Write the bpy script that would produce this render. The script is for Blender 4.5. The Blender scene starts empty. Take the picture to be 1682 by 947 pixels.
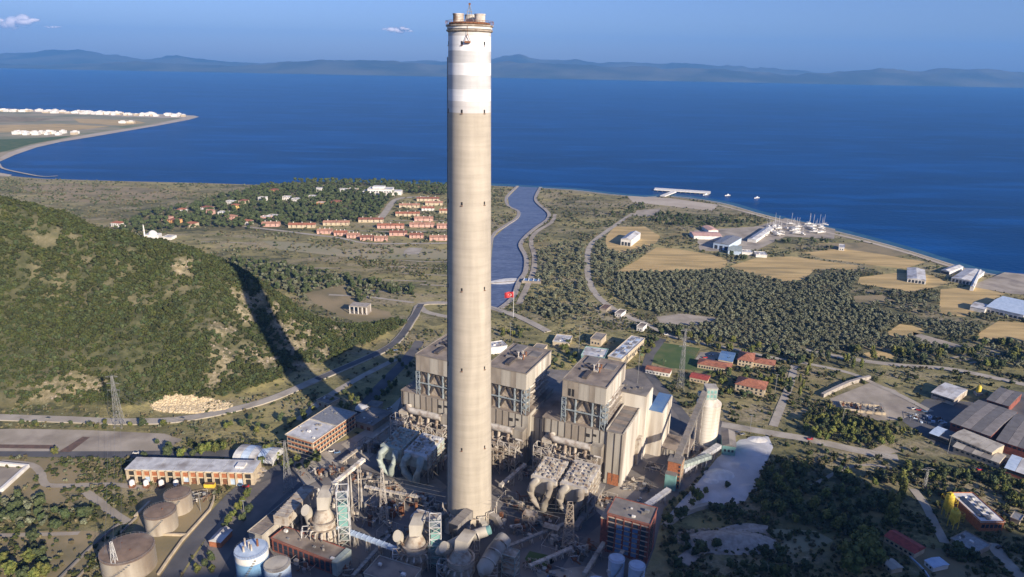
import bpy, math, random
import numpy as np
from mathutils import Vector, Matrix
random.seed(7); rng = np.random.default_rng(7)
SC = bpy.context.scene; COL = SC.collection
# ------------------------------------------------------------------ camera, sky, sun, exposure
FPX, PIT, CX, CY, CH, ROLL = 1150., math.radians(17.6), 841., 473.5, 280., math.radians(1.1)
cd = bpy.data.cameras.new('camera'); cam = bpy.data.objects.new('camera', cd); COL.objects.link(cam)
cd.sensor_width = 36; cd.lens = 36*FPX/1682; cd.clip_start = 1; cd.clip_end = 200000
cam.matrix_world = Matrix.Translation((0, 0, CH)) @ Matrix.Rotation(math.pi/2-PIT, 4, 'X') @ Matrix.Rotation(ROLL, 4, 'Z')
SC.camera = cam
SUN_EL = 21.5; SX, SY = .62, -.785                      # horizontal direction towards the sun
sd = bpy.data.lights.new('sun', 'SUN'); so = bpy.data.objects.new('sun', sd); COL.objects.link(so)
sd.energy = 4.6; sd.angle = math.radians(.5); sd.color = (1, .87, .71)
ce = math.cos(math.radians(SUN_EL))
so.rotation_euler = Vector((SX*ce, SY*ce, math.sin(math.radians(SUN_EL)))).to_track_quat('Z', 'Y').to_euler()
w = bpy.data.worlds.new('World'); SC.world = w; w.use_nodes = True
nt = w.node_tree; bg = nt.nodes['Background']
sky = nt.nodes.new('ShaderNodeTexSky'); sky.sky_type = 'NISHITA'; sky.sun_disc = False
sky.sun_elevation = math.radians(SUN_EL); sky.sun_rotation = math.atan2(SX, SY)
sky.altitude = 300; sky.air_density = 1.0; sky.dust_density = 1.0; sky.ozone_density = 5
tint = nt.nodes.new('ShaderNodeMix'); tint.data_type = 'RGBA'; tint.blend_type = 'MULTIPLY'
tint.inputs[0].default_value = 1; tint.inputs[7].default_value = (.68, .64, .86, 1)
nt.links.new(sky.outputs[0], tint.inputs[6]); nt.links.new(tint.outputs[2], bg.inputs[0])
bg.inputs[1].default_value = .095
SC.view_settings.view_transform = 'Standard'; SC.view_settings.look = 'None'
SC.view_settings.exposure = 0.85; SC.view_settings.gamma = 1
SC.render.engine = 'CYCLES'
SC.cycles.volume_bounces = 0; SC.cycles.max_bounces = 6
# ------------------------------------------------------------------ where a point of the ground lies
def ray(px, py):
    a, b = px-CX, py-CY
    a, b = (a*math.cos(ROLL)+b*math.sin(ROLL))/FPX, (-a*math.sin(ROLL)+b*math.cos(ROLL))/FPX
    return a, math.cos(PIT)-b*math.sin(PIT), -math.sin(PIT)-b*math.cos(PIT)
def U(px, py, h=0.):
    a, y, z = ray(px, py); t = (h-CH)/z
    return (a*t, y*t)
def hat(px, py, Y):
    a, y, z = ray(px, py)
    return CH+z/y*Y
def UP(pts, h=0.): return [U(px, py, h) for px, py in pts]
# ------------------------------------------------------------------ materials
def noise_mat(name, c1, c2, scale=1., rough=.85, c3=None, scale3=.1, bump=0., coords='Object', metal=0., stretch=None, rnd=0., thr=(.4, .62)):
    m = bpy.data.materials.new(name); m.use_nodes = True
    n = m.node_tree; N = n.nodes; L = n.links; P = N['Principled BSDF']
    P.inputs['Roughness'].default_value = rough; P.inputs['Metallic'].default_value = metal
    if coords == 'World': co = N.new('ShaderNodeNewGeometry').outputs['Position']
    else: co = N.new('ShaderNodeTexCoord').outputs['Object']
    if stretch:
        mp = N.new('ShaderNodeMapping'); mp.inputs['Scale'].default_value = stretch; L.new(co, mp.inputs[0]); co = mp.outputs[0]
    t = N.new('ShaderNodeTexNoise'); t.inputs['Scale'].default_value = scale; t.inputs['Detail'].default_value = 5; L.new(co, t.inputs['Vector'])
    r = N.new('ShaderNodeMapRange'); r.inputs[1].default_value = thr[0]; r.inputs[2].default_value = thr[1]; L.new(t.outputs[0], r.inputs[0])
    mx = N.new('ShaderNodeMix'); mx.data_type = 'RGBA'; mx.inputs[6].default_value = (*c1, 1); mx.inputs[7].default_value = (*c2, 1)
    L.new(r.outputs[0], mx.inputs[0]); out = mx.outputs[2]
    if c3:
        t3 = N.new('ShaderNodeTexNoise'); t3.inputs['Scale'].default_value = scale3; t3.inputs['Detail'].default_value = 6; L.new(co, t3.inputs['Vector'])
        r3 = N.new('ShaderNodeMapRange'); r3.inputs[1].default_value = .5; r3.inputs[2].default_value = .7; L.new(t3.outputs[0], r3.inputs[0])
        m3 = N.new('ShaderNodeMix'); m3.data_type = 'RGBA'; L.new(out, m3.inputs[6]); m3.inputs[7].default_value = (*c3, 1); L.new(r3.outputs[0], m3.inputs[0]); out = m3.outputs[2]
    if rnd:
        oi = N.new('ShaderNodeObjectInfo'); hs = N.new('ShaderNodeHueSaturation')
        mr = N.new('ShaderNodeMapRange'); mr.inputs[3].default_value = 1-rnd; mr.inputs[4].default_value = 1+rnd
        L.new(oi.outputs['Random'], mr.inputs[0]); L.new(mr.outputs[0], hs.inputs['Value']); 
        mh = N.new('ShaderNodeMapRange'); mh.inputs[3].default_value = .5-rnd*.05; mh.inputs[4].default_value = .5+rnd*.05
        m2 = N.new('ShaderNodeMath'); m2.operation = 'FRACT'; m1 = N.new('ShaderNodeMath'); m1.operation = 'MULTIPLY'; m1.inputs[1].default_value = 7.3
        L.new(oi.outputs['Random'], m1.inputs[0]); L.new(m1.outputs[0], m2.inputs[0]); L.new(m2.outputs[0], mh.inputs[0]); L.new(mh.outputs[0], hs.inputs['Hue'])
        L.new(out, hs.inputs['Color']); out = hs.outputs[0]
    L.new(out, P.inputs['Base Color'])
    if bump:
        b = N.new('ShaderNodeBump'); b.inputs['Distance'].default_value = bump; L.new(t.outputs[0], b.inputs['Height']); L.new(b.outputs[0], P.inputs['Normal'])
    return m
M = {}
def dm(k, *a, **kw): M[k] = noise_mat(k, *a, **kw)
dm('concrete', (.36, .31, .245), (.28, .24, .19), .15, .9, c3=(.2, .17, .135), scale3=.05, stretch=(1, 1, .35), bump=.1)
dm('cladding', (.46, .425, .355), (.39, .36, .3), .1, .8, c3=(.2, .17, .135), scale3=.06, stretch=(1.5, 1.5, .25))
dm('white_cladding', (.74, .7, .61), (.62, .57, .48), .1, .75, c3=(.4, .34, .27), scale3=.07, stretch=(2, 2, .2))
dm('roof_dust', (.31, .255, .2), (.23, .19, .155), .12, .95, c3=(.11, .09, .075), scale3=.07)
dm('roof_grey', (.22, .2, .18), (.15, .14, .13), .15, .9, c3=(.3, .27, .23), scale3=.06)
dm('white_metal', (.62, .62, .6), (.48, .48, .47), .2, .55, c3=(.3, .27, .24), scale3=.09)
dm('pale_blue_steel', (.36, .41, .42), (.25, .29, .3), .5, .6)
dm('beige_steel', (.45, .39, .31), (.28, .22, .16), .3, .7, c3=(.16, .1, .06), scale3=.2)
dm('pale_steel', (.58, .54, .47), (.42, .38, .32), .3, .65, c3=(.2, .13, .08), scale3=.2)
dm('dark_steel', (.07, .062, .055), (.11, .09, .075), .5, .7)
dm('rust', (.24, .1, .045), (.14, .06, .03), .6, .9)
dm('rusty_beige', (.5, .45, .37), (.38, .33, .26), .18, .85, c3=(.22, .15, .1), scale3=.3)
dm('galvanised', (.33, .33, .32), (.24, .24, .23), .6, .5, metal=.3)
dm('teal', (.2, .4, .36), (.16, .32, .29), .3, .7)
dm('pale_teal', (.38, .43, .38), (.28, .32, .29), .3, .7)
dm('orange_brick', (.42, .16, .07), (.3, .11, .05), .8, .9)
dm('red_brick', (.3, .09, .06), (.2, .065, .045), .8, .9, c3=(.13, .05, .04), scale3=.15)
dm('cream_wall', (.55, .46, .32), (.44, .36, .25), .3, .85)
dm('white_wall', (.75, .73, .68), (.62, .59, .53), .2, .8)
dm('pink_wall', (.6, .38, .31), (.5, .3, .24), .2, .85)
dm('red_tiles', (.4, .16, .09), (.29, .11, .065), .7, .85, c3=(.2, .08, .05), scale3=.2)
dm('red_tiles_faded', (.46, .25, .17), (.34, .17, .11), .7, .9, c3=(.2, .11, .08), scale3=.2)
dm('red_tiles_dark', (.3, .12, .075), (.2, .08, .055), .7, .9, c3=(.14, .08, .06), scale3=.2)
dm('brown_roof', (.16, .1, .075), (.11, .075, .06), .3, .9)
dm('glass', (.03, .04, .055), (.05, .06, .08), .3, .2)
dm('dark_opening', (.018, .017, .017), (.03, .028, .026), .3, .9)
dm('tank_wall', (.5, .45, .37), (.4, .35, .28), .12, .45, c3=(.26, .21, .16), scale3=.1, stretch=(1, 1, .2), metal=.15)
dm('tank_roof', (.24, .17, .12), (.17, .12, .085), .2, .9, c3=(.32, .26, .2), scale3=.1)
dm('blue_paint', (.17, .32, .5), (.13, .26, .42), .2, .6)
dm('blue_white', (.5, .6, .72), (.4, .5, .62), .3, .6)
dm('blue_roof', (.1, .2, .38), (.14, .23, .36), .2, .6)
dm('yellow', (.75, .56, .05), (.58, .42, .05), .6, .7)
dm('red_paint', (.55, .04, .04), (.45, .03, .03), .5, .7)
dm('red_sheet', (.38, .07, .05), (.26, .05, .04), .5, .8)
dm('asphalt', (.105, .105, .11), (.075, .075, .08), .05, .95, c3=(.17, .16, .15), scale3=.03, coords='World')
dm('road_pale', (.42, .38, .31), (.31, .275, .22), .08, .95, c3=(.38, .34, .28), scale3=.03, coords='World')
dm('yard', (.22, .2, .18), (.14, .13, .12), .035, .95, c3=(.08, .07, .062), scale3=.02, coords='World', bump=.3)
dm('yard_pale', (.4, .35, .28), (.3, .26, .2), .05, .95, c3=(.2, .17, .14), scale3=.03, coords='World')
dm('gypsum', (.5, .5, .5), (.4, .4, .4), .04, .9, c3=(.6, .6, .6), scale3=.06, coords='World', bump=1.)
dm('field', (.55, .4, .175), (.42, .3, .125), .05, .95, c3=(.24, .19, .085), scale3=.02, coords='World', stretch=(.35, 2.2, 1))
dm('field_brown', (.3, .235, .13), (.22, .18, .095), .015, .95, c3=(.16, .14, .075), scale3=.03, coords='World')
dm('lawn', (.055, .1, .025), (.08, .12, .035), .06, .95, c3=(.12, .13, .05), scale3=.03, coords='World')
dm('stone', (.4, .36, .31), (.28, .25, .21), .3, .9, coords='World')
dm('sand', (.48, .42, .33), (.4, .34, .26), .02, .95, coords='World')
dm('hill_rock', (.34, .29, .215), (.2, .165, .12), .5, .95, coords='World')
dm('quarry_rock', (.6, .5, .33), (.42, .33, .2), .6, .95, coords='World')
dm('bark', (.13, .1, .075), (.08, .06, .045), 1., .95)
dm('olive_leaf', (.12, .13, .075), (.2, .21, .13), .35, .8, rnd=.3)
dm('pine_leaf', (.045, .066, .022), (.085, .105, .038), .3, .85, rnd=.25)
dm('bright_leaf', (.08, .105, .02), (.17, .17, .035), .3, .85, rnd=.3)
dm('maquis_leaf', (.03, .046, .008), (.078, .08, .018), .4, .85, rnd=.35)
dm('dry_leaf', (.12, .11, .05), (.18, .15, .08), .5, .9, rnd=.3)
dm('palm_leaf', (.06, .1, .045), (.1, .14, .06), .5, .85, rnd=.2)
# ------------------------------------------------------------------ mesh builder and object helpers
class MB:
    def __init__(s): s.v = []; s.f = []; s.m = []; s.mi = 0
    def add(s, v, f):
        k = len(s.v); s.v += [tuple(p) for p in v]; s.f += [tuple(i+k for i in q) for q in f]; s.m += [s.mi]*len(f); return s
    def box(s, x0, x1, y0, y1, z0, z1):
        return s.add([(x0,y0,z0),(x1,y0,z0),(x1,y1,z0),(x0,y1,z0),(x0,y0,z1),(x1,y0,z1),(x1,y1,z1),(x0,y1,z1)],
                     [(3,2,1,0),(4,5,6,7),(0,1,5,4),(1,2,6,5),(2,3,7,6),(3,0,4,7)])
    def cyl(s, x, y, z0, z1, r0, r1=None, n=16, cap=True):
        r1 = r0 if r1 is None else r1; v = []
        for z, r in ((z0, r0), (z1, r1)):
            v += [(x+r*math.cos(2*math.pi*i/n), y+r*math.sin(2*math.pi*i/n), z) for i in range(n)]
        f = [(i, (i+1) % n, n+(i+1) % n, n+i) for i in range(n)]
        if cap: f += [tuple(range(n))[::-1], tuple(range(n, 2*n))]
        return s.add(v, f)
    def lathe(s, x, y, prof, n=24, cap=True):
        v = []; f = []
        for r, z in prof: v += [(x+r*math.cos(2*math.pi*i/n), y+r*math.sin(2*math.pi*i/n), z) for i in range(n)]
        for k in range(len(prof)-1):
            f += [(k*n+i, k*n+(i+1) % n, (k+1)*n+(i+1) % n, (k+1)*n+i) for i in range(n)]
        if cap: f += [tuple(range((len(prof)-1)*n, len(prof)*n))]
        return s.add(v, f)
    def tube(s, pts, r, n=6, h=None):
        "a round (n>4) or square bar along a line of points"
        pts = [Vector(p) for p in pts]; v = []; f = []
        for i, p in enumerate(pts):
            d = (pts[min(i+1, len(pts)-1)]-pts[max(i-1, 0)]).normalized()
            a = d.cross(Vector((0, 0, 1)))
            a = Vector((1, 0, 0)) if a.length < 1e-3 else a.normalized()
            b = a.cross(d)
            for k in range(n):
                t = 2*math.pi*(k+.5)/n
                v.append(p + a*math.cos(t)*r + b*math.sin(t)*(h or r))
        for i in range(len(pts)-1):
            f += [(i*n+k, i*n+(k+1) % n, (i+1)*n+(k+1) % n, (i+1)*n+k) for k in range(n)]
        f += [tuple(range(n)), tuple(range((len(pts)-1)*n, len(pts)*n))[::-1]]
        return s.add(v, f)
    def beam(s, p, q, w): return s.tube([p, q], w*.7071, 4)
    def prism(s, poly, z0, z1):
        n = len(poly)
        return s.add([(x, y, z0) for x, y in poly]+[(x, y, z1) for x, y in poly],
                     [tuple(range(n))[::-1], tuple(range(n, 2*n))]+[(i, (i+1) % n, n+(i+1) % n, n+i) for i in range(n)])
    def gable(s, x0, x1, y0, y1, z0, zr, axis='x', t=.25):
        "a pitched roof solid, ridge along axis"
        if axis == 'x':
            ym = (y0+y1)/2; return s.add([(x0,y0,z0),(x1,y0,z0),(x1,y1,z0),(x0,y1,z0),(x0,ym,zr),(x1,ym,zr)], [(3,2,1,0),(0,1,5,4),(2,3,4,5),(1,2,5),(3,0,4)])
        xm = (x0+x1)/2; return s.add([(x0,y0,z0),(x1,y0,z0),(x1,y1,z0),(x0,y1,z0),(xm,y0,zr),(xm,y1,zr)], [(3,2,1,0),(1,2,5,4),(3,0,4,5),(0,1,4),(2,3,5)])
    def hip(s, x0, x1, y0, y1, z0, zr):
        ym = (y0+y1)/2; k = min((x1-x0)*.5-.01, (y1-y0)/2)
        return s.add([(x0,y0,z0),(x1,y0,z0),(x1,y1,z0),(x0,y1,z0),(x0+k,ym,zr),(x1-k,ym,zr)], [(3,2,1,0),(0,1,5,4),(2,3,4,5),(1,2,5),(3,0,4)])
    def mesh(s, name, mats):
        me = bpy.data.meshes.new(name); me.from_pydata(s.v, [], s.f)
        for m in (mats if isinstance(mats, (list, tuple)) else [mats]): me.materials.append(M[m] if isinstance(m, str) else m)
        if any(s.m): me.polygons.foreach_set('material_index', s.m)
        me.update(); return me
    def build(s, name, mat, parent=None, smooth=False, loc=None, rz=0):
        me = s.mesh(name, mat)
        if smooth: me.polygons.foreach_set('use_smooth', [True]*len(me.polygons)); 
        o = bpy.data.objects.new(name, me); COL.objects.link(o)
        if smooth and hasattr(me, 'set_sharp_from_angle'): me.set_sharp_from_angle(angle=math.radians(40))
        if parent: o.parent = parent
        if loc: o.location = loc
        if rz: o.rotation_euler.z = rz
        return o
def inst(name, me, parent=None, loc=(0,0,0), rz=0, sc=None):
    o = bpy.data.objects.new(name, me); COL.objects.link(o); o.location = loc; o.rotation_euler = (0, 0, rz)
    if parent: o.parent = parent
    if sc: o.scale = sc if isinstance(sc, (tuple, list)) else (sc,)*3
    return o
def tag(o, label=None, cat=None, group=None, kind=None):
    if label: o['label'] = label
    if cat: o['category'] = cat
    if group: o['group'] = group
    if kind: o['kind'] = kind
    return o
def thing(name, label, cat, loc=(0,0,0), rz=0, group=None):
    o = bpy.data.objects.new(name, None); COL.objects.link(o); o.empty_display_size = 1
    o.location = (loc[0], loc[1], loc[2] if len(loc) > 2 else 0); o.rotation_euler.z = rz
    return tag(o, label, cat, group)
KIDS = {}
def copy_tree(o, loc=None, rz=None, label=None, group=None, parent=None, sc=None):
    c = o.copy(); COL.objects.link(c)
    if parent: c.parent = parent
    if loc is not None: c.location = (loc[0], loc[1], loc[2] if len(loc) > 2 else 0)
    if rz is not None: c.rotation_euler.z = rz
    if sc is not None: c.scale = (sc,)*3
    if label: c['label'] = label
    if group: c['group'] = group
    for ch in [k for k in o.children]: copy_tree(ch, parent=c)
    return c
def rect(FL, FR, BR, h):
    "frame of a box seen from its roof corners: origin at the front-left, x along the front, y away"
    a, b, c = (Vector((*U(*p, h), 0)) for p in (FL, FR, BR))
    d = b-a; L = d.length; ang = math.atan2(d.y, d.x); n = Vector((-math.sin(ang), math.cos(ang), 0))
    return a, ang, L, max(3., (c-b).dot(n))
# ------------------------------------------------------------------ flat noise and masks for the ground
def vnoise(x, y, s, seed=0):
    x = x/s+seed*17.31; y = y/s-seed*9.17
    xi = np.floor(x).astype(np.int64); yi = np.floor(y).astype(np.int64); fx = x-xi; fy = y-yi
    fx = fx*fx*(3-2*fx); fy = fy*fy*(3-2*fy)
    def hsh(a, b):
        n = (a*374761393+b*668265263+seed*1442695) & 0x7fffffff
        n = ((n ^ (n >> 13))*1274126177) & 0x7fffffff
        return ((n ^ (n >> 16)) & 0xffff)/65535.
    return (hsh(xi, yi)*(1-fx)+hsh(xi+1, yi)*fx)*(1-fy)+(hsh(xi, yi+1)*(1-fx)+hsh(xi+1, yi+1)*fx)*fy
def fbm(x, y, s, seed=0, o=4):
    t = 0; a = .5; w_ = 0
    for i in range(o): t = t+a*vnoise(x, y, s/2**i, seed+i); w_ += a; a *= .5
    return t/w_
def inpoly(x, y, poly):
    r = np.zeros(np.shape(x), bool); n = len(poly)
    for i in range(n):
        x0, y0 = poly[i]; x1, y1 = poly[(i+1) % n]
        if y0 == y1: continue
        c = ((y0 > y) != (y1 > y)) & (x < (x1-x0)*(y-y0)/(y1-y0)+x0); r ^= c
    return r
def segdist(x, y, line):
    d = np.full(np.shape(x), 1e9)
    for (x0, y0), (x1, y1) in zip(line[:-1], line[1:]):
        dx, dy = x1-x0, y1-y0; t = np.clip(((x-x0)*dx+(y-y0)*dy)/(dx*dx+dy*dy+1e-9), 0, 1)
        d = np.minimum(d, np.hypot(x-x0-t*dx, y-y0-t*dy))
    return d
# coast (seen from the air, left to right) and river banks
COAST = UP([(-60, 284), (0, 286), (70, 292), (200, 296), (330, 299), (420, 302), (520, 297), (640, 299), (735, 302), (800, 303), (838, 305),
            (888, 308), (940, 311), (1000, 318), (1060, 323), (1100, 321), (1160, 328), (1200, 336), (1240, 348), (1300, 363), (1370, 378), (1440, 396), (1500, 413),
            (1560, 432), (1610, 446), (1682, 458), (1740, 468)])
LAND = COAST + [(3500, 1000), (6000, 600), (6000, -6000), (-9000, -6000), (-9000, 1850)]
RIVER = UP([(850, 305), (832, 323), (835, 338), (851, 346), (849, 357), (827, 372), (808, 389), (802, 440), (795, 485), (800, 508),
            (822, 506), (843, 488), (853, 461), (863, 446), (864, 422), (855, 404), (860, 392), (878, 375), (898, 361), (901, 349), (883, 333), (880, 323), (888, 307)])
RB_R = RIVER[10:23]; RB_L = RIVER[0:10]
hx = np.array([-1500, -900, -700, -548, -513, -479, -456, -408, -378, -348, -318, -280, -259, -229, -204, -180, -154, -128, -105.])
hyc = np.array([700, 700, 695, 690, 690, 690, 690, 690, 690, 690, 690, 690, 690, 690, 692, 698, 712, 735, 750.])
hhc = np.array([55, 100, 125, 136, 132, 119, 109, 104, 98, 90, 79, 58, 46, 28, 19, 12, 9, 4, 0.])
fx_ = np.array([-1500, -600, -425, -323, -275, -241, -203, -168, -131, -100.])
fy_ = np.array([530, 528, 530, 528, 534, 552, 592, 642, 706, 740.])
SHB = [(-700, 60), (-400, 200), (-230, 322), (-110, 360), (-24, 396), (60, 406), (85, 422), (130, 468), (170, 500), (240, 440), (335, 340), (480, 190), (700, -60), (1200, -90)]  # ground shade edge; unseen ridge behind the camera is shaped to cast it
YR = -140.
rx_ = np.array([b[0]+SX*(b[1]-YR)/-SY for b in SHB]); rh_ = np.array([(b[1]-YR)/-SY*math.tan(math.radians(SUN_EL)) for b in SHB])
def height(x, y):
    x = np.asarray(x, float); y = np.asarray(y, float)
    yc = np.interp(x, hx, hyc); yf = np.interp(x, fx_, fy_); hc = np.interp(x, hx, hhc)
    s = np.clip((y-yf)/np.maximum(yc-yf, 5), 0, 1); b = np.clip((y-yc)/np.maximum(hc*2.4, 30), 0, 1)
    prof = np.where(y < yc, .85*s+.15*np.sin(s*math.pi/2), .5+.5*np.cos(b*math.pi))
    rough = (fbm(x, y, 75, 3)-.5)*36+(np.abs(fbm(x, y, 34, 5, 3)-.5))*-26+3+(fbm(x, y, 11, 7, 3)-.5)*6
    hill = hc*prof + rough*np.clip(hc*prof/30, 0, 1)*np.clip(1.3-s*.6, 0, 1)
    rh = np.interp(x, rx_, rh_)
    f = np.clip((290-y)/(290-YR), 0, 1)**1.7
    ridge = np.where(y > YR, rh*f, rh*np.clip(1-(YR-y)/900, 0, 1))
    ridge = ridge*(1+0*x)+np.where(y < 250, (fbm(x, y, 40, 9)-.5)*6*np.clip((250-y)/100, 0, 1)*np.clip((y-YR)/80, 0, 1), 0)
    land = np.maximum(hill, 0)+ridge
    m = inpoly(x, y, LAND); d = segdist(x, y, COAST); sdist = np.where(m, d, -d)
    sea = np.clip(-1.6+sdist*.05, -9, 0)
    r = inpoly(x, y, RIVER); rd = np.minimum(segdist(x, y, RB_R), segdist(x, y, RB_L))
    riv = np.where(r, np.clip(-.3-rd*.4, -3.5, 0), 0)
    return np.where(land > .5, land, 0)*(m)+np.minimum(sea, riv)+np.where((land > 0) & (land <= .5), land, 0)
def hz(x, y): return float(height(np.array([x]), np.array([y]))[0])
def spaced(a, b, step, lo, hi, g):
    c = list(np.arange(a, b+.1, step)); st = step; v = c[-1]
    while v < hi: st *= g; v += st; c.append(v)
    st = step; v = c[0]; pre = []
    while v > lo: st *= g; v -= st; pre.append(v)
    return np.array(pre[::-1]+c)
gx = spaced(-640, 560, 5, -9000, 7000, 1.045); gy = spaced(280, 1260, 5, -3500, 2700, 1.03)
GX, GY = np.meshgrid(gx, gy); GZ = height(GX, GY)
def grid_object(name, X, Y, Z, mat, smooth=True):
    ny, nx = X.shape; v = np.stack([X, Y, Z], -1).reshape(-1, 3)
    i = (np.arange(ny-1)[:, None]*nx+np.arange(nx-1)[None]).ravel()
    q = np.stack([i, i+1, i+nx+1, i+nx], -1)
    me = bpy.data.meshes.new(name); me.vertices.add(len(v)); me.vertices.foreach_set('co', v.ravel())
    me.loops.add(q.size); me.loops.foreach_set('vertex_index', q.ravel()); me.polygons.add(len(q))
    me.polygons.foreach_set('loop_start', np.arange(len(q))*4); me.polygons.foreach_set('loop_total', np.full(len(q), 4))
    me.update(calc_edges=True); me.validate(); me.materials.append(mat)
    if smooth: me.polygons.foreach_set('use_smooth', np.ones(len(q), bool))
    o = bpy.data.objects.new(name, me); COL.objects.link(o); return o
# ground cover masks: R green, G bare rock or pale soil, B brown soil
def rockmask(x, y):
    n = fbm(x, y, 38, 21); n2 = fbm(x, y, 9, 25, 3)
    h = height(x, y); base = np.clip((n-.54)*9, 0, 1)*np.clip((n2-.42)*6, 0, 1)
    spots = 0
    for (px, py, r, hh) in ((110, 590, 34, 55), (40, 625, 40, 30), (90, 560, 22, 70), (30, 600, 25, 40), (175, 445, 16, 120), (300, 660, 1, 5), (375, 540, 24, 48), (400, 475, 22, 62), (430, 560, 20, 30), (500, 590, 14, 8), (465, 515, 20, 36), (350, 560, 14, 45),
                            (450, 492, 24, 44), (480, 545, 22, 25), (515, 545, 20, 16), (290, 430, 14, 88), (360, 500, 14, 62), (440, 476, 16, 46), (560, 545, 16, 9), (540, 575, 14, 5), (150, 640, 18, 10)):
        sx, sy = U(px, py, hh); spots = np.maximum(spots, np.clip(1.25-np.hypot(x-sx, (y-sy)*.8)/r, 0, 1))
    return np.clip(base*.4+spots*np.clip((fbm(x, y, 16, 31, 3)-.36)*7, 0, 1), 0, 1)
HILL = height(GX, GY) > 2
rm = rockmask(GX, GY)
green = np.clip((fbm(GX, GY, 110, 41)-.4)*3.2, 0, 1)*.6
qx, qy = U(315, 662, 3); quarry = np.clip(1.3-np.hypot((GX-qx)/34, (GY-qy)/13), 0, 1)
green = np.where(HILL, 1-.0*rm, green); green = np.where(quarry > .2, 0, green)
pale = np.where(HILL, rm, np.clip((fbm(GX, GY*2.2, 60, 47)-.53)*6, 0, 1)*.9); pale = np.maximum(pale, quarry)
brown = np.clip((fbm(GX, GY, 80, 53)-.5)*4, 0, 1)
DARKZ = [UP(p) for p in ([(1000, 440), (1430, 440), (1610, 540), (1500, 600), (1320, 600), (1060, 530)], [(200, 380), (300, 335), (430, 305), (640, 315), (610, 362), (430, 378)], [(380, 425), (480, 432), (690, 480), (600, 500), (500, 492)])]
for z in DARKZ: green = np.where(inpoly(GX, GY, z), np.maximum(green, .75), green)
beach = np.clip(1.2-segdist(GX, GY, COAST)/18, 0, 1)
# ------------------------------------------------------------------ ground, sea, river, far shores, air
def ground_mat():
    m = bpy.data.materials.new('ground'); m.use_nodes = True; n = m.node_tree; N = n.nodes; L = n.links; P = N['Principled BSDF']; P.inputs['Roughness'].default_value = .97
    at = N.new('ShaderNodeAttribute'); at.attribute_name = 'cover'; sp = N.new('ShaderNodeSeparateColor'); L.new(at.outputs['Color'], sp.inputs[0])
    pos = N.new('ShaderNodeNewGeometry').outputs['Position']
    def nz(s, d=6, r=.6, st=None):
        t = N.new('ShaderNodeTexNoise'); t.inputs['Scale'].default_value = s; t.inputs['Detail'].default_value = d; t.inputs['Roughness'].default_value = r
        v = pos
        if st: mp = N.new('ShaderNodeMapping'); mp.inputs['Scale'].default_value = st; L.new(pos, mp.inputs[0]); v = mp.outputs[0]
        L.new(v, t.inputs['Vector']); return t.outputs[0]
    def rng_(v, a, b, c=0., d=1.):
        r = N.new('ShaderNodeMapRange'); r.inputs[1].default_value = a; r.inputs[2].default_value = b; r.inputs[3].default_value = c; r.inputs[4].default_value = d; L.new(v, r.inputs[0]); return r.outputs[0]
    def mix(f, a, b):
        x = N.new('ShaderNodeMix'); x.data_type = 'RGBA'
        for s, v in ((0, f), (6, a), (7, b)):
            if isinstance(v, tuple): x.inputs[s].default_value = (*v, 1)
            elif isinstance(v, float): x.inputs[s].default_value = v
            else: L.new(v, x.inputs[s])
        return x.outputs[2]
    def mth(op, a, b):
        x = N.new('ShaderNodeMath'); x.operation = op; x.use_clamp = True
        for s, v in ((0, a), (1, b)):
            if isinstance(v, float): x.inputs[s].default_value = v
            else: L.new(v, x.inputs[s])
        return x.outputs[0]
    dry = mix(rng_(nz(.02), .35, .65), (.43, .36, .15), (.23, .21, .08))
    dry = mix(mth('MULTIPLY', sp.outputs[2], rng_(nz(.05), .35, .6)), dry, (.24, .18, .075))
    gr = mix(rng_(nz(.15), .4, .6), (.045, .052, .02), (.1, .1, .045))
    f = mth('ADD', mth('MULTIPLY', rng_(nz(.03, 9, .75, (1, 1.6, 1)), .485, .535), 1.05), mth('MULTIPLY', rng_(nz(.25, 5, .7), .5, .6), .4))
    col = mix(mth('MAXIMUM', mth('MULTIPLY', sp.outputs[0], 1.), mth('MULTIPLY', f, mth('ADD', sp.outputs[0], .45))), dry, gr)
    rk = mix(rng_(nz(.3, 8, .75), .38, .62), (.42, .355, .225), (.18, .145, .075))
    col = mix(mth('MULTIPLY', sp.outputs[1], rng_(nz(.12, 6, .7), .36, .52)), col, rk)
    L.new(col, P.inputs['Base Color'])
    b = N.new('ShaderNodeBump'); b.inputs['Distance'].default_value = 1.2; b.inputs['Strength'].default_value = .8; L.new(nz(.18, 8, .7), b.inputs['Height']); L.new(b.outputs[0], P.inputs['Normal'])
    return m
M['ground'] = ground_mat()
g = grid_object('ground', GX, GY, GZ, M['ground']); g['kind'] = 'structure'
ca = g.data.color_attributes.new('cover', 'FLOAT_COLOR', 'POINT')
pale = np.maximum(pale, beach)
ca.data.foreach_set('color', np.stack([green*(1-beach), pale, brown, np.ones_like(pale)], -1).astype(np.float32).ravel())
def water_mat(name, deep, shallow, scale, bump, rough):
    m = noise_mat(name, deep, shallow, scale, rough, coords='World', stretch=(1, 3.5, 1), c3=tuple(c*1.35+.002 for c in shallow), scale3=scale*5); N = m.node_tree.nodes; L = m.node_tree.links; P = N['Principled BSDF']
    P.inputs['IOR'].default_value = 1.33; P.inputs['Specular IOR Level'].default_value = .05
    t = N.new('ShaderNodeTexNoise'); t.inputs['Scale'].default_value = .09; t.inputs['Detail'].default_value = 6; t.inputs['Roughness'].default_value = .6
    L.new(N.new('ShaderNodeNewGeometry').outputs['Position'], t.inputs['Vector'])
    b = N.new('ShaderNodeBump'); b.inputs['Distance'].default_value = bump; b.inputs['Strength'].default_value = .6; L.new(t.outputs[0], b.inputs['Height']); L.new(b.outputs[0], P.inputs['Normal'])
    return m
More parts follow.
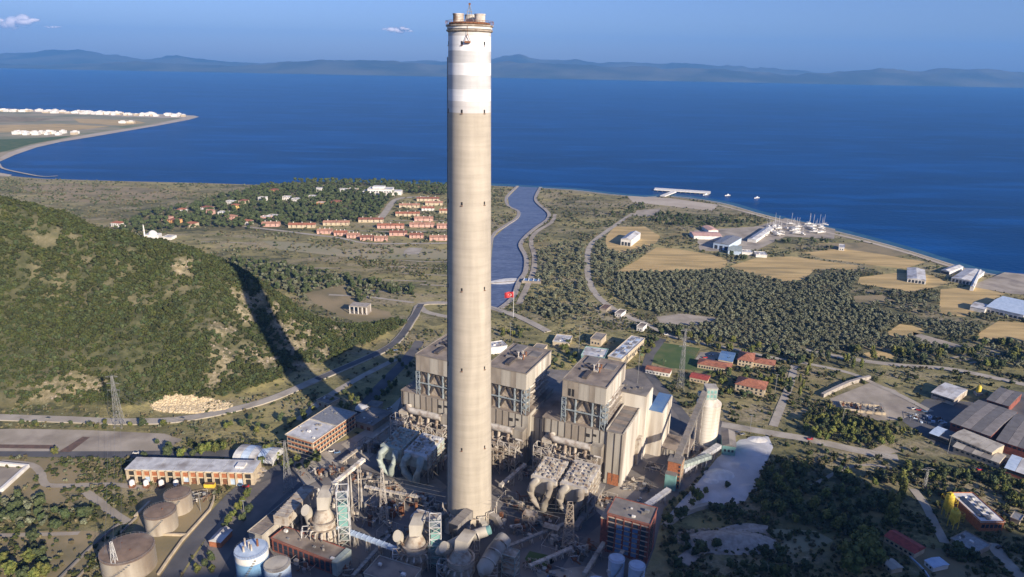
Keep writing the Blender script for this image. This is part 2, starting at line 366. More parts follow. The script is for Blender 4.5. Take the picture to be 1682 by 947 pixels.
M['sea'] = water_mat('sea', (.0001, .034, .128), (.0002, .049, .185), .0007, 1.6, .3)
M['river'] = water_mat('river', (.09, .12, .2), (.13, .165, .25), .02, .25, .35)
s = MB(); s.add([(-50000, -6000, -1.6), (50000, -6000, -1.6), (50000, 29000, -1.6), (-50000, 29000, -1.6)], [(0, 1, 2, 3)])
tag(s.build('sea', 'sea'), kind='structure')
def sheet(name, mat, px=None, z=.1, world=None, kind='structure', thick=0, parent=None):
    "a flat polygon draped on level ground"
    pts = world or UP(px); me = bpy.data.meshes.new(name)
    from mathutils.geometry import tessellate_polygon
    t = tessellate_polygon([[Vector((*p, 0)) for p in pts]])
    vs = [(x, y, z) for x, y in pts]; f = []
    for a, b, c in t:
        A, B, C_ = vs[a], vs[b], vs[c]
        cr = (B[0]-A[0])*(C_[1]-A[1])-(B[1]-A[1])*(C_[0]-A[0])
        if abs(cr) > 1e-6: f.append((a, b, c) if cr > 0 else (a, c, b))
    n = len(vs)
    if thick:
        vs += [(x, y, z-thick) for x, y in pts]; f += [(i, (i+1) % n, n+(i+1) % n, n+i) for i in range(n)]
    me.from_pydata(vs, [], f); me.materials.append(M[mat]); me.update()
    o = bpy.data.objects.new(name, me); COL.objects.link(o)
    if kind: o['kind'] = kind
    if parent: o.parent = parent
    return o
def ribbon_pts(pts, w, sub=3):
    "smooth line through pts, with left and right edges"
    P_ = [Vector((*p[:2], 0)) for p in pts]; out = []
    for i in range(len(P_)-1):
        p0, p1, p2, p3 = P_[max(i-1, 0)], P_[i], P_[i+1], P_[min(i+2, len(P_)-1)]
        for k in range(sub):
            t = k/sub; out.append(.5*((2*p1)+(p2-p0)*t+(2*p0-5*p1+4*p2-p3)*t*t+(3*p1-p0-3*p2+p3)*t**3))
    out.append(P_[-1]); L_, R_ = [], []
    for i, p in enumerate(out):
        d = (out[min(i+1, len(out)-1)]-out[max(i-1, 0)]).normalized(); n = Vector((-d.y, d.x, 0))
        L_.append(p+n*w/2); R_.append(p-n*w/2)
    return out, L_, R_
def ribbon(name, mat, pts, w, z=.2, drape=False, kind='structure', thick=0., sub=3, parent=None):
    c, L_, R_ = ribbon_pts(pts, w, sub); n = len(c)
    zz = [z+(max(hz(p.x, p.y), 0) if drape else 0) for p in c]
    v = [(p.x, p.y, zz[i]) for i, p in enumerate(L_)]+[(p.x, p.y, zz[i]) for i, p in enumerate(R_)]
    f = [(i, n+i, n+i+1, i+1) for i in range(n-1)]
    if thick:
        k = 2*n; v += [(x, y, h-thick) for x, y, h in v]
        f += [(i, i+1, k+i+1, k+i) for i in range(n-1)]+[(n+i+1, n+i, k+n+i, k+n+i+1) for i in range(n-1)]+[(0, k, k+n, n), (n-1, 2*n-1, k+2*n-1, k+n-1)]
    me = bpy.data.meshes.new(name); me.from_pydata(v, [], f); me.materials.append(M[mat]); me.update()
    o = bpy.data.objects.new(name, me); COL.objects.link(o)
    if kind: o['kind'] = kind
    if parent: o.parent = parent
    return o
M['shallows'] = water_mat('shallows', (.02, .085, .16), (.04, .11, .17), .01, .6, .3)
ribbon('shallows', 'shallows', [(x+6, y+16) for x, y in COAST[6:]], 34, -1.57)
ribbon('surf', 'sand', [(x+1, y+5) for x, y in COAST[11:]], 5, -1.5, sub=2)
sheet('river', 'river', world=RIVER, z=-1.35)
# stone-faced river banks
ribbon('river_embankment', 'stone', [p for p in RB_R[::-1]][0:13], 7, .35, thick=1.6)
ribbon('river_embankment', 'stone', RB_L, 6, .35, thick=1.6)
ribbon('river_bank_track', 'yard_pale', UP([(912, 352), (905, 366), (882, 380), (872, 396), (878, 420), (876, 445), (866, 470), (852, 500)]), 8, .5)
# peninsula with its strip of sand
pen = [(-60, 174), (0, 177), (60, 180), (150, 183), (250, 186), (318, 189), (327, 191), (310, 196), (262, 205), (215, 213), (150, 224), (100, 232), (60, 241), (25, 253), (0, 264), (-10, 272), (-3, 282), (20, 286), (0, 296), (-80, 300)]
dm('field_pale', (.36, .3, .19), (.25, .24, .14), .006, .95, c3=(.14, .17, .08), scale3=.004, coords='World')
sheet('sand_spit', 'sand', pen, -1.2)
sheet('spit_farmland', 'field_pale', [(-60, 179), (0, 181), (150, 188), (262, 193), (300, 193), (255, 203), (150, 219), (95, 229), (50, 238), (15, 249), (-8, 262), (-60, 280)], -.9)
sheet('spit_meadow', 'lawn', [(-60, 226), (0, 228), (60, 226), (120, 222), (90, 229), (50, 236), (12, 247), (-60, 262)], -.6)
sheet('spit_field', 'field', [(-60, 204), (0, 205), (100, 203), (180, 207), (120, 214), (0, 217), (-60, 216)], -.5)
sheet('spit_field', 'field_brown', [(-60, 190), (0, 190), (90, 194), (60, 199), (-60, 200)], -.5)
sheet('spit_field', 'field', [(120, 194), (220, 197), (240, 201), (200, 206), (130, 201)], -.5)
ribbon('beach', 'sand', UP([(95, 288), (70, 289), (40, 284), (5, 276), (-2, 268)]), 7, -.4)
# mountains on the far shore
def range_(name, prof, base, seed, amp, mat, depth=4500):
    az = []; top = []
    for px, py in prof:
        a, y, z = ray(px, py); az.append(a/y); top.append(z/y)
    az = np.array(az); A = np.linspace(az[0], az[-1], 620); V_ = np.linspace(0, 1, 16)
    AA, VV = np.meshgrid(A, V_); T = np.interp(AA, az, top)
    Y = base + VV*depth; crest = CH+T*(base+depth*.62)+6
    sh = np.where(VV < .62, (VV/.62)**.9, 1-(VV-.62)/.38)
    X = AA*Y; n = fbm(X, Y*1.6, 2600, seed, 6)-.5; n2 = np.abs(fbm(X, Y*1.3, 900, seed+9, 4)-.5)
    Z = np.maximum(crest*sh*(1+n*amp)-n2*420*np.sin(sh*math.pi*.5)*(sh < .995)+n2*120, -3)*(sh > 0.001)-3*(sh <= .001)
    Z[0] = -4; Z[-1] = -4
    o = grid_object(name, X, Y, Z, M[mat]); o['kind'] = 'structure'; return o
dm('mountain', (.035, .045, .03), (.1, .1, .07), .0006, .95, coords='World')
range_('far_mountains', [(-900, 92), (-300, 84), (0, 86), (60, 81), (130, 77), (200, 90), (240, 95), (290, 87), (340, 96), (420, 103), (480, 101), (560, 99), (640, 98), (730, 97), (810, 93), (850, 87), (890, 93),
       (960, 98), (1050, 101), (1130, 100), (1200, 106), (1260, 110), (1330, 116), (1380, 121), (1500, 126), (1682, 134), (2400, 146)], 22500, 11, .12, 'mountain', 5500)
range_('far_coast_hills', [(-900, 100), (0, 104), (150, 103), (230, 98), (300, 103), (390, 108), (440, 103), (520, 97), (600, 96), (690, 101), (760, 104), (830, 99), (930, 103), (1010, 107), (1100, 110),
       (1180, 112), (1300, 120), (1380, 116), (1440, 110), (1500, 112), (1570, 108), (1620, 112), (1690, 118), (1760, 110), (2400, 128)], 18500, 5, .15, 'mountain', 3500)
# the air over the bay
def haze():
    m = bpy.data.materials.new('haze'); m.use_nodes = True; N = m.node_tree.nodes; N.remove(N['Principled BSDF'])
    v = N.new('ShaderNodeVolumePrincipled'); v.inputs['Color'].default_value = (.14, .44, 1, 1); v.inputs['Density'].default_value = HAZE
    v.inputs['Anisotropy'].default_value = 0
    m.node_tree.links.new(v.outputs[0], N['Material Output'].inputs['Volume'])
    M['haze'] = m; b = MB(); b.box(-55000, 55000, -7000, 29500, -12, 1450)
    tag(b.build('haze', 'haze'), kind='stuff')
HAZE = 3.8e-5
haze()
# two small clouds above the haze
def cloud(name, px, py, Y, wd, ht, seed, label):
    a, y, z = ray(px, py); c = Vector((a/y*Y, Y, CH+z/y*Y)); r = random.Random(seed)
    m = bpy.data.materials.get('cloud_vapour')
    if not m:
        m = bpy.data.materials.new('cloud_vapour'); m.use_nodes = True; N = m.node_tree.nodes; L = m.node_tree.links; P_ = N['Principled BSDF']
        P_.inputs['Base Color'].default_value = (.72, .69, .74, 1); P_.inputs['Roughness'].default_value = 1; P_.inputs['Specular IOR Level'].default_value = 0
        t = N.new('ShaderNodeTexNoise'); t.inputs['Scale'].default_value = .0035; t.inputs['Detail'].default_value = 5; L.new(N.new('ShaderNodeNewGeometry').outputs['Position'], t.inputs['Vector'])
        lw = N.new('ShaderNodeLayerWeight'); lw.inputs['Blend'].default_value = .5; s_ = N.new('ShaderNodeMath'); s_.operation = 'SUBTRACT'; L.new(t.outputs[0], s_.inputs[0]); L.new(lw.outputs['Facing'], s_.inputs[1])
        q = N.new('ShaderNodeMapRange'); q.inputs[1].default_value = -.32; q.inputs[2].default_value = .45; q.inputs[4].default_value = .7; L.new(s_.outputs[0], q.inputs[0]); L.new(q.outputs[0], P_.inputs['Alpha'])
    mb = MB()
    import bmesh
    bm = bmesh.new()
    for i in range(9):
        u = (i/8-.5)*2; p = Vector((u*wd*.8, r.uniform(-.3, .3)*wd, r.uniform(-.2, .25)*ht)); s_ = (1-u*u*.6)
        mt = Matrix.Translation(p) @ Matrix.Diagonal((wd*.32, wd*.3, ht*.6*s_*r.uniform(.6, 1), 1)); bmesh.ops.create_icosphere(bm, subdivisions=2, radius=1, matrix=mt)
    me = bpy.data.meshes.new(name); bm.to_mesh(me); bm.free(); me.materials.append(m)
    o = bpy.data.objects.new(name, me); COL.objects.link(o); o.location = c
    md = o.modifiers.new('one_skin', 'REMESH'); md.mode = 'VOXEL'; md.voxel_size = ht*.12; md.use_smooth_shade = True
    tag(o, label, 'cloud')
cloud('cloud', 22, 37, 43000, 1500, 800, 2, 'pinkish white cloud at the upper left edge of the sky')
cloud('cloud', 653, 49, 43000, 850, 340, 5, 'small white wisp of cloud left of the chimney top')
cloud('cloud', 88, 44, 43000, 520, 120, 8, 'faint thin streak of cloud beside the larger left cloud')
# ------------------------------------------------------------------ fields, yards, roads
S = sheet
S('field', 'field', [(1013, 446), (1045, 428), (1078, 406), (1110, 408), (1180, 420), (1195, 428), (1190, 441), (1140, 444), (1060, 447)], .12)
S('field', 'field', [(1198, 437), (1240, 424), (1300, 421), (1352, 428), (1410, 436), (1406, 443), (1340, 441), (1322, 458), (1290, 463), (1240, 452)], .12)
S('field', 'field', [(1322, 415), (1380, 408), (1440, 416), (1520, 430), (1486, 441), (1440, 436), (1350, 424)], .16)
S('field', 'field', [(1412, 455), (1470, 448), (1532, 452), (1560, 465), (1500, 480), (1440, 470), (1408, 466)], .12)
S('field', 'field_brown', [(1400, 486), (1450, 484), (1470, 494), (1430, 500), (1405, 497)], .12)
S('field', 'field', [(1545, 475), (1600, 470), (1650, 482), (1620, 500), (1585, 520), (1542, 516)], .12)
S('field', 'field', [(1610, 545), (1640, 527), (1700, 532), (1720, 560), (1640, 560), (1600, 556)], .12)
S('field', 'field', [(1458, 545), (1478, 532), (1510, 536), (1520, 546), (1480, 556), (1462, 552)], .12)
S('field', 'yard_pale', [(1500, 545), (1540, 556), (1582, 568), (1560, 572), (1500, 556)], .12)
S('field', 'field', [(1418, 580), (1440, 576), (1470, 582), (1466, 589), (1430, 588)], .12)
S('field', 'field_brown', [(1340, 400), (1420, 398), (1500, 416), (1460, 422), (1380, 412)], .1)
S('boatyard_hardstanding', 'yard_pale', [(1140, 378), (1240, 372), (1290, 358), (1372, 376), (1370, 392), (1290, 388), (1240, 412), (1150, 412)], .14)
S('gravel_lot', 'yard_pale', [(1592, 470), (1650, 447), (1740, 455), (1760, 490), (1660, 482)], .14)
S('beach_apron', 'sand', [(1030, 322), (1100, 325), (1180, 336), (1170, 346), (1080, 336), (1040, 332)], .1)
S('gravel_lot', 'yard_pale', [(1046, 345), (1085, 342), (1080, 356), (1040, 354)], .12)
S('hangar_apron', 'field', [(995, 388), (1010, 372), (1060, 372), (1085, 388), (1075, 402), (1020, 416), (995, 410)], .1)
S('sports_court', 'road_pale', [(663, 412), (672, 406), (694, 407), (688, 417), (664, 418)], .12)
S('earth_terrace', 'field_brown', [(560, 470), (590, 500), (640, 512), (650, 530), (610, 538), (560, 520), (520, 500), (500, 482)], .1)
S('earth_mound_pad', 'yard_pale', [(1078, 520), (1120, 515), (1180, 522), (1150, 534), (1085, 532)], .14)
S('plant_yard', 'yard', [(270, 990), (330, 900), (372, 818), (410, 790), (468, 755), (530, 735), (590, 715), (640, 690), (668, 640), (700, 600), (735, 600), (820, 600), (900, 606), (1000, 612), (1062, 600), (1100, 660),
   (1120, 690), (1182, 690), (1225, 700), (1180, 745), (1140, 790), (1090, 835), (1075, 900), (1040, 990)], .08)
S('gypsum_pad', 'gypsum', [(1085, 862), (1110, 832), (1140, 800), (1178, 752), (1215, 722), (1262, 716), (1270, 735), (1244, 790), (1222, 826), (1165, 832), (1120, 850)], .16)
S('lawn', 'lawn', [(1062, 592), (1085, 562), (1150, 572), (1140, 590), (1190, 600), (1180, 612), (1100, 604)], .12)
S('lawn', 'lawn', [(870, 905), (900, 912), (912, 922), (900, 932), (872, 930), (862, 918)], .2)
S('parking_lot', 'yard_pale', [(1150, 578), (1186, 578), (1178, 592), (1142, 590)], .14)
S('tank_yard', 'field_brown', [(150, 990), (225, 860), (238, 818), (300, 790), (352, 800), (340, 860), (270, 990)], .1)
S('settling_yard', 'yard_pale', [(-60, 706), (30, 704), (140, 706), (270, 712), (300, 722), (270, 740), (110, 742), (-60, 742)], .1)
S('settling_channel', 'brown_roof', [(-60, 729), (92, 731), (84, 737), (-60, 735)], .16)
S('settling_channel', 'brown_roof', [(136, 717), (148, 718), (116, 742), (96, 742)], .16)
S('canal_road', 'asphalt', [(-60, 741), (200, 741), (400, 738), (395, 752), (200, 752), (-60, 749)], .14)
S('substation_pad', 'yard_pale', [(1362, 655), (1430, 628), (1470, 640), (1512, 672), (1480, 690), (1440, 690), (1370, 668)], .14)
S('works_yard', 'asphalt', [(1480, 690), (1520, 655), (1600, 660), (1660, 640), (1760, 660), (1760, 800), (1640, 760), (1560, 745)], .1)
S('gravel_lot', 'yard_pale', [(1425, 742), (1450, 730), (1478, 742), (1440, 748)], .14)
R = ribbon
ROAD = UP([(-80, 684), (0, 686), (120, 690), (200, 693), (290, 690), (380, 674), (450, 654), (520, 624), (590, 594), (640, 570), (664, 546), (682, 518), (692, 500), (735, 498), (790, 502), (850, 520), (900, 545)])
R('hill_road', 'road_pale', ROAD, 9.5, .9, drape=True, thick=1.5)
R('hill_road_carriageway', 'asphalt', ROAD[7:13], 7.5, 1.0, drape=True)
R('road', 'road_pale', UP([(690, 503), (700, 512), (735, 520), (800, 528)]), 9, .3)
R('road', 'road_pale', UP([(680, 497), (640, 492), (600, 487), (540, 484)]), 5, .3)
R('service_road', 'yard_pale', UP([(0, 758), (50, 763), (68, 778), (72, 792), (90, 798), (180, 796), (240, 802)]), 5, .25)
R('service_road', 'yard_pale', UP([(140, 808), (165, 826), (190, 846), (210, 858)]), 6, .26)
R('service_road', 'yard_pale', UP([(-40, 880), (60, 878), (130, 876)]), 3.5, .24)
R('plant_road', 'asphalt', UP([(255, 990), (300, 915), (352, 850), (400, 800), (450, 776), (500, 745), (560, 712), (620, 640), (668, 590), (690, 560)]), 11, .18)
R('plant_road', 'asphalt', UP([(350, 990), (395, 905), (440, 850), (500, 795), (560, 750), (610, 705)]), 9, .2)
R('plant_road', 'road_pale', UP([(490, 690), (540, 650), (600, 615), (650, 590)]), 7, .22)
R('plant_road', 'asphalt', UP([(880, 990), (930, 900), (985, 850), (1050, 800), (1100, 745), (1130, 700), (1100, 655), (1062, 600), (1088, 556)]), 9, .2)
R('country_road', 'road_pale', UP([(1040, 350), (1010, 370), (985, 388), (970, 402), (965, 420), (965, 445), (970, 468), (985, 490), (1020, 515), (1062, 532)]), 9, .3)
R('country_road', 'road_pale', UP([(1062, 532), (1092, 548), (1130, 560), (1200, 572), (1262, 586), (1340, 600), (1400, 614), (1440, 632), (1480, 650), (1530, 676)]), 6, .32)
R('country_road', 'road_pale', UP([(1320, 575), (1400, 590), (1480, 600), (1560, 606), (1640, 622), (1720, 640)]), 9, .3)
R('village_street', 'road_pale', UP([(400, 372), (455, 378), (520, 386), (560, 391), (600, 399), (660, 400), (735, 399)]), 8, .3)
R('village_street', 'road_pale', UP([(618, 366), (632, 350), (645, 332), (660, 325), (700, 323)]), 14, .3)
R('village_street', 'yard_pale', UP([(560, 378), (640, 380), (735, 379)]), 6, .28)
R('village_street', 'yard_pale', UP([(640, 362), (735, 362)]), 5, .28)
R('dirt_road', 'road_pale', UP([(1185, 697), (1225, 704), (1270, 712), (1330, 722), (1400, 738), (1475, 752)]), 10, .3)
R('dirt_road', 'road_pale', UP([(1305, 600), (1298, 630), (1285, 662), (1270, 700)]), 7, .34)
R('dirt_road', 'road_pale', UP([(1500, 803), (1520, 830), (1535, 860), (1552, 892)]), 6, .3)
R('dirt_road', 'road_pale', UP([(1628, 892), (1650, 920), (1690, 960)]), 8, .3)
R('dirt_road', 'yard_pale', UP([(1240, 800), (1300, 812), (1400, 765), (1475, 770)]), 3, .2)
R('shore_track', 'sand', UP([(1180, 336), (1240, 352), (1300, 368), (1370, 384), (1440, 401), (1500, 418), (1560, 437), (1610, 450)]), 10, .3)
R('rubble_bank', 'stone', UP([(1120, 925), (1160, 895), (1195, 875), (1230, 868), (1262, 872)]), 9, .9, thick=1)
for a, b in (((1640, 575), (1560, 588)), ((1650, 580), (1575, 592)), ((1662, 585), (1592, 596))): R('field_terrace', 'yard_pale', UP([a, b]), 3, .25)
for k, pg in enumerate(([(640, 790), (700, 770), (735, 800), (700, 830), (650, 820)], [(830, 840), (880, 830), (900, 860), (850, 880)], [(560, 730), (610, 700), (660, 650), (640, 720), (600, 760)], [(960, 820), (1010, 800), (1060, 780), (1050, 820), (990, 850)],
    [(870, 650), (905, 640), (915, 690), (880, 700)], [(480, 760), (540, 740), (560, 770), (500, 800)], [(880, 940), (960, 930), (1000, 960), (900, 990)])): S('concrete_apron', ('yard_pale', 'asphalt', 'road_pale', 'roof_ground')[k % 3], pg, .3+k*.004)
S('dry_ground', 'field_brown', [(-60, 880), (60, 872), (150, 872), (190, 880), (150, 930), (110, 990), (-60, 990)], .05)
S('dry_ground', 'field_brown', [(-60, 755), (60, 752), (200, 755), (200, 790), (100, 812), (150, 850), (60, 820), (-60, 815)], .045)
S('dry_ground', 'field_brown', [(1480, 900), (1600, 900), (1690, 940), (1690, 990), (1560, 990)], .045)
S('dry_ground', 'field_pale', [(985, 500), (1040, 515), (1060, 525), (1050, 540), (990, 525), (975, 505)], .05)
S('dry_ground', 'field_pale', [(430, 395), (520, 400), (560, 410), (640, 405), (735, 410), (735, 425), (600, 425), (460, 410)], .05)
S('dry_ground', 'field_brown', [(20, 305), (120, 300), (260, 310), (330, 318), (200, 335), (100, 330)], .05)
S('dry_ground', 'field_pale', [(1210, 880), (1270, 868), (1340, 872), (1370, 888), (1330, 905), (1260, 912), (1215, 900)], .05)
rg = random.Random(3)
for k, (x0, x1, y) in enumerate(((655, 735, 430), (640, 735, 441), (660, 735, 452), (600, 700, 462), (690, 735, 470), (600, 640, 478), (470, 560, 440), (330, 420, 400))):
    R('field_terrace', 'yard_pale', UP([(x0, y-3), ((x0+x1)/2, y-rg.uniform(0, 3)), (x1, y)]), 3.5, .2)
# ------------------------------------------------------------------ the tall chimney
def chimney_mat():
    m = bpy.data.materials.new('chimney_shell'); m.use_nodes = True; N = m.node_tree.nodes; L = m.node_tree.links; P = N['Principled BSDF']; P.inputs['Roughness'].default_value = .85
    co = N.new('ShaderNodeTexCoord').outputs['Object']; sx = N.new('ShaderNodeSeparateXYZ'); L.new(co, sx.inputs[0])
    ramp = N.new('ShaderNodeValToRGB'); ramp.color_ramp.interpolation = 'CONSTANT'; e = ramp.color_ramp.elements
    W_, G_, C_, D_ = (.76, .76, .75, 1), (.5, .5, .49, 1), (.44, .39, .31, 1), (.58, .56, .53, 1)
    stops = [(0, C_)]+[(v, c) for v, c in zip(CHB, (D_, W_, G_, W_, G_, W_, D_))]
    e[0].position = 0; e[0].color = C_; e[1].position = stops[1][0]/300; e[1].color = stops[1][1]
    for v, c in stops[2:]: k = e.new(v/300); k.color = c
    d = N.new('ShaderNodeMath'); d.operation = 'DIVIDE'; d.inputs[1].default_value = 300; L.new(sx.outputs[2], d.inputs[0]); L.new(d.outputs[0], ramp.inputs[0])
    mp = N.new('ShaderNodeMapping'); mp.inputs['Scale'].default_value = (.25, .25, .03); L.new(co, mp.inputs[0])
    t = N.new('ShaderNodeTexNoise'); t.inputs['Scale'].default_value = 1; t.inputs['Detail'].default_value = 6; L.new(mp.outputs[0], t.inputs[0])
    mp2 = N.new('ShaderNodeMapping'); mp2.inputs['Scale'].default_value = (.05, .05, .4); L.new(co, mp2.inputs[0])
    t2 = N.new('ShaderNodeTexNoise'); t2.inputs['Scale'].default_value = 1; t2.inputs['Detail'].default_value = 4; L.new(mp2.outputs[0], t2.inputs[0])
    def mul(col, fac, a, b, lo, hi):
        r = N.new('ShaderNodeMapRange'); r.inputs[1].default_value = a; r.inputs[2].default_value = b; r.inputs[3].default_value = lo; r.inputs[4].default_value = hi; L.new(fac, r.inputs[0])
        x = N.new('ShaderNodeVectorMath'); x.operation = 'SCALE'; L.new(col, x.inputs[0]); L.new(r.outputs[0], x.inputs['Scale']); return x.outputs[0]
    c = mul(ramp.outputs[0], t.outputs[0], .3, .7, .86, 1.07); c = mul(c, t2.outputs[0], .35, .65, .93, 1.05)
    # joints of the climbing form-work, every 2.5 m
    w_ = N.new('ShaderNodeMath'); w_.operation = 'FRACT'; s = N.new('ShaderNodeMath'); s.operation = 'DIVIDE'; s.inputs[1].default_value = 5; L.new(sx.outputs[2], s.inputs[0]); L.new(s.outputs[0], w_.inputs[0])
    c = mul(c, w_.outputs[0], .9, .93, 1, .95)
    L.new(c, P.inputs['Base Color'])
    return m
CHX, CHY = -24.2, 381.
def zc(py): return hat(771, py, CHY-12)
CHB = [zc(188), zc(170), zc(148), zc(127), zc(105), zc(84.5), zc(60)]
M['chimney_shell'] = chimney_mat()
def chimney():
    t = thing('chimney', 'very tall cream concrete chimney with white and grey bands near its top', 'chimney', (CHX, CHY, 0))
    def rad(z): return 14.1+(10.9-14.1)*min(1, z/300)**.85
    top = zc(47); s = MB(); s.lathe(0, 0, [(rad(z), z) for z in np.linspace(0, top, 40)], 64); s.build('shaft', 'chimney_shell', t, True)
    for z, rr, h in ((zc(49.5), 1.0, .6), (zc(41.5), 1.25, .7)):
        s = MB(); s.lathe(0, 0, [(rad(z)-.2, z-.8), (rad(z)+rr, z), (rad(z)+rr, z+h), (rad(z)-.2, z+h)], 64); s.build('gallery_ring', 'beige_steel', t)
    s = MB(); z0 = zc(49.5)+1; z1 = zc(41.5); s.lathe(0, 0, [(rad(290)+.5, z0), (rad(290)+.6, z1)], 64); s.build('top_collar', 'white_wall', t)
    zt = zc(41.5)+1.1; s = MB(); s.lathe(0, 0, [(10.6, zt), (10.6, zt+.6), (9, zt+1)], 48); s.build('cap_slab', 'rust', t)
    for k, (dx, dy) in enumerate(((-5.6, -1.5), (5.3, -1.5), (0, 5.5))):
        s = MB(); s.lathe(dx, dy, [(2.7, zt), (2.7, zt+4.4), (2.9, zt+4.4), (2.9, zt+5), (2.3, zt+5), (2.3, zt+2)], 24, cap=False); s.cyl(dx, dy, zt+2, zt+2.1, 2.25, n=24); s.build('flue_outlet', 'pale_steel', t)
    s = MB()
    for k in range(40):
        a = 2*math.pi*k/40; x, y = math.cos(a)*12.2, math.sin(a)*12.2; s.tube([(x, y, zt), (x, y, zt+1.5)], .09, 4)
    s.lathe(0, 0, [(12.15, zt+1.4), (12.25, zt+1.4), (12.25, zt+1.55), (12.15, zt+1.55), (12.15, zt+1.4)], 40, False); s.build('railing', 'rust', t)
    s = MB()
    for dx, dy in ((-2.2, -2.2), (2.2, -2.2), (0, 2)): s.tube([(dx, dy, zt+.5), (0, 0, zt+10)], .16, 4)
    for h in (3, 6): s.tube([(-1.5, -1.5, zt+h), (1.5, -1.5, zt+h), (0, 1.4, zt+h), (-1.5, -1.5, zt+h)], .1, 4)
    s.build('mast', 'galvanised', t); s = MB(); s.box(-.5, .5, -.5, .5, zt+9.3, zt+10.2); s.build('beacon', 'rust', t)
    # portholes in six rings
    me = MB().box(-.45, .45, -.12, .9, -.85, .85).mesh('porthole', 'dark_opening')
    lamp = MB().box(-.55, .55, -.3, .5, -.15, .15).mesh('porthole_sill', 'rust')
    for py in (70, 183, 335, 476, 607, 737):
        z = zc(py); r = rad(z)
        for a in (-107, -44, 20, 75, 137, 195):
            x, y = math.cos(math.radians(a))*r, math.sin(math.radians(a))*r
            o = inst('porthole', me, t, (x, y, z), math.radians(a+90)); inst('porthole_sill', lamp, t, (x*1.02, y*1.02, z-1.2), math.radians(a+90))
    # painters' cradle hanging below the rim
    s = MB(); zz = zc(66); s.box(-1.8, 1.2, -rad(zz)-1.6, -rad(zz)-.4, zz-1.2, zz-.3); s.tube([(-1.6, -rad(zz)-1, zz-.5), (-.3, -rad(zz)-1, zz+3)], .15, 4); s.tube([(1.2, -rad(zz)-1, zz-.5), (-.3, -rad(zz)-1, zz+3)], .15, 4)
    s.tube([(-.3, -rad(zz)-1, zz+3), (-.3, -11.8, zt)], .1, 4); s.build('hanging_cradle', 'rust', t)
    s = MB()
    for z in np.arange(2, 284, 2.4): pass
    a = math.radians(175)
    s.tube([(math.cos(a)*(rad(z)+.5), math.sin(a)*(rad(z)+.5), z) for z in np.linspace(2, 284, 20)], .35, 4); s.build('ladder', 'galvanised', t)
    s = MB(); s.lathe(0, 0, [(15.6, 0), (15.6, 4), (14.6, 5)], 48); s.build('plinth', 'concrete', t)
    return t
chimney()
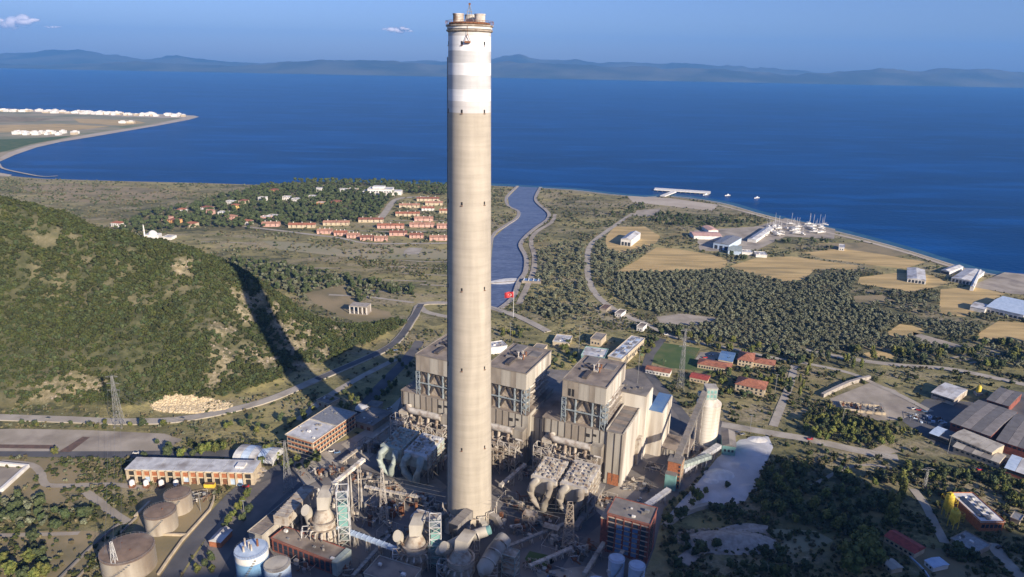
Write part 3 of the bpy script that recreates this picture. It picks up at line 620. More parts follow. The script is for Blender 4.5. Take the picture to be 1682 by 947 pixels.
# ------------------------------------------------------------------ builders for buildings
MESHES = {}; rbv = random.Random(8)
def shared(key, fn):
    if key not in MESHES: MESHES[key] = fn()
    return MESHES[key]
def pane_mesh(w, h, mat='glass'):
    return shared(('pane', round(w, 1), round(h, 1), mat), lambda: MB().box(-w/2, w/2, -.12, .12, 0, h).mesh('window', mat))
def panes(t, L, y, z0, n, w, h, rows=1, dz=3, face='front', name='window', mat='glass', x0=0, margin=.8, off=0.):
    "a row of openings on the front (y const) or on a side wall (x const), each its own part"
    me = pane_mesh(w, h, mat); span = L-2*margin
    for r in range(rows):
        for i in range(n):
            u = x0+margin+span*(i+.5)/n
            if face == 'front': inst(name, me, t, (u, y-.02, z0+r*dz))
            elif face == 'side': inst(name, me, t, (y+.02, u, z0+r*dz), math.pi/2)
def building(name, label, cat, FL, FR, BR, h, wall='cream_wall', roof='roof_dust', rtype='flat', rise=2., npanel=0, over=.4, win=None, side=None, doors=None, group=None, ridge='x', plinth=None, world=None):
    a, ang, L, D = world if world else rect(FL, FR, BR, h)
    t = thing(name, label, cat, (a[0], a[1], 0), ang, group)
    s = MB(); s.box(0, L, 0, D, -1, h); s.build('wall', wall, t)
    if rtype == 'flat':
        if npanel:
            for i in range(npanel):
                s = MB(); g_ = L/npanel; s.box(i*g_+.12, (i+1)*g_-.12, -over, D+over, h, h+.35+(i % 2)*.06); s.build('roof_panel', roof, t)
            s = MB(); s.box(.1, L-.1, .1, D-.1, h, h+.1); s.build('roof_deck', 'dark_steel', t)
        else:
            s = MB(); s.box(-over, L+over, -over, D+over, h, h+.3); s.build('roof', roof, t)
            s = MB(); e = over+.02
            for x0, x1, y0, y1 in ((-e, L+e, -e, -e+.35), (-e, L+e, D+e-.35, D+e), (-e, -e+.35, -e+.35, D+e-.35), (L+e-.35, L+e, -e+.35, D+e-.35)): s.box(x0, x1, y0, y1, h+.3, h+.75)
            s.build('parapet', wall, t)
        if L > 12 and D > 8 and not npanel:
            for k in range(int(min(9, L*D/90))+1):
                x, y, u = rbv.uniform(1, L-4), rbv.uniform(1, D-4), rbv.uniform(.8, 2.6); s = MB(); s.box(x, x+u, y, y+u*.7, h+.3, h+rbv.uniform(.8, 1.8)); s.build('roof_vent', rbv.choice(('galvanised', 'roof_grey', 'white_wall')), t)
    elif rtype == 'gable':
        if npanel:
            A = L if ridge == 'x' else D
            for i in range(npanel):
                s = MB(); g_ = A/npanel
                if ridge == 'x': s.gable(i*g_+(.1 if i else -over), (i+1)*g_-.1, -over, D+over, h+.02, h+rise, 'x')
                else: s.gable(-over, L+over, i*g_+.1, (i+1)*g_-.1, h+.02, h+rise, 'y')
                s.build('roof_panel', roof if not isinstance(roof, tuple) else roof[i % len(roof)], t)
        else: s = MB(); s.gable(-over, L+over, -over, D+over, h+.02, h+rise, ridge); s.build('roof', roof, t)
    elif rtype == 'hip': s = MB(); s.hip(-over-.3, L+over+.3, -over-.3, D+over+.3, h+.02, h+rise); s.build('roof', roof, t)
    elif rtype == 'shed':
        s = MB(); o = over; s.add([(-o, -o, h+.05), (L+o, -o, h+.05), (L+o, D+o, h+rise), (-o, D+o, h+rise), (-o, -o, h+.3), (L+o, -o, h+.3), (L+o, D+o, h+rise+.3), (-o, D+o, h+rise+.3)],
            [(3, 2, 1, 0), (4, 5, 6, 7), (0, 1, 5, 4), (1, 2, 6, 5), (2, 3, 7, 6), (3, 0, 4, 7)]); s.box(.05, L-.05, D-.5, D-.05, h-.1, h+rise); s.build('roof', roof, t)
    if win: n, w_, hh, rows, z0 = win[:5]; panes(t, L, 0, z0, n, w_, hh, rows, (win[5] if len(win) > 5 else 3.3))
    if side: n, w_, hh, rows, z0 = side[:5]; panes(t, D, L, z0, n, w_, hh, rows, 3.3, 'side')
    if doors: n, w_, hh = doors; panes(t, L, -.05, .1, n, w_, hh, 1, 3, name='door', mat='rust')
    t['L'] = L; t['D'] = D
    return t
def lattice(s, p0, p1, w0, w1, n, r=.12, legs=True):
    "square lattice mast between two points"
    p0, p1 = Vector(p0), Vector(p1)
    q = []
    for k in range(n+1):
        f = k/n; c = p0.lerp(p1, f); w_ = w0+(w1-w0)*f
        q.append([c+Vector((sx*w_/2, sy*w_/2, 0)) for sx, sy in ((-1, -1), (1, -1), (1, 1), (-1, 1))])
    for k in range(n):
        for j in range(4):
            a, b, c, d = q[k][j], q[k][(j+1) % 4], q[k+1][j], q[k+1][(j+1) % 4]
            if legs: s.beam(a, c, r*1.6)
            s.beam(a, d, r); s.beam(c, d, r)
            if k % 2 == 0: s.beam(b, c, r)
def frame(s, x0, x1, y0, y1, z0, z1, nx, ny, nz, r=.25, diag=True):
    "open steel frame"
    X = np.linspace(x0, x1, nx+1); Y = np.linspace(y0, y1, ny+1); Z = np.linspace(z0, z1, nz+1)
    for x in X:
        for y in Y:
            if x in (x0, x1) or y in (y0, y1): s.beam((x, y, z0), (x, y, z1), r)
    for z in Z[1:]:
        for x in (x0, x1): s.beam((x, y0, z), (x, y1, z), r*.8)
        for y in (y0, y1): s.beam((x0, y, z), (x1, y, z), r*.8)
    if diag:
        for i in range(nz):
            for j in range(nx):
                a, b = (X[j], X[j+1]) if (i+j) % 2 else (X[j+1], X[j])
                s.beam((a, y0, Z[i]), (b, y0, Z[i+1]), r*.6)
            for j in range(ny):
                a, b = (Y[j], Y[j+1]) if (i+j) % 2 else (Y[j+1], Y[j])
                s.beam((x1, a, Z[i]), (x1, b, Z[i+1]), r*.6); s.beam((x0, a, Z[i]), (x0, b, Z[i+1]), r*.6)
# ------------------------------------------------------------------ the three boiler units, plant frame: x to the right, y away
PA = math.radians(-24.6); PO = (78.5, 428.); ca_, sa_ = math.cos(PA), math.sin(PA)
def PW(p, q, z=0): return (PO[0]+p*ca_-q*sa_, PO[1]+p*sa_+q*ca_, z)
rb = random.Random(11)
def boiler_unit():
    t = thing('boiler_house', 'x', 'boiler house', PW(-30, 0), PA)
    # penthouse on stilts
    s = MB(); s.box(-16, 15.8, 0, 47, 59.4, 72); s.build('penthouse', 'cladding', t)
    for k in range(8): x = -16+31.8*k/8; s = MB(); s.box(x+.08, x+3.89, -.12-.04*(k % 2), -.01, 59.6, 71.9); s.build('wall_panel', rb.choice(('cladding', 'cladding', 'cladding', 'concrete')), t)
    for k in range(12): y = 47*k/12; s = MB(); s.box(15.81, 15.92+.04*(k % 2), y+.08, y+3.84, 59.6, 71.9); s.build('wall_panel', rb.choice(('cladding', 'cladding', 'white_cladding')), t)
    s = MB(); s.box(-16.3, 16.1, -.3, 47.3, 72, 72.5); s.build('penthouse_roof', 'roof_dust', t)
    s = MB()
    for a in ((-16.35, 16.15, -.35, .1), (-16.35, 16.15, 46.9, 47.35), (-16.35, -15.9, .1, 46.9), (15.7, 16.15, .1, 46.9)): s.box(*a, 72.5, 73.1)
    s.build('roof_edge', 'roof_grey', t)
    for x0, x1, y0, y1, z, m in ((-4.5, -1, 7, 20, 1.6, 'dark_steel'), (-10, -4, 20, 22.6, 1.2, 'roof_grey'), (-9.5, -3.5, 25, 27.5, 1.3, 'dark_steel'), (-12, -3, 33, 46, .9, 'roof_grey'), (4, 12, 30, 40, .5, 'roof_grey'), (-1.2, 2.2, 22, 31, 1.1, 'pale_steel')):
        s = MB(); s.box(x0, x1, y0, y1, 72.5, 72.5+z); s.build('roof_vent', m, t)
    for x, y, h in ((-1, 23, 4.5), (1.5, 25.5, 5.2), (0.2, 28.5, 4), (3.4, 22.5, 3.4), (2.6, 29, 3)):
        s = MB(); s.cyl(x, y, 72.5, 72.5+h, .55, n=10); s.cyl(x, y, 72.5+h, 72.9+h, .95, .95, 10); s.build('steam_pipe', 'rust' if h < 4.2 else 'pale_steel', t)
    s = MB(); s.box(-12, 12.5, 2.6, 45, 40, 59.4); s.build('furnace_wall', 'beige_steel', t)
    for x in (-12.6, -6, 6.5, 12.8):
        for y in (1.5, 24, 45.5):
            if abs(x) < 7 and y == 24: continue
            s = MB(); s.beam((x, y, 24), (x, y, 59.4), 1.1); s.build('column', 'dark_steel' if abs(x) > 7 else 'pale_blue_steel', t)
    for z0, z1 in ((41, 50), (50, 59)):
        for x0, x1 in ((-9.5, -.5), (.5, 9.5)):
            xm = (x0+x1)/2
            for a, b in ((x0, xm), (x1, xm)):
                s = MB(); s.beam((a, 1.9, z1), (b, 1.9, z0+1), 1.25); s.build('brace', 'dark_steel', t)
    # pale blue stair towers and galleries beside the furnace
    for x0, x1 in ((-15.8, -12.8), (12.8, 16.2)):
        s = MB(); frame(s, x0, x1, -.5, 6, 40, 59, 1, 1, 4, .42); s.build('stair_tower', 'pale_blue_steel', t)
        s = MB()
        for z in (44.7, 49.4, 54.2): s.box(x0, x1, -.4, 5.8, z, z+.18)
        s.build('landing', 'pale_blue_steel', t)
    s = MB(); s.box(-16, 16, .2, 1.6, 49.4, 49.9)
    s.build('gallery', 'pale_blue_steel', t)
    s = MB(); r = rb
    for k in range(26):
        y = r.uniform(6, 44); z = r.uniform(41.5, 58); L = r.uniform(2, 7); s.tube([(13.2+r.random()*2.4, y, z), (13.2+r.random()*2.4, y+L*r.choice((0, 1)), z+L*.6*r.choice((1, -1, 0)))], r.uniform(.18, .5), 6)
    for z in (44, 48, 52, 56): s.box(12.5, 16.5, 5, 45, z, z+.2)
    s.build('side_pipework', 'rusty_beige', t)
    for z in (45.5, 51, 56):
        s = MB(); s.tube([(12.9, 8, z), (15.2, 14, z+1.5), (15.2, 34, z+1.5), (13, 40, z)], .8, 8); s.build('side_duct', 'pale_steel', t)
    # lower house with panelled front
    s = MB(); s.box(-30, 17.7, 0, 50, -1, 39.6); s.build('lower_wall', 'cladding', t)
    s = MB(); s.box(-30.3, 17.9, -.4, 50.3, 39.6, 40.2); s.build('lower_roof', 'roof_dust', t)
    for x in np.arange(-28.5, 17, 5.2):
        s = MB(); s.box(x, x+.4, -.5, -.02, 21, 39.3); s.build('pilaster', 'dark_steel', t)
        s = MB(); s.box(x+.55, x+5.05, -.28, -.02, 28, 39.0); s.build('wall_panel', 'cladding' if rb.random() < .8 else 'concrete', t)
    for x, z, w_, h in ((2.5, 32.5, 3.6, 2.6), (8.6, 34, 2.2, 1.8)):
        s = MB(); s.box(x, x+w_, -.45, -.3, z, z+h); s.build('opening', 'dark_opening', t)
    # big round air duct across the front
    s = MB(); s.tube([(-21, -4, 31), (-20, -5.5, 28.6), (-18, -6, 28), (9, -6, 28)], 2.6, 14); s.build('air_duct', 'pale_steel', t, True)
    for x in (-17, -9.5, -2, 5.5):
        s = MB(); s.tube([(x, -6, 27), (x, -7.5, 22), (x+1.5, -12, 18), (x+1.5, -16, 17)], 1.25, 10); s.build('down_pipe', 'beige_steel', t, True)
    s = MB(); s.box(9, 17, -7, -.1, 16, 30); s.build('duct_box', 'cladding', t)
    s = MB(); s.box(-27, -20, -8, -.1, 20, 27); s.build('duct_box', 'rusty_beige', t)
    # cluttered steelwork, fans and pipes between boiler and filters
    for (x0, x1, y0, y1, z1, nx, nz, m) in ((-30, -18, -16, -9, 25, 2, 4, 'pale_steel'), (-16, -2, -15, -7.5, 21, 3, 3, 'pale_steel'), (1, 15, -15, -7.5, 23, 3, 4, 'pale_steel'), (-10, 6, -21, -16, 15, 3, 2, 'beige_steel')):
        s = MB(); frame(s, x0, x1, y0, y1, 0, z1, nx, 1, nz, .42); s.build('steel_frame', m, t)
    for z in (8, 13.5, 19):
        s = MB(); s.box(-29, 15, -15, -7.6, z, z+.25); s.build('walkway', 'rusty_beige', t)
    for k in range(40):
        x = rb.uniform(-29, 15); y = rb.uniform(-17, -1); z = rb.uniform(9, 25); kx, ky, kz = rb.choice(((6, 0, 0), (4, 0, 3), (0, -5, 2), (0, -4, -5), (2, -3, 5), (0, 0, 6), (5, -2, -3)))
        s = MB(); s.tube([(x, y, z), (x+kx*.6, y+ky*.5, z+kz*.2), (x+kx, y+ky, z+kz)], rb.uniform(.3, .85), 7); s.build('pipe', rb.choice(('pale_steel', 'beige_steel', 'rusty_beige', 'pale_steel', 'dark_steel')), t)
    for k in range(14):
        x = rb.uniform(-28, 13); y = rb.uniform(-16, -4); z = rb.choice((0, 8.2, 13.7, 19.2)); w_ = rb.uniform(1.5, 3.5)
        s = MB(); s.box(x, x+w_, y, y+w_*.9, z, z+rb.uniform(1.4, 3.4)); s.build('machine', rb.choice(('beige_steel', 'dark_steel', 'rusty_beige', 'pale_steel', 'roof_grey')), t)
    for x in (-24, -8, 4):
        s = MB(); s.lathe(x, -12.5, [(2.6, 0), (2.6, 5), (1.9, 7), (1.9, 11)], 14); s.build('fan_housing', 'rusty_beige', t, True)
    return t
bu = boiler_unit(); bu['label'] = 'boiler house nearest the ribbed white wall, with a dark window in its box-like top floor'
s = MB(); s.box(-11.5, -7, -.28, -.17, 61, 66.5); s.build('window', 'dark_opening', bu)
for a in ((-9.4, -9.1, 61, 66.5),): s = MB(); s.box(a[0], a[1], -.36, -.29, a[2], a[3]); s.build('mullion', 'cladding', bu)
sv = [c for c in bu.children if c.name.startswith(('window', 'mullion'))]
b2 = copy_tree(bu, PW(-88, -3.5), label='middle boiler house standing just right of the tall chimney', group=None)
b1 = copy_tree(bu, PW(-144.5, -9.5), label='boiler house half hidden behind the left edge of the chimney')
for b in (b1, b2):
    for c in list(b.children):
        if c.name.startswith(('window', 'mullion')): bpy.data.objects.remove(c)
for b in (bu, b1, b2): b['group'] = 'boiler houses of the power station'
# electrostatic filters with curved flues in front, two boxes to a unit
def esp(p0, p1, q0, q1, H, label, mat='cladding', roofm='pale_steel'):
    L, D = p1-p0, q1-q0; t = thing('dust_filter', label, 'dust filter', PW(p0, q0), PA, 'dust filters with curved flues')
    s = MB(); s.add([(0, 0, 12), (L, 0, 12), (L, D, 9), (0, D, 9), (0, 0, H), (L, 0, H), (L, D, H+2.5), (0, D, H+2.5)], [(3, 2, 1, 0), (4, 5, 6, 7), (0, 1, 5, 4), (1, 2, 6, 5), (2, 3, 7, 6), (3, 0, 4, 7)]); s.build('casing', mat, t)
    s = MB(); s.box(-.4, L+.4, -.5, 1.2, H-1.8, H+.8); s.build('top_beam', roofm, t)
    s = MB(); s.add([(-.3, .5, H+.25), (L+.3, .5, H+.25), (L+.3, D+.3, H+2.8), (-.3, D+.3, H+2.8), (-.3, .5, H+.6), (L+.3, .5, H+.6), (L+.3, D+.3, H+3.1), (-.3, D+.3, H+3.1)], [(4, 5, 6, 7), (0, 1, 5, 4), (1, 2, 6, 5), (2, 3, 7, 6), (3, 0, 4, 7)]); s.build('roof_deck', roofm, t)
    for i in range(5):
        for j in range(7):
            x, y = L*(i+rb.uniform(.05, .4))/5.3, D*(j+.6+rb.uniform(0, .4))/8; s = MB(); w2 = rb.uniform(.05, .14); s.box(x, x+L*w2, y, y+D*rb.uniform(.03, .09), H+.2, H+1.1+2.6*y/D+rb.uniform(0, 1.1)); s.build('rapper_box', rb.choice((roofm, 'cladding', roofm, 'beige_steel')), t)
    s = MB()
    for j in range(4):
        y = D*(j+.1)/4; s.box(L, L+.9, y, y+.3, 2, H+2)
    for z in (14, 17.5, 21): s.box(L+.05, L+1.1, 0, D, z, z+.2)
    s.build('side_stair', 'rusty_beige', t)
    for j in range(4):
        for i in range(2):
            x, y = L*(i+.5)/2, D*(j+.5)/4; s = MB(); s.lathe(x, y, [(.5, 4), (min(L/4, D/8)*1.25, 11.9)], 4); s.build('hopper', 'rusty_beige', t)
    s = MB(); frame(s, .3, L-.3, .5, D-.5, 0, 12, 2, 3, 1, .5); s.build('support_frame', 'dark_steel', t)
    for cx, sg in ((L*.2, -1), (L*.78, 1)):
        r = L*.15; m_ = (L*.5-cx)
        pts = [(cx, 1.0, H-1.4), (cx, -1.4, H-1.6), (cx-(1.6 if sg < 0 else -.6), -3.4, H-3.8), (cx-(2.2 if sg < 0 else -.4), -4.4, H-8), (cx+(-1.2 if sg < 0 else -1.6), -4.6, H-12.5), (cx+m_*.45, -3.8, H-16.5), (cx+m_*.8, -2.4, H-19.5), (cx+m_*.85, -1, 1)]
        s = MB(); s.tube(pts, r, 12, r*.75); s.build('curved_flue', mat, t, True)
    return t
esp(-46.5, -29.5, -50, -27, 23, 'lit dust filter, left one of the sunlit pair right of the chimney')
esp(-26.5, -8.5, -49, -22, 23, 'lit dust filter, right one of the sunlit pair right of the chimney', 'cladding')
esp(-158.5, -142, -60, -36, 22, 'shaded grey-green dust filter, leftmost of all, beside the dark road', 'pale_teal', 'pale_teal')
esp(-139, -121, -60, -36, 22, 'pale roofed dust filter tucked against the left side of the chimney', 'pale_teal', 'white_metal')
esp(-104, -87, -54, -30, 22, 'dust filter mostly hidden behind the chimney, its lit corner showing on the right')
# link buildings between the units
def link(p0, q0, p1, q1, h, label):
    t = thing('link_building', label, 'industrial building', PW(p0, q0), PA); L, D = p1-p0, q1-q0
    s = MB(); s.box(0, L, 0, D, -1, h); s.build('wall', 'cladding', t); s = MB(); s.add([(-.3, -.3, h), (L+.3, -.3, h), (L+.3, D, h), (-.3, D, h), (-.3, -.3, h+.4), (L+.3, -.3, h+.4), (L+.3, D, h+.5), (-.3, D, h+.5)], [(4, 5, 6, 7), (0, 1, 5, 4), (1, 2, 6, 5), (2, 3, 7, 6), (3, 0, 4, 7)]); s.build('roof', 'roof_dust', t)
    for x in np.arange(2, L-1, 4): s = MB(); s.box(x, x+.4, -.25, -.02, h*.5, h-.5); s.build('pilaster', 'dark_steel', t)
    s = MB(); s.box(L*.3, L*.75, -.3, -.02, h*.1, h*.45); s.build('opening', 'dark_opening', t)
link(-70.1, 4, -60.3, 50, 36, 'link block between the middle boiler house and the one by the ribbed wall')
link(-127, 2, -118.5, 44, 36, 'link block behind the chimney between the two left boiler houses')
# turbine and bunker block with tall ribs on its sunny right wall
def ribbed():
    t = thing('turbine_hall', 'long high hall with tall white ribs on its sunlit right wall', 'industrial building', PW(-12, -1), PA)
    s = MB(); s.box(0, 12, 0, 42, -1, 41); s.build('wall', 'cladding', t)
    s = MB(); s.box(-.2, 12.3, -.3, 42, 41, 41.6); s.build('roof', 'roof_grey', t)
    for y in np.arange(.2, 41, 2.6):
        s = MB(); s.box(12.02, 13.1, y, y+1.45, -1, 41.5); s.build('wall_rib', 'white_cladding', t)
    for i in range(7): s = MB(); s.box(1, 11, 2+i*5.6, 2+i*5.6+4.9, 41.6, 41.75+.12*(i % 2)); s.build('roof_sheet', 'roof_grey' if i % 2 else 'roof_dust', t)
    s = MB(); s.box(-.2, .4, -.3, 42, 41.6, 43); s.box(11.8, 12.4, -.3, 42, 41.6, 42.2); s.build('parapet', 'cladding', t)
    for x in (.5, 6, 11): s = MB(); s.box(x, x+.5, -.35, -.02, 3, 40.5); s.build('pilaster', 'dark_steel', t)
    s = MB(); s.box(3, 11, -.3, -.03, 0, 9); s.build('brick_infill', 'orange_brick', t)
    # higher staircase tower behind
    s = MB(); s.box(-14, 16, 42.2, 60, -1, 52); s.build('tower_wall', 'white_cladding', t)
    s = MB(); s.box(-14.3, 16.3, 42, 60.3, 52, 52.6); s.build('tower_roof', 'roof_grey', t)
    for k in range(6): s = MB(); s.box(-12+k*4, -9.5+k*4, 46+(k % 3)*3, 48+(k % 3)*3, 52.6, 53.8); s.build('roof_vent', 'roof_grey', t)
    for y in np.arange(42.6, 59.5, 2.8): s = MB(); s.box(16.02, 16.8, y, y+1.5, -1, 51.6); s.build('wall_rib', 'white_cladding', t)
    s = MB(); s.box(12.1, 15.8, 33, 42.1, -1, 20); s.build('side_annex', 'rusty_beige', t)
    s = MB(); s.box(16.9, 27, 52, 84, -1, 37); s.build('rear_wall', 'white_cladding', t)
    s = MB(); s.box(16.8, 27.2, 51.8, 84.2, 37, 37.5); s.build('rear_roof', 'blue_roof', t)
    for y in np.arange(52.5, 83, 2.8): s = MB(); s.box(27.02, 27.8, y, y+1.5, -1, 37.9); s.build('wall_rib', 'white_cladding', t)
    s = MB(); s.box(-150, 16.7, 60.5, 92, -1, 30); s.build('machine_hall', 'cladding', t)
    s = MB(); s.box(-150.3, 16.7, 60.4, 92.3, 30, 30.5); s.build('machine_hall_roof', 'roof_grey', t)
    return t
ribbed()
link(27.9-12, 55, 36, 78, 6, 'low flat annex at the foot of the rear white ribbed wall')
# ------------------------------------------------------------------ flue gas scrubbers at the front
def scrubber(cx, cy, rz, label, H=30, tilt=1, tower=True, big=6.8):
    t = thing('scrubber', label, 'gas scrubber', (cx, cy, 0), rz, 'gas scrubbers around the chimney foot')
    s = MB(); s.lathe(0, 0, [(big, 0), (big, H*.55), (big*.98, H*.56), (big*.62, H*.74), (big*.55, H*.8)], 28); s.build('vessel', 'rusty_beige', t, True)
    s = MB(); s.lathe(0, 0, [(big+.25, H*.54), (big+.25, H*.56)], 28, False); s.lathe(0, 0, [(big+.2, H*.3), (big+.2, H*.315)], 28, False); s.build('stiffening_ring', 'pale_steel', t)
    w_ = big*.8
    s = MB(); v = [(-w_*.55, -w_*.5, H*.74), (w_*.55, -w_*.5, H*.74), (w_*.55, w_*.6, H*.74), (-w_*.55, w_*.6, H*.74), (-w_*.6, w_*.0, H*1.02), (w_*.8, -w_*.1, H*1.02), (w_*1.3, w_*1.5, H*1.1), (-w_*.1, w_*1.6, H*1.1)]
    s.add(v, [(3, 2, 1, 0), (4, 5, 6, 7), (0, 1, 5, 4), (1, 2, 6, 5), (2, 3, 7, 6), (3, 0, 4, 7)]); s.build('hood_duct', 'cladding', t)
    s = MB(); s.tube([(-7.5, 6, H*.2), (-8.5, 4, H*.5), (-9.5, 1.5, H*.72), (-10.2, -1, H*.8)], 2.5, 14, 3.4); s.build('inlet_duct', 'cladding', t, True)
    s = MB(); frame(s, -13, -7.5, -4, 1, 0, H*.42, 1, 1, 2, .45); s.build('duct_support', 'white_metal', t)
    for k in range(6):
        a = math.radians(195+k*24); x, y = math.cos(a)*(big+1.2), math.sin(a)*(big+1.2)
        s = MB(); s.tube([(x*.85, y*.85, H*.42), (x*1.15, y*1.15, H*.44), (x*1.25, y*1.25, H*.36), (x*1.25, y*1.25, 1)], .55, 8); s.build('pump_pipe', 'pale_steel' if k % 2 else 'rusty_beige', t, True)
    if tower:
        s = MB(); frame(s, 8.5, 15, -3.5, 4.5, 0, H*1.18, 1, 1, 8, .45); s.build('stair_frame', 'white_metal', t)
        s = MB()
        for k in range(7): z = (k+1)*H*.145; s.box(8.6, 14.9, -3.4, 4.4, z, z+.2); s.tube([(9, -3, z-H*.145), (14.3, -3, z)], .3, 4)
        s.build('stair_flight', 'pale_teal', t)
        s = MB(); s.box(9.2, 14.3, -3.2, 0, H*.45, H*.9); s.build('lift_casing', 'teal', t)
    s = MB(); r = rb
    for k in range(22):
        x, y, z = r.uniform(-9, 9), r.uniform(-9, 3), r.uniform(1, H*.6); s.tube([(x, y, z), (x+r.choice((0, 3, -3)), y+r.choice((0, 3)), z+r.choice((0, 0, 4)))], r.uniform(.12, .4), 5)
    for z in (H*.25, H*.45, H*.6): s.lathe(0, 0, [(big+1.4, z), (big+1.4, z+.15), (big+.05, z+.15)], 24, False)
    s.build('platforms', 'beige_steel', t)
    return t
sc1 = U(535, 895); scrubber(sc1[0], sc1[1], .15, 'leftmost scrubber, tall rusty vessel with a white stair frame, far left of the chimney', 33)
sc2 = U(683, 928); scrubber(sc2[0], sc2[1], .1, 'middle scrubber with a white topped frame just left of the chimney foot', 27)
sc3 = U(757, 950); scrubber(sc3[0], sc3[1], -.25, 'right scrubber partly in front of the chimney foot, with a teal capped duct', 25, tower=False)
def bx_duct(label, p, q, w_, h, mat='rusty_beige', name='gas_duct', legs=3, cat='gas duct', legmat='pale_steel', cap=None):
    "a big box duct on trestles from p to q (x, y, z)"
    p, q = Vector(p), Vector(q); d = q-p; L = math.hypot(d.x, d.y); ang = math.atan2(d.y, d.x)
    t = thing(name, label, cat, (p.x, p.y, 0), ang)
    z0, z1 = p.z, q.z
    s = MB(); s.add([(0, -w_/2, z0), (L, -w_/2, z1), (L, w_/2, z1), (0, w_/2, z0), (0, -w_/2, z0+h), (L, -w_/2, z1+h), (L, w_/2, z1+h), (0, w_/2, z0+h)], [(3, 2, 1, 0), (4, 5, 6, 7), (0, 1, 5, 4), (1, 2, 6, 5), (2, 3, 7, 6), (3, 0, 4, 7)])
    s.build('casing', mat, t)
    s = MB(); n = max(3, int(L/3.5))
    for k in range(n+1):
        x = L*k/n; z = z0+(z1-z0)*k/n; s.box(x-.15, x+.15, -w_/2-.25, w_/2+.25, z-.2, z+h+.25)
    s.build('stiffener', mat, t)['kind'] = 'stuff'
    for k in range(legs):
        f = (k+.5)/legs; x = L*f; z = z0+(z1-z0)*f
        for y in (-w_/2+.3, w_/2-.3):
            s = MB(); s.beam((x-.8, y, -.2), (x, y, z), .4); s.beam((x+.8, y, -.2), (x, y, z), .4); s.build('trestle', legmat, t)
    if cap: s = MB(); s.box(L, L+2.5, -w_/2-.2, w_/2+.2, z1-.2, z1+h+.2); s.build('end_cap', cap, t)
    return t
def W3(px, py, h): return (*U(px, py, h), h)
bx_duct('long brown box duct running left from the leftmost scrubber to the blue tank', W3(462, 862, 14), W3(505, 815, 14), 9, 6)
def round_duct(label, pts, r, mat='cladding', cap=None):
    a = Vector(pts[0]); t = thing('round_duct', label, 'gas duct', (a.x, a.y, 0)); L_ = [Vector(p)-Vector((a.x, a.y, 0)) for p in pts]; d = (L_[1]-L_[0]).normalized(); e = (L_[-1]-L_[-2]).normalized()
    s = MB(); q = [L_[0]-d*r*.8]+L_+[L_[-1]+e*r*.4]; n = 18; base = len(s.v); rr = [r*.35]+[r]*len(L_)+[r*.8]
    rings = []
    for i, c in enumerate(q):
        dd = (q[min(i+1, len(q)-1)]-q[max(i-1, 0)]).normalized(); u = dd.cross(Vector((0, 0, 1))).normalized(); w2 = u.cross(dd)
        rings += [tuple(c+u*math.cos(6.2832*k/n)*rr[i]+w2*math.sin(6.2832*k/n)*rr[i]) for k in range(n)]
    s.add(rings, [(i*n+k, i*n+(k+1) % n, (i+1)*n+(k+1) % n, (i+1)*n+k) for i in range(len(q)-1) for k in range(n)]+[tuple(range(n)), tuple(range((len(q)-1)*n, len(q)*n))[::-1]]); s.build('casing', mat, t, True)
    for f in (.2, .5, .8): c = L_[0].lerp(L_[-1], f); s = MB(); s.tube([c-d*.3, c+d*.3], r+.25, 18); s.build('stiffening_ring', 'pale_steel', t)
    if cap: s = MB(); s.tube([L_[-1]+e*r*.3, L_[-1]+e*(r*.3+2)], r*.85, 18); s.build('end_cap', cap, t)
    for f in (.25, .75):
        c = L_[0].lerp(L_[-1], f); s = MB(); frame(s, c.x-r, c.x+r, c.y-1.5, c.y+1.5, 0, max(c.z-r*.6, 2), 2, 1, 2, .35); s.build('support_frame', 'pale_steel', t)
    return t
round_duct('pale round duct sloping up into the chimney foot, with a teal end', [W3(722, 905, 14), W3(760, 885, 17), W3(798, 872, 22)], 3.1, 'cladding', 'teal')
round_duct('broad dusty round duct, nearest the camera at the chimney foot', [W3(795, 935, 12), W3(812, 905, 15), W3(828, 885, 19)], 4.6, 'cladding')
bx_duct('brown duct left of the chimney base behind the scrubbers', W3(745, 875, 14), W3(770, 850, 16), 6, 6, 'roof_grey')
bx_duct('light roofed inclined gallery at the top of the leftmost scrubber', W3(548, 797, 34), W3(597, 757, 34), 2.6, 2, 'white_cladding', 'conveyor_gallery', 3, 'conveyor')
bx_duct('thin pipe bridge running right from under the leftmost scrubber', W3(555, 868, 8), W3(655, 905, 8), 3, 1.6, 'blue_white', 'pipe_bridge', 5, 'pipe bridge')
bx_duct('slanting pipe bridge behind the chimney foot on the left', W3(700, 775, 6), W3(735, 750, 8), 2.4, 1.8, 'pale_steel', 'pipe_bridge', 2, 'pipe bridge')
bx_duct('slanting conveyor between the middle boiler house and the lit filters', W3(822, 800, 5), W3(862, 765, 9), 2.6, 2, 'pale_steel', 'conveyor_gallery', 3, 'conveyor')
bx_duct('long dark conveyor right of the lattice pylon, rising towards the boilers', W3(945, 870, 2), W3(990, 800, 8), 3.5, 2.4, 'roof_grey', 'conveyor_gallery', 4, 'conveyor')
bx_duct('low grey conveyor running down to the bottom edge left of the brick block', W3(960, 945, 1.5), W3(1000, 880, 5), 2.4, 1.8, 'cladding', 'conveyor_gallery', 4, 'conveyor')
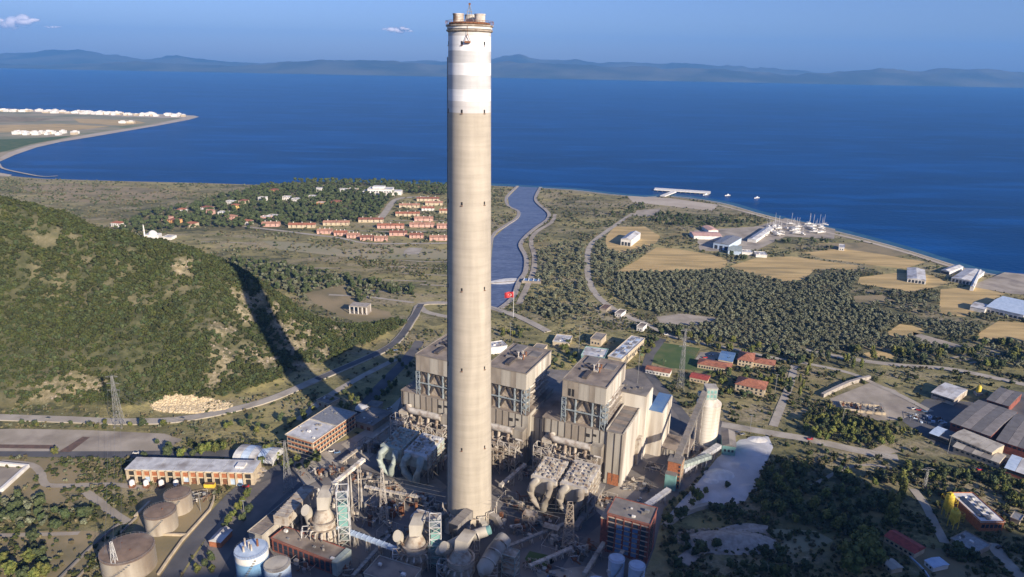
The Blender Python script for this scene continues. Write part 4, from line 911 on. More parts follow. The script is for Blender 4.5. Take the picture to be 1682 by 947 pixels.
# chimney collar ductwork
t = thing('chimney_duct_ring', 'cluster of rusty duct stubs and steel frames wrapped round the chimney foot', 'ductwork', (CHX, CHY, 0))
for k in range(5):
    a = math.radians(205+k*32); s = MB(); x, y = math.cos(a), math.sin(a); s.tube([(x*13, y*13, 13), (x*19, y*19, 12), (x*22, y*22, 7)], 2.6, 4, 2.2); s.build('duct_stub', rb.choice(('rusty_beige', 'cladding', 'roof_grey')), t)
for k in range(9):
    a = math.radians(185+k*22); x, y = math.cos(a)*17, math.sin(a)*17; s = MB(); s.beam((x, y, 0), (x, y, 17), .5); s.beam((x, y, 17), (math.cos(a+.38)*17, math.sin(a+.38)*17, 15), .4); s.build('frame_post', 'pale_steel', t)
def steel(label, px, py, w_, d, h, nx, ny, nz, rz, mat='white_metal', r=.4, name='steel_tower', fill=None):
    x, y = U(px, py); t = thing(name, label, 'steel tower', (x, y, 0), rz); s = MB(); frame(s, -w_/2, w_/2, -d/2, d/2, 0, h, nx, ny, nz, r); s.build('frame', mat, t)
    for k in range(nz): z = h*(k+1)/nz; s = MB(); s.box(-w_/2, w_/2, -d/2, d/2, z-.15, z); s.build('deck', fill or 'beige_steel', t)
    return t
steel('white open steel frame at the chimney foot, right of the middle scrubber', 700, 905, 15, 8, 25, 2, 1, 4, -.4, 'white_metal', .6)
steel('dark green lattice tower at the bottom edge right of the chimney', 838, 945, 8, 7, 16, 1, 1, 4, -.4, 'pale_teal')
steel('frame with teal decks between two scrubbers left of the chimney', 716, 930, 7, 6, 16, 1, 1, 4, -.2, 'pale_teal', .35, fill='teal')
steel('small rusty steel tower left of the lit dust filters, by the chimney', 870, 862, 8, 6, 9, 2, 1, 2, -.4, 'beige_steel')
steel('small rusty frame in front of the lit dust filters', 905, 880, 10, 5, 7, 3, 1, 1, -.4, 'beige_steel')
# ------------------------------------------------------------------ other works around the plant
def tank(label, px, py, r, h, wall='tank_wall', roof='tank_roof', group=None, rings=4, dome=.08, name='storage_tank', band=None, rail=True, top=()):
    x, y = U(px, py); t = thing(name, label, 'tank', (x, y, 0), 0, group)
    hb = h if not band else h*.78
    s = MB(); s.lathe(0, 0, [(r, 0), (r, hb)], 48, False); s.build('shell', wall, t, True)
    if band: s = MB(); s.lathe(0, 0, [(r+.04, hb), (r+.04, h)], 48, False); s.build('painted_band', band, t, True)
    s = MB(); s.lathe(0, 0, [(r+.15, h-.25), (r+.2, h), (r*.5, h+dome*r*.75), (.3, h+dome*r)], 48); s.build('roof', roof, t, True)
    for k in range(rings): s = MB(); z = h*(k+1)/(rings+1); s.lathe(0, 0, [(r+.02, z-.06), (r+.08, z-.06), (r+.08, z+.06), (r+.02, z+.06)], 48, False); s.build('hoop', wall, t)
    if rail:
        s = MB()
        for k in range(36): a = 2*math.pi*k/36; s.beam((math.cos(a)*(r-.1), math.sin(a)*(r-.1), h), (math.cos(a)*(r-.1), math.sin(a)*(r-.1), h+1.1), .08)
        s.lathe(0, 0, [(r-.05, h+1.05), (r-.05, h+1.15), (r-.15, h+1.15)], 36, False); s.build('railing', 'galvanised', t)
    s = MB(); n = 14
    for k in range(n):
        a0 = -2.2+k*.09; s.box(math.cos(a0)*(r+.7)-.5, math.cos(a0)*(r+.7)+.5, math.sin(a0)*(r+.7)-.5, math.sin(a0)*(r+.7)+.5, h*k/n, h*k/n+.15)
    s.tube([(math.cos(-2.2+k*.09)*(r+1.2), math.sin(-2.2+k*.09)*(r+1.2), h*k/n+1) for k in range(n)], .08, 4); s.build('spiral_stair', 'galvanised', t)
    for (dx, dy, rr, hh, m) in top: s = MB(); s.cyl(dx, dy, h, h+hh, rr, n=12); s.build('roof_pipe', m, t)
    return t
g = 'oil tanks at the lower left'
tank('largest oil tank at the lower left, brown roof', 214, 932, 14.2, 13, group=g, top=((3, -2, .5, 1.2, 'rust'), (-5, 4, .4, 1, 'rust')))
tank('middle sized oil tank with pale shining side, between the largest and smallest', 267, 866, 9.3, 12, group=g, top=((1, 1, .4, 1.3, 'rust'),))
tank('smallest oil tank, nearest the long white roofed workshop', 295, 836, 8.2, 12, group=g)
tank('blue water tank with white top band and pipes on its roof', 418, 950, 9, 20, 'blue_paint', 'blue_white', band='white_wall', top=((-3, -3, .6, 4, 'pale_steel'), (-1, 0, .6, 5, 'pale_steel'), (1, -2, .5, 4.5, 'pale_steel'), (3, 2, .6, 5, 'rust'), (-4, 2, .5, 5.5, 'pale_steel')))
tank('plain grey-blue tank right of the blue and white one', 459, 965, 7, 16, 'blue_white', 'cladding')
tank('left one of two pale blue silos against the red brick block', 1011, 945, 4.6, 12, 'blue_white', 'blue_white', 'pale silos by the brick block', rings=3)
tank('right one of two pale blue silos against the red brick block', 1044, 958, 4.6, 12.5, 'blue_white', 'blue_white', 'pale silos by the brick block', rings=3)
tank('low pale tank cut by the bottom edge below the two silos', 980, 972, 6, 6, 'blue_white', 'blue_white')
# earth dyke walls of the tank yard
def wall_thing(name, label, pts, h, w_=.5, mat='cream_wall', z=0, cat='wall'):
    o = ribbon(name, mat, UP(pts), w_, z+h, kind=None, thick=h, sub=2); return tag(o, label, cat)
wall_thing('boundary_wall', 'cream dyke wall between the largest and the middle oil tank', [(228, 878), (305, 880)], 1.6, 1.2)
wall_thing('boundary_wall', 'cream wall running diagonally beside the blue-grey plant road, right of the tanks', [(260, 945), (300, 888), (345, 838), (352, 815)], 1.5, 1.1)
wall_thing('boundary_wall', 'cream dyke wall behind the middle oil tank on the left', [(222, 850), (246, 826)], 1.8, 1.4)
wall_thing('boundary_wall', 'long dark wall at the left of the tank yard', [(60, 990), (150, 900), (200, 858)], 1.5, 1, 'roof_grey')
wall_thing('boundary_wall', 'second dark wall running beside the tank yard', [(90, 990), (170, 905), (225, 850)], 1.2, .8, 'concrete')
wall_thing('boundary_wall', 'pale retaining wall by the white gypsum yard at its lower edge', [(1092, 866), (1130, 842), (1165, 832)], 3, 3, 'road_pale')
for k, (a, b) in enumerate((((200, 900), (240, 868)), ((345, 830), (385, 800)), ((60, 905), (130, 892)))): pass
# basin at the far left edge
t = thing('settling_basin', 'pale concrete basin with a white wall at the left edge', 'basin', (*U(0, 785), 0))
o = sheet('basin_floor', 'yard_pale', [(-90, 770), (42, 768), (0, 802), (-90, 850)], .7, kind=None); o.parent = t; o.matrix_parent_inverse = Matrix.Translation((-t.location.x, -t.location.y, 0))
o = ribbon('basin_wall', 'white_wall', UP([(-90, 768), (0, 764), (46, 768), (4, 806), (-90, 870)]), 2.2, 2.6, kind=None, thick=2.5, sub=1); o.parent = t; o.matrix_parent_inverse = Matrix.Translation((-t.location.x, -t.location.y, 0))
B = building
# long workshop with white roof panels
t = B('workshop', 'long cream workshop with white roof panels and orange brick bays', 'workshop', (205, 770), (416, 776), (421, 757), 10, 'cream_wall', 'white_metal', 'flat', npanel=8, over=.6)
L, D = t['L'], t['D']
for i in range(16):
    x = 1.5+i*(L-3)/16
    s = MB(); s.box(x, x+.8, -1.6, -.02, -.5, 9.8); s.build('buttress', 'cream_wall', t)
    s = MB(); s.box(x+1.1, x+(L-3)/16-.5, -.3, -.02, 5.5, 8.6); s.build('brick_infill', 'orange_brick' if i % 5 else 'dark_opening', t)
    s = MB(); s.box(x+1.3, x+(L-3)/16-.8, -.25, -.02, .3, 4.4); s.build('door', rb.choice(('dark_opening', 'dark_opening', 'rust', 'blue_white')), t)
for i in range(5): s = MB(); s.box(L+.05, L+3.2, 2+i*3, 4.2+i*3, 2+(i % 2)*3.5, 2.3+(i % 2)*3.5); s.build('side_balcony', 'rusty_beige', t)
s = MB(); s.box(L*.84, L*.91, D*.3, D*.7, 10.4, 11.6); s.build('roof_vent', 'white_wall', t)
for k, (px, lb) in enumerate(((240, 'first'), (263, 'second'), (288, 'third'), (312, 'fourth'))):
    x, y = U(px-22, 800); tt = thing('cement_hopper', '%s white domed hopper from the left before the workshop' % lb, 'hopper', (x, y, 0), 0, 'hoppers before the workshop')
    s = MB(); s.lathe(0, 0, [(1.8, 2), (1.8, 4.5), (1.5, 5.3), (.6, 5.9)], 16); s.build('drum', 'white_wall', tt, True); s = MB(); s.box(-1.7, 1.7, -1.5, 1.5, 0, 2.6); s.build('base', 'rust', tt)
for k, px in enumerate((305, 314, 323)):
    x, y = U(px, 792); tt = thing('upright_drum', ('left', 'middle', 'right')[k]+' one of three white upright drums on a rusty skid before the workshop', 'drum', (x, y, 0), 0, 'white drums on a skid')
    s = MB(); s.lathe(0, 0, [(1.2, 1.2), (1.2, 5), (.5, 5.6)], 14); s.build('body', 'white_wall', tt, True); s = MB(); s.box(-1.8, 1.8, -1.8, 1.8, 0, 1.25); s.build('skid', 'rust', tt)
x, y = U(345, 800); t = thing('skip_container', 'yellow open container standing before the workshop', 'container', (x, y, 0), 0)
s = MB(); s.box(-3.6, 3.6, -1.4, 1.4, .3, 3); s.build('body', 'yellow', t)
for k in range(9): s = MB(); s.box(-3.5+k*.85, -3.3+k*.85, -1.6, -1.42, .4, 2.9); s.build('rib', 'yellow', t)
s = MB(); s.box(-3.4, 3.4, -1.2, 1.2, 3, 3.05); s.build('load', 'rust', t)
# brick office with white roof
t = B('office_block', 'two storey office of cream and orange brick with a white roof', 'office building', (471, 713.5), (514, 726), (585, 679), 13, 'cream_wall', 'white_metal', 'flat', over=1.0)
L, D = t['L'], t['D']
for r in range(3):
    z = 1.2+r*3.9
    for i in range(7): s = MB(); s.box(1+i*(L-2)/7, 1+(i+.78)*(L-2)/7, -.2, -.02, z, z+1.9); s.build('window', 'glass', t)
    s = MB(); s.box(.4, L-.4, -.35, -.03, z+2.2, z+3.1); s.build('brick_band', 'orange_brick', t)
    for i in range(14): s = MB(); s.box(L+.02, L+.2, 1+i*(D-2)/14, 1+(i+.7)*(D-2)/14, z, z+1.9); s.build('window', 'glass', t)
    s = MB(); s.box(L+.03, L+.35, .4, D-.4, z+2.2, z+3.1); s.build('brick_band', 'orange_brick', t)
s = MB(); s.box(-1.1, L+1.1, D*.52, D*.525+.4, 13.3, 14); s.build('roof_step', 'cladding', t)
s = MB(); s.box(-.9, L+.9, D*.54, D+.9, 13.32, 13.5); s.build('rear_roof', 'galvanised', t)
for a, b in ((.3, .15), (.6, .3), (.4, .4)): s = MB(); s.box(L*a, L*a+1.2, D*b, D*b+1.2, 13.3, 14.2); s.build('roof_vent', 'roof_grey', t)
# crumpled looking arched sheds
def arched(label, FL, FR, BR, h, mat='blue_white', n=5, group=None):
    a, ang, L, D = rect(FL, FR, BR, h); t = thing('arched_shed', label, 'shed', (a[0], a[1], 0), ang, group)
    for i in range(n):
        s = MB(); x0, x1 = L*i/n+.15, L*(i+1)/n-.15; pr = [(D*(.5-.5*math.cos(math.pi*k/8)), h*(.35+.65*math.sin(math.pi*k/8))) for k in range(9)]
        v = [(x0, 0, 0)]+[(x0, y, z) for y, z in pr]+[(x0, D, 0)]; m = len(v); v += [(x1, y, z) for _, y, z in v]
        s.add(v, [tuple(range(m)), tuple(range(m, 2*m))[::-1]]+[(k, m+k, m+k+1, k+1) for k in range(m-1)]); s.build('arched_bay', mat if i % 2 else 'white_metal', t)
    s = MB(); s.box(0, L, -.1, 0, 0, h*.3); s.build('end_door', 'dark_opening', t); return t
arched('pale blue arched shed left of the brick office', (380, 745), (446, 752), (450, 728), 7)
arched('small blue-white tent roof below the office, by the lattice pylon', (487, 806), (508, 812), (522, 797), 4, n=3)
arched('small white domed shelter standing at the dark road, right of the office', (582, 667), (598, 672), (600, 661), 5, 'white_wall', 2)
B('shed', 'low flat grey shed beside the small white domed shelter', 'shed', (600, 668), (618, 671), (624, 660), 4, 'concrete', 'roof_grey')
B('shed', 'flat pale roofed shed upstream of the office by the dark road', 'shed', (520, 657), (540, 664), (550, 652), 4, 'cream_wall', 'roof_grey', doors=(2, 2, 2.4))
B('shed', 'long low dark roofed shed on the left side of the chimney shadowed yard', 'shed', (577, 690), (612, 700), (640, 676), 5, 'concrete', 'roof_grey', doors=(3, 3, 3))
# long halls at the lower left of the scrubbers
t = B('pump_hall', 'long red brick hall with dusty roof, lower left of the leftmost scrubber', 'industrial building', (446, 884), (553, 925), (583, 908), 9, 'red_brick', 'roof_dust', win=(12, 2.6, 3, 2, 1.2))
L, D = t['L'], t['D']; s = MB(); s.box(L-3, L+.6, -.6, D+.6, .5, 9.9); s.build('glass_end', 'pale_teal', t)
t = B('gallery_building', 'long brown roofed hall slanting up from the blue tank to the scrubber', 'industrial building', (408, 873), (430, 880), (555, 812), 12, 'cladding', 'roof_dust', 'flat', win=(3, 2, 2, 2, 2))
s = MB(); L, D = t['L'], t['D']
for i in range(14): s.box(-.3, L+.3, D*i/14, D*i/14+.25, 12.3, 12.6)
s.build('roof_ribs', 'roof_grey', t)
B('control_building', 'wide dusty roof at the bottom edge left of the chimney', 'industrial building', (598, 942), (668, 965), (700, 938), 10, 'cladding', 'roof_dust', win=(8, 2.2, 2, 2, 1.5))
B('pump_house', 'tiny red and white pump house with peaked roof beside the green verge', 'pump house', (343, 888), (362, 891), (364, 868), 4, 'orange_brick', 'white_metal', 'gable', 2.5, ridge='y')
# red brick block at the front right
t = B('brick_block', 'tall red brick block with grey top and grid windows beside two pale silos', 'industrial building', (998, 843), (1068, 862), (1083, 836), 27, 'red_brick', 'roof_grey')
L, D = t['L'], t['D']
for r in range(7):
    for i in range(5):
        x = 1.2+i*(L-2)/5
        s = MB(); s.box(x, x+(L-2)/5-1.3, -.22, -.02, 2+r*3.4, 4.1+r*3.4); s.build('window', 'blue_roof' if i in (1, 2, 3) and r < 6 else 'glass', t)
    s = MB(); s.box(0, L, -.35, -.03, 4.5+r*3.4, 5+r*3.4); s.build('floor_band', 'rusty_beige', t)
for i in range(6): s = MB(); s.box(i*(L-.6)/5, i*(L-.6)/5+.6, -.5, -.36, 0, 26.6); s.build('pilaster', 'red_brick', t)
s = MB(); s.box(-4, -.1, 1, D-1, -1, 22); s.build('side_wing', 'red_brick', t); s = MB(); s.box(-4.3, -.1, .7, D-.7, 22, 22.5); s.build('side_wing_roof', 'cream_wall', t)
for r in range(7): 
    for i in range(3): s = MB(); s.box(L+.02, L+.25, 1.5+i*3.6, 3.6+i*3.6, 2+r*3.4, 4.1+r*3.4); s.build('window', 'glass', t)
# limestone silo with inclined conveyor
sx_, sy_ = U(1158, 722); t = thing('limestone_silo', 'big round cream concrete silo with a pale teal head house on top', 'silo', (sx_, sy_, 0))
s = MB(); s.lathe(0, 0, [(9.2, 0), (9.2, 32), (9.5, 32), (9.5, 33), (8.8, 33.2), (5, 37), (4.5, 37)], 40); s.build('drum', 'white_cladding', t, True)
for z in range(3, 31, 3): s = MB(); s.lathe(0, 0, [(9.22, z), (9.28, z), (9.28, z+.15), (9.22, z+.15)], 40, False); s.build('hoop', 'cream_wall', t)
s = MB(); s.box(-4, 4.5, -3.5, 5, 33.2, 46); s.build('head_house', 'pale_teal', t); s = MB(); s.box(-4.4, 4.9, -3.9, 5.4, 46, 46.5); s.build('head_house_roof', 'cladding', t)
for i in range(3):
    for r in range(3): s = MB(); s.box(-3.3+i*2.7, -1.6+i*2.7, -3.65, -3.52, 35+r*3.6, 37.2+r*3.6); s.build('window', 'teal', t)
s = MB(); s.box(-9, -4.1, -3, 3, 38, 41); s.build('conveyor_landing', 'pale_teal', t)
tp = U(1104, 800); tq = (sx_-5, sy_-2)
bx_duct('long grey inclined conveyor climbing from the brick tower to the silo head', (tp[0]+2, tp[1]+4, 17), (tq[0], tq[1], 40), 4.2, 3.6, 'roof_grey', 'conveyor_gallery', 4, 'conveyor')
t = thing('transfer_tower', 'orange brick and teal transfer tower at the foot of the inclined conveyor', 'transfer tower', (tp[0], tp[1], 0), PA)
s = MB(); s.box(-4.5, 4.5, 0, 9, -1, 20); s.build('wall', 'orange_brick', t); s = MB(); s.box(-5, 5, -.5, 9.5, 20, 20.6); s.build('roof', 'roof_grey', t)
s = MB(); s.box(-4.8, 2.6, -4.5, -.02, -1, 12); s.build('teal_annex', 'teal', t); s = MB(); s.box(-5, 2.8, -4.7, -.02, 12, 12.4); s.build('annex_roof', 'roof_grey', t)
for k in range(6): s = MB(); s.box(3.2, 4.3, -.25, -.02, 1+k*3.1, 2.8+k*3.1); s.build('window', 'glass', t)
for k in range(6): s = MB(); s.box(4.52, 4.9, .3, 8.7, 1+k*3.1, 1.5+k*3.1); s.build('floor_band', 'cream_wall', t)
s = MB(); s.box(4.52, 5.2, 8.2, 9.0, 0, 19.9); s.box(4.52, 5.2, 0, .8, 0, 19.9); s.build('corner_post', 'cream_wall', t)
bx_duct('white and teal covered conveyor leaving the brick tower to the right', W3(1118, 768, 9), W3(1165, 752, 7), 4, 3, 'pale_teal', 'conveyor_gallery', 3, 'conveyor')
bx_duct('white covered conveyor behind the teal one, towards the teal shed', W3(1120, 775, 6), W3(1180, 735, 6), 4.6, 3, 'white_metal', 'conveyor_gallery', 3, 'conveyor')
bx_duct('short white conveyor between the brick tower and the red brick block', W3(1062, 832, 5), W3(1098, 806, 7), 3.6, 2, 'white_wall', 'conveyor_gallery', 2, 'conveyor')
t = B('teal_shed', 'teal walled shed with grey roof right of the silo', 'shed', (1187, 731), (1209, 734), (1218, 711), 8, 'teal', 'roof_grey', 'gable', 2, ridge='y', win=(3, 1.6, 2, 1, 3), side=(4, 2, 2, 1, 4))
# gypsum heap
def heap(name, label, px, py, rx, ry, h, mat, seed, cat='heap'):
    x, y = U(px, py); n = 26; r = np.random.default_rng(seed); X, Y = np.meshgrid(np.linspace(-rx, rx, n), np.linspace(-ry, ry, n)); d = np.sqrt((X/rx)**2+(Y/ry)**2)
    Z = np.clip(1-d, 0, 1)**.8*h*(.55+.9*fbm(X+seed*50, Y, rx*.7, seed, 4))-.1
    o = grid_object(name, X, Y, Z, M[mat]); o.location = (x, y, .1); return tag(o, label, cat)
heap('gypsum_heap', 'bright white gypsum heap on the bluish white yard', 1182, 779, 11, 8, 3, 'white_wall', 3)
heap('gypsum_heap', 'low pale mound at the back of the white yard', 1235, 740, 12, 10, 2, 'gypsum', 5)
for k, (px, py, a, h_, lb) in enumerate(((1150, 800, 7, 1.6, 'small pale heap at the near end of the white yard'), (1168, 790, 6, 1.4, 'small pale heap beside the bright white gypsum heap'), (1215, 765, 8, 1.5, 'low heap in the middle of the white yard'), (1228, 800, 7, 1.2, 'low heap near the trees on the right rim of the white yard'),
    (1245, 722, 8, 1.6, 'pale heap where the white yard meets the dirt road'), (1200, 815, 6, 1.1, 'small heap at the lower rim of the white yard'))): heap('gypsum_heap', lb, px, py, a, a*.7, h_, ('gypsum', 'white_wall', 'gypsum')[k % 3], 40+k)
heap('rubble_heap', 'long heap of pale rubble in the shaded scrub, lower right', 1200, 890, 30, 12, 6, 'stone', 7)
# ------------------------------------------------------------------ red roofed houses right of the plant
def house(label, FL, FR, BR, h, wall='cream_wall', roof='red_tiles', rtype='hip', rise=2.4, win=(6, 1.3, 1.5, 1, 1.2), name='house', cat='house', group=None, **k):
    return B(name, label, cat, FL, FR, BR, h, wall, roof, rtype, rise, win=win, group=group, **k)
house('long low house with orange-red hip roof beside the lawn', (1146, 597), (1200, 606), (1217, 599), 4.5, win=(12, 1.4, 2, 1, 1), side=(2, 1.3, 1.5, 1, 1.2))
house('house with tallest orange roof behind the long low one', (1212, 590), (1237, 594), (1234, 579), 6.5, rise=3.6, win=(4, 1.4, 1.8, 2, 1))
house('red roofed wing stretching right from the tall orange roof', (1236, 594), (1272, 600), (1276, 592), 4.5, win=(6, 1.4, 1.8, 1, 1))
house('house with dark slate coloured roof left of the tall orange roof', (1180, 590), (1203, 594), (1212, 580), 5, roof='blue_roof', rtype='gable')
house('large cross roofed house with cream walls and faded red tiles', (1208, 630), (1256, 640), (1271, 629), 7, rise=4, win=(6, 1.6, 2, 2, 1), side=(3, 1.6, 2, 2, 1))
house('low red roofed row left of the lawn, white front', (1060, 606), (1100, 613), (1104, 606), 4, wall='white_wall', rtype='gable', rise=1.6, win=(7, 1.2, 1.4, 1, 1))
house('low red roofed row right of the one with the white front', (1133, 619), (1162, 625), (1168, 617), 4, roof='red_sheet', rtype='gable', rise=1.6, win=(5, 1.2, 1.4, 1, 1))
# buildings behind the boiler houses
t = B('long_hall', 'long hall with striped white roof behind the rightmost boiler house', 'hall', (999, 585), (1021, 590), (1055, 555), 10, 'cream_wall', 'white_metal', 'flat', over=.6, win=(4, 2, 2.4, 2, 1.5), side=(14, 2.4, 3, 1, 3))
L, D = t['L'], t['D']
for i in range(7):
    for j in range(2): s = MB(); s.box(L*(.15+.4*j), L*(.42+.4*j), D*(.05+i*.13), D*(.15+i*.13), 10.3, 10.5); s.build('roof_sheet', 'blue_white' if (i+j) % 2 else 'galvanised', t)
B('teal_hall', 'white roofed hall with bright teal wall panels', 'hall', (955, 583), (992, 588), (1000, 574), 9, 'teal', 'white_metal', win=(4, 4, 5, 1, 1.5))
B('gate_lodge', 'small cream flat roofed block behind the teal hall', 'building', (970, 556), (987, 559), (991, 548), 7, 'cream_wall', 'roof_grey', win=(3, 1.6, 2, 1, 2))
B('canopy', 'flat white canopy roof left of the cream block', 'shed', (908, 561), (934, 564), (942, 552), 4, 'cream_wall', 'white_metal')
B('shed', 'small pale shed with messy roof between the two right boiler houses', 'shed', (873, 573), (890, 576), (894, 566), 4, 'cream_wall', 'roof_grey')
B('long_hall', 'thin white roofed hall peeking out right of the chimney', 'hall', (790, 574), (833, 568), (838, 558), 7, 'white_wall', 'white_metal', side=(3, 1.6, 1.6, 1, 2))
B('shed', 'tiny white house in the trees beyond the teal hall', 'hut', (1046, 536), (1056, 538), (1058, 531), 5, 'white_wall', 'roof_dust', win=(2, 1.2, 1.6, 1, 1))
B('shed', 'pale shack among the trees left of the tiny white house', 'hut', (1010, 514), (1020, 516), (1024, 509), 4, 'white_wall', 'roof_dust', win=(2, 1.2, 1.6, 1, 1))
B('shed', 'brown roofed hut by the dirt lot left of the pale shack', 'hut', (985, 506), (996, 508), (1000, 501), 3, 'concrete', 'brown_roof')
# unfinished concrete shelter by the hill
x, y = U(592, 513); t = thing('concrete_shelter', 'open unfinished concrete building on posts beside the road bend', 'ruin', (x, y, 0), -.15)
s = MB(); s.box(-11, 11, -7, 7, 9, 10.2); s.build('roof_slab', 'stone', t); s = MB(); s.box(-2, 10.6, -2, 6.7, 0, 9); s.build('inner_wall', 'concrete', t); s = MB(); s.box(-11.5, 11.5, -7.5, 7.5, -.4, .5); s.build('floor_slab', 'concrete', t)
for x_ in (-10.3, -5, 0, 5, 10.3):
    for y_ in (-6.4, 6.4): s = MB(); s.box(x_-.45, x_+.45, y_-.45, y_+.45, .5, 9); s.build('post', 'white_wall', t)
# ------------------------------------------------------------------ works at the right edge
def ware(label, FL, FR, BR, h, roofs=('roof_grey', 'galvanised'), n=6, rise=2., wall='red_brick', name='warehouse', ridge='x', side=None, win=None):
    return B(name, label, 'warehouse', FL, FR, BR, h, wall, roofs, 'gable', rise, n, .8, win=win or (8, 2, 1.5, 1, h-2.8), side=side, ridge=ridge)
dm('asbestos_a', (.24, .22, .205), (.18, .165, .155), .2, .9); dm('asbestos_b', (.15, .145, .145), (.12, .115, .115), .2, .9)
ware('largest grey striped roof warehouse near the right edge', (1562, 693), (1628, 716), (1681, 680), 9, ('asbestos_b', 'asbestos_a'), 4, 1.5)
ware('grey striped roof warehouse cut by the right edge', (1638, 722), (1706, 744), (1760, 706), 9, ('asbestos_b', 'asbestos_a'), 4, 1.5)
ware('smaller grey roofed shed behind the largest warehouse', (1622, 656), (1658, 667), (1684, 648), 7, ('asbestos_b', 'asbestos_a'), 3, 1)
ware('white roofed shed with open brick front, top of the works yard', (1531, 644), (1568, 656), (1594, 641), 6, ('white_metal', 'white_metal'), 3, 1.2, 'rusty_beige')
ware('long pale beige roofed shed in front of the largest warehouse', (1564, 716), (1630, 743), (1644, 729), 8, ('cladding', 'cladding'), 5, 1, 'cream_wall')
ware('lower lean-to shed at the foot of the long beige roofed shed', (1567, 733), (1642, 760), (1656, 749), 5, ('cladding', 'roof_grey'), 5, .8, 'cream_wall')
ware('small blue-grey roofed shed left of the beige ones', (1528, 711), (1558, 722), (1568, 710), 5, ('blue_white', 'asbestos_b'), 2, .8, 'dark_steel')
ware('pale flat shed at the right edge below the warehouses', (1652, 768), (1700, 784), (1720, 765), 5, ('blue_white', 'white_metal'), 3, .8)
# substation
t = thing('substation', 'fenced switchgear yard with low concrete walls and steel gantries', 'substation', (*U(1420, 672), 0), -.2)
for k, (x, y, w_, d) in enumerate(((-20, 6, 34, .8), (-20, -8, .8, 14), (14, -8, .8, 14.8), (-20, -8, 34, .8), (-6, -8, .8, 14))): s = MB(); s.box(x, x+w_, y, y+d, 0, 2.6); s.build('bay_wall', 'cream_wall', t)
for k in range(10): s = MB(); x = -18+k*3.4; yy = rb.uniform(-5, 3); s.box(x, x+1.8, yy, yy+2, 0, 2.2); s.cyl(x+.9, yy+1, 2.2, 4, .3, n=8); s.build('switchgear', rb.choice(('dark_steel', 'rust', 'galvanised')), t)
for k in range(3): s = MB(); x = -4+k*7; frame(s, x, x+.9, -12, -4, 0, 9, 1, 1, 2, .22); s.build('gantry', 'galvanised', t)
wall_thing('retaining_wall', 'pale rocky retaining wall above the substation', [(1350, 652), (1392, 632), (1428, 622)], 3.5, 3, 'stone')
# yellow plant and its neighbours
for (px, py, lb, h, r_, m) in ((1554, 846, 'taller yellow silo with a funnel foot, left of the white framed roof', 15, 2.7, 'yellow'), (1564, 866, 'shorter ochre-yellow silo in front of the taller yellow one', 12, 2.9, 'yellow')):
    x, y = U(px, py); t = thing('yellow_silo', lb, 'silo', (x, y, 0), .3, 'yellow silos of the batching plant')
    s = MB(); s.lathe(0, 0, [(.6, 2.5), (r_, 6), (r_, h), (r_*.7, h+1)], 20); s.build('drum', m, t, True)
    for a in range(4): an = a*math.pi/2+.78; s = MB(); s.beam((math.cos(an)*r_, math.sin(an)*r_, 0), (math.cos(an)*r_, math.sin(an)*r_, h*.6), .35); s.build('leg', m, t)
    s = MB(); frame(s, -r_-.8, r_+.8, -r_-.8, r_+.8, h*.5, h, 1, 1, 2, .14); s.build('cage', 'yellow', t)
    s = MB(); s.box(-1, 1, -1, 1, h+1, h+2.4); s.build('filter_box', 'yellow', t)
x, y = U(1606, 638+10); t = thing('yellow_tower', 'small ochre tower between the white shed and the grey sheds', 'silo', (x, y, 0)); s = MB(); s.lathe(0, 0, [(2, 0), (2, 8), (1, 9.5)], 12); s.build('drum', 'yellow', t, True); s = MB(); s.box(-2.8, 2.8, -2.8, 2.8, 0, 2.5); s.build('base', 'rusty_beige', t)
t = B('framed_roof_building', 'building with white framed roof around a dark sunken deck', 'building', (1611, 857), (1650, 857), (1621, 810), 7, 'orange_brick', 'white_wall', win=(5, 2, 2.6, 1, 2.5))
L, D = t['L'], t['D']; s = MB(); s.box(L*.14, L*.42, D*.14, D*.86, 7.31, 7.5); s.build('sunken_deck', 'glass', t)
for i in range(8): s = MB(); s.box(L*.5+(i % 2)*L*.2, L*.5+(i % 2)*L*.2+2.2, D*(.12+i*.095), D*(.12+i*.095)+2.2, 7.31, 8.2); s.build('roof_hatch', 'galvanised', t)
B('slab_roof', 'low plain grey-green flat roof beside two round trees', 'shed', (1562, 885), (1602, 908), (1630, 897), 3.5, 'concrete', 'galvanised')
B('barracks', 'long shed with red lower slope and brown ridge, lower right', 'shed', (1453, 880), (1502, 909), (1520, 899), 4, 'cream_wall', 'red_sheet', 'gable', 2.2, win=(6, 1.6, 1.2, 1, 1.5))
B('hut', 'hut with grey-white roof beside the round bush, bottom right', 'hut', (1449, 921), (1465, 935), (1478, 927), 3.2, 'cream_wall', 'cladding', 'gable', .8, win=(2, 1, 1.2, 1, 1))
B('hut', 'hut with blue-grey roof and white wall, bottom right', 'hut', (1519, 920), (1534, 932), (1555, 924), 3.2, 'white_wall', 'blue_white', 'gable', .8, win=(2, 1, 1.2, 1, 1))
B('hut', 'small dark box hut on the right edge beside the white framed roof', 'hut', (1660, 850), (1675, 856), (1684, 848), 3, 'concrete', 'galvanised')
wall_thing('pale_boundary_wall', 'pale kerb wall running down left of the barracks', [(1478, 898), (1500, 920), (1520, 940), (1540, 975)], 1., .6, 'blue_white')
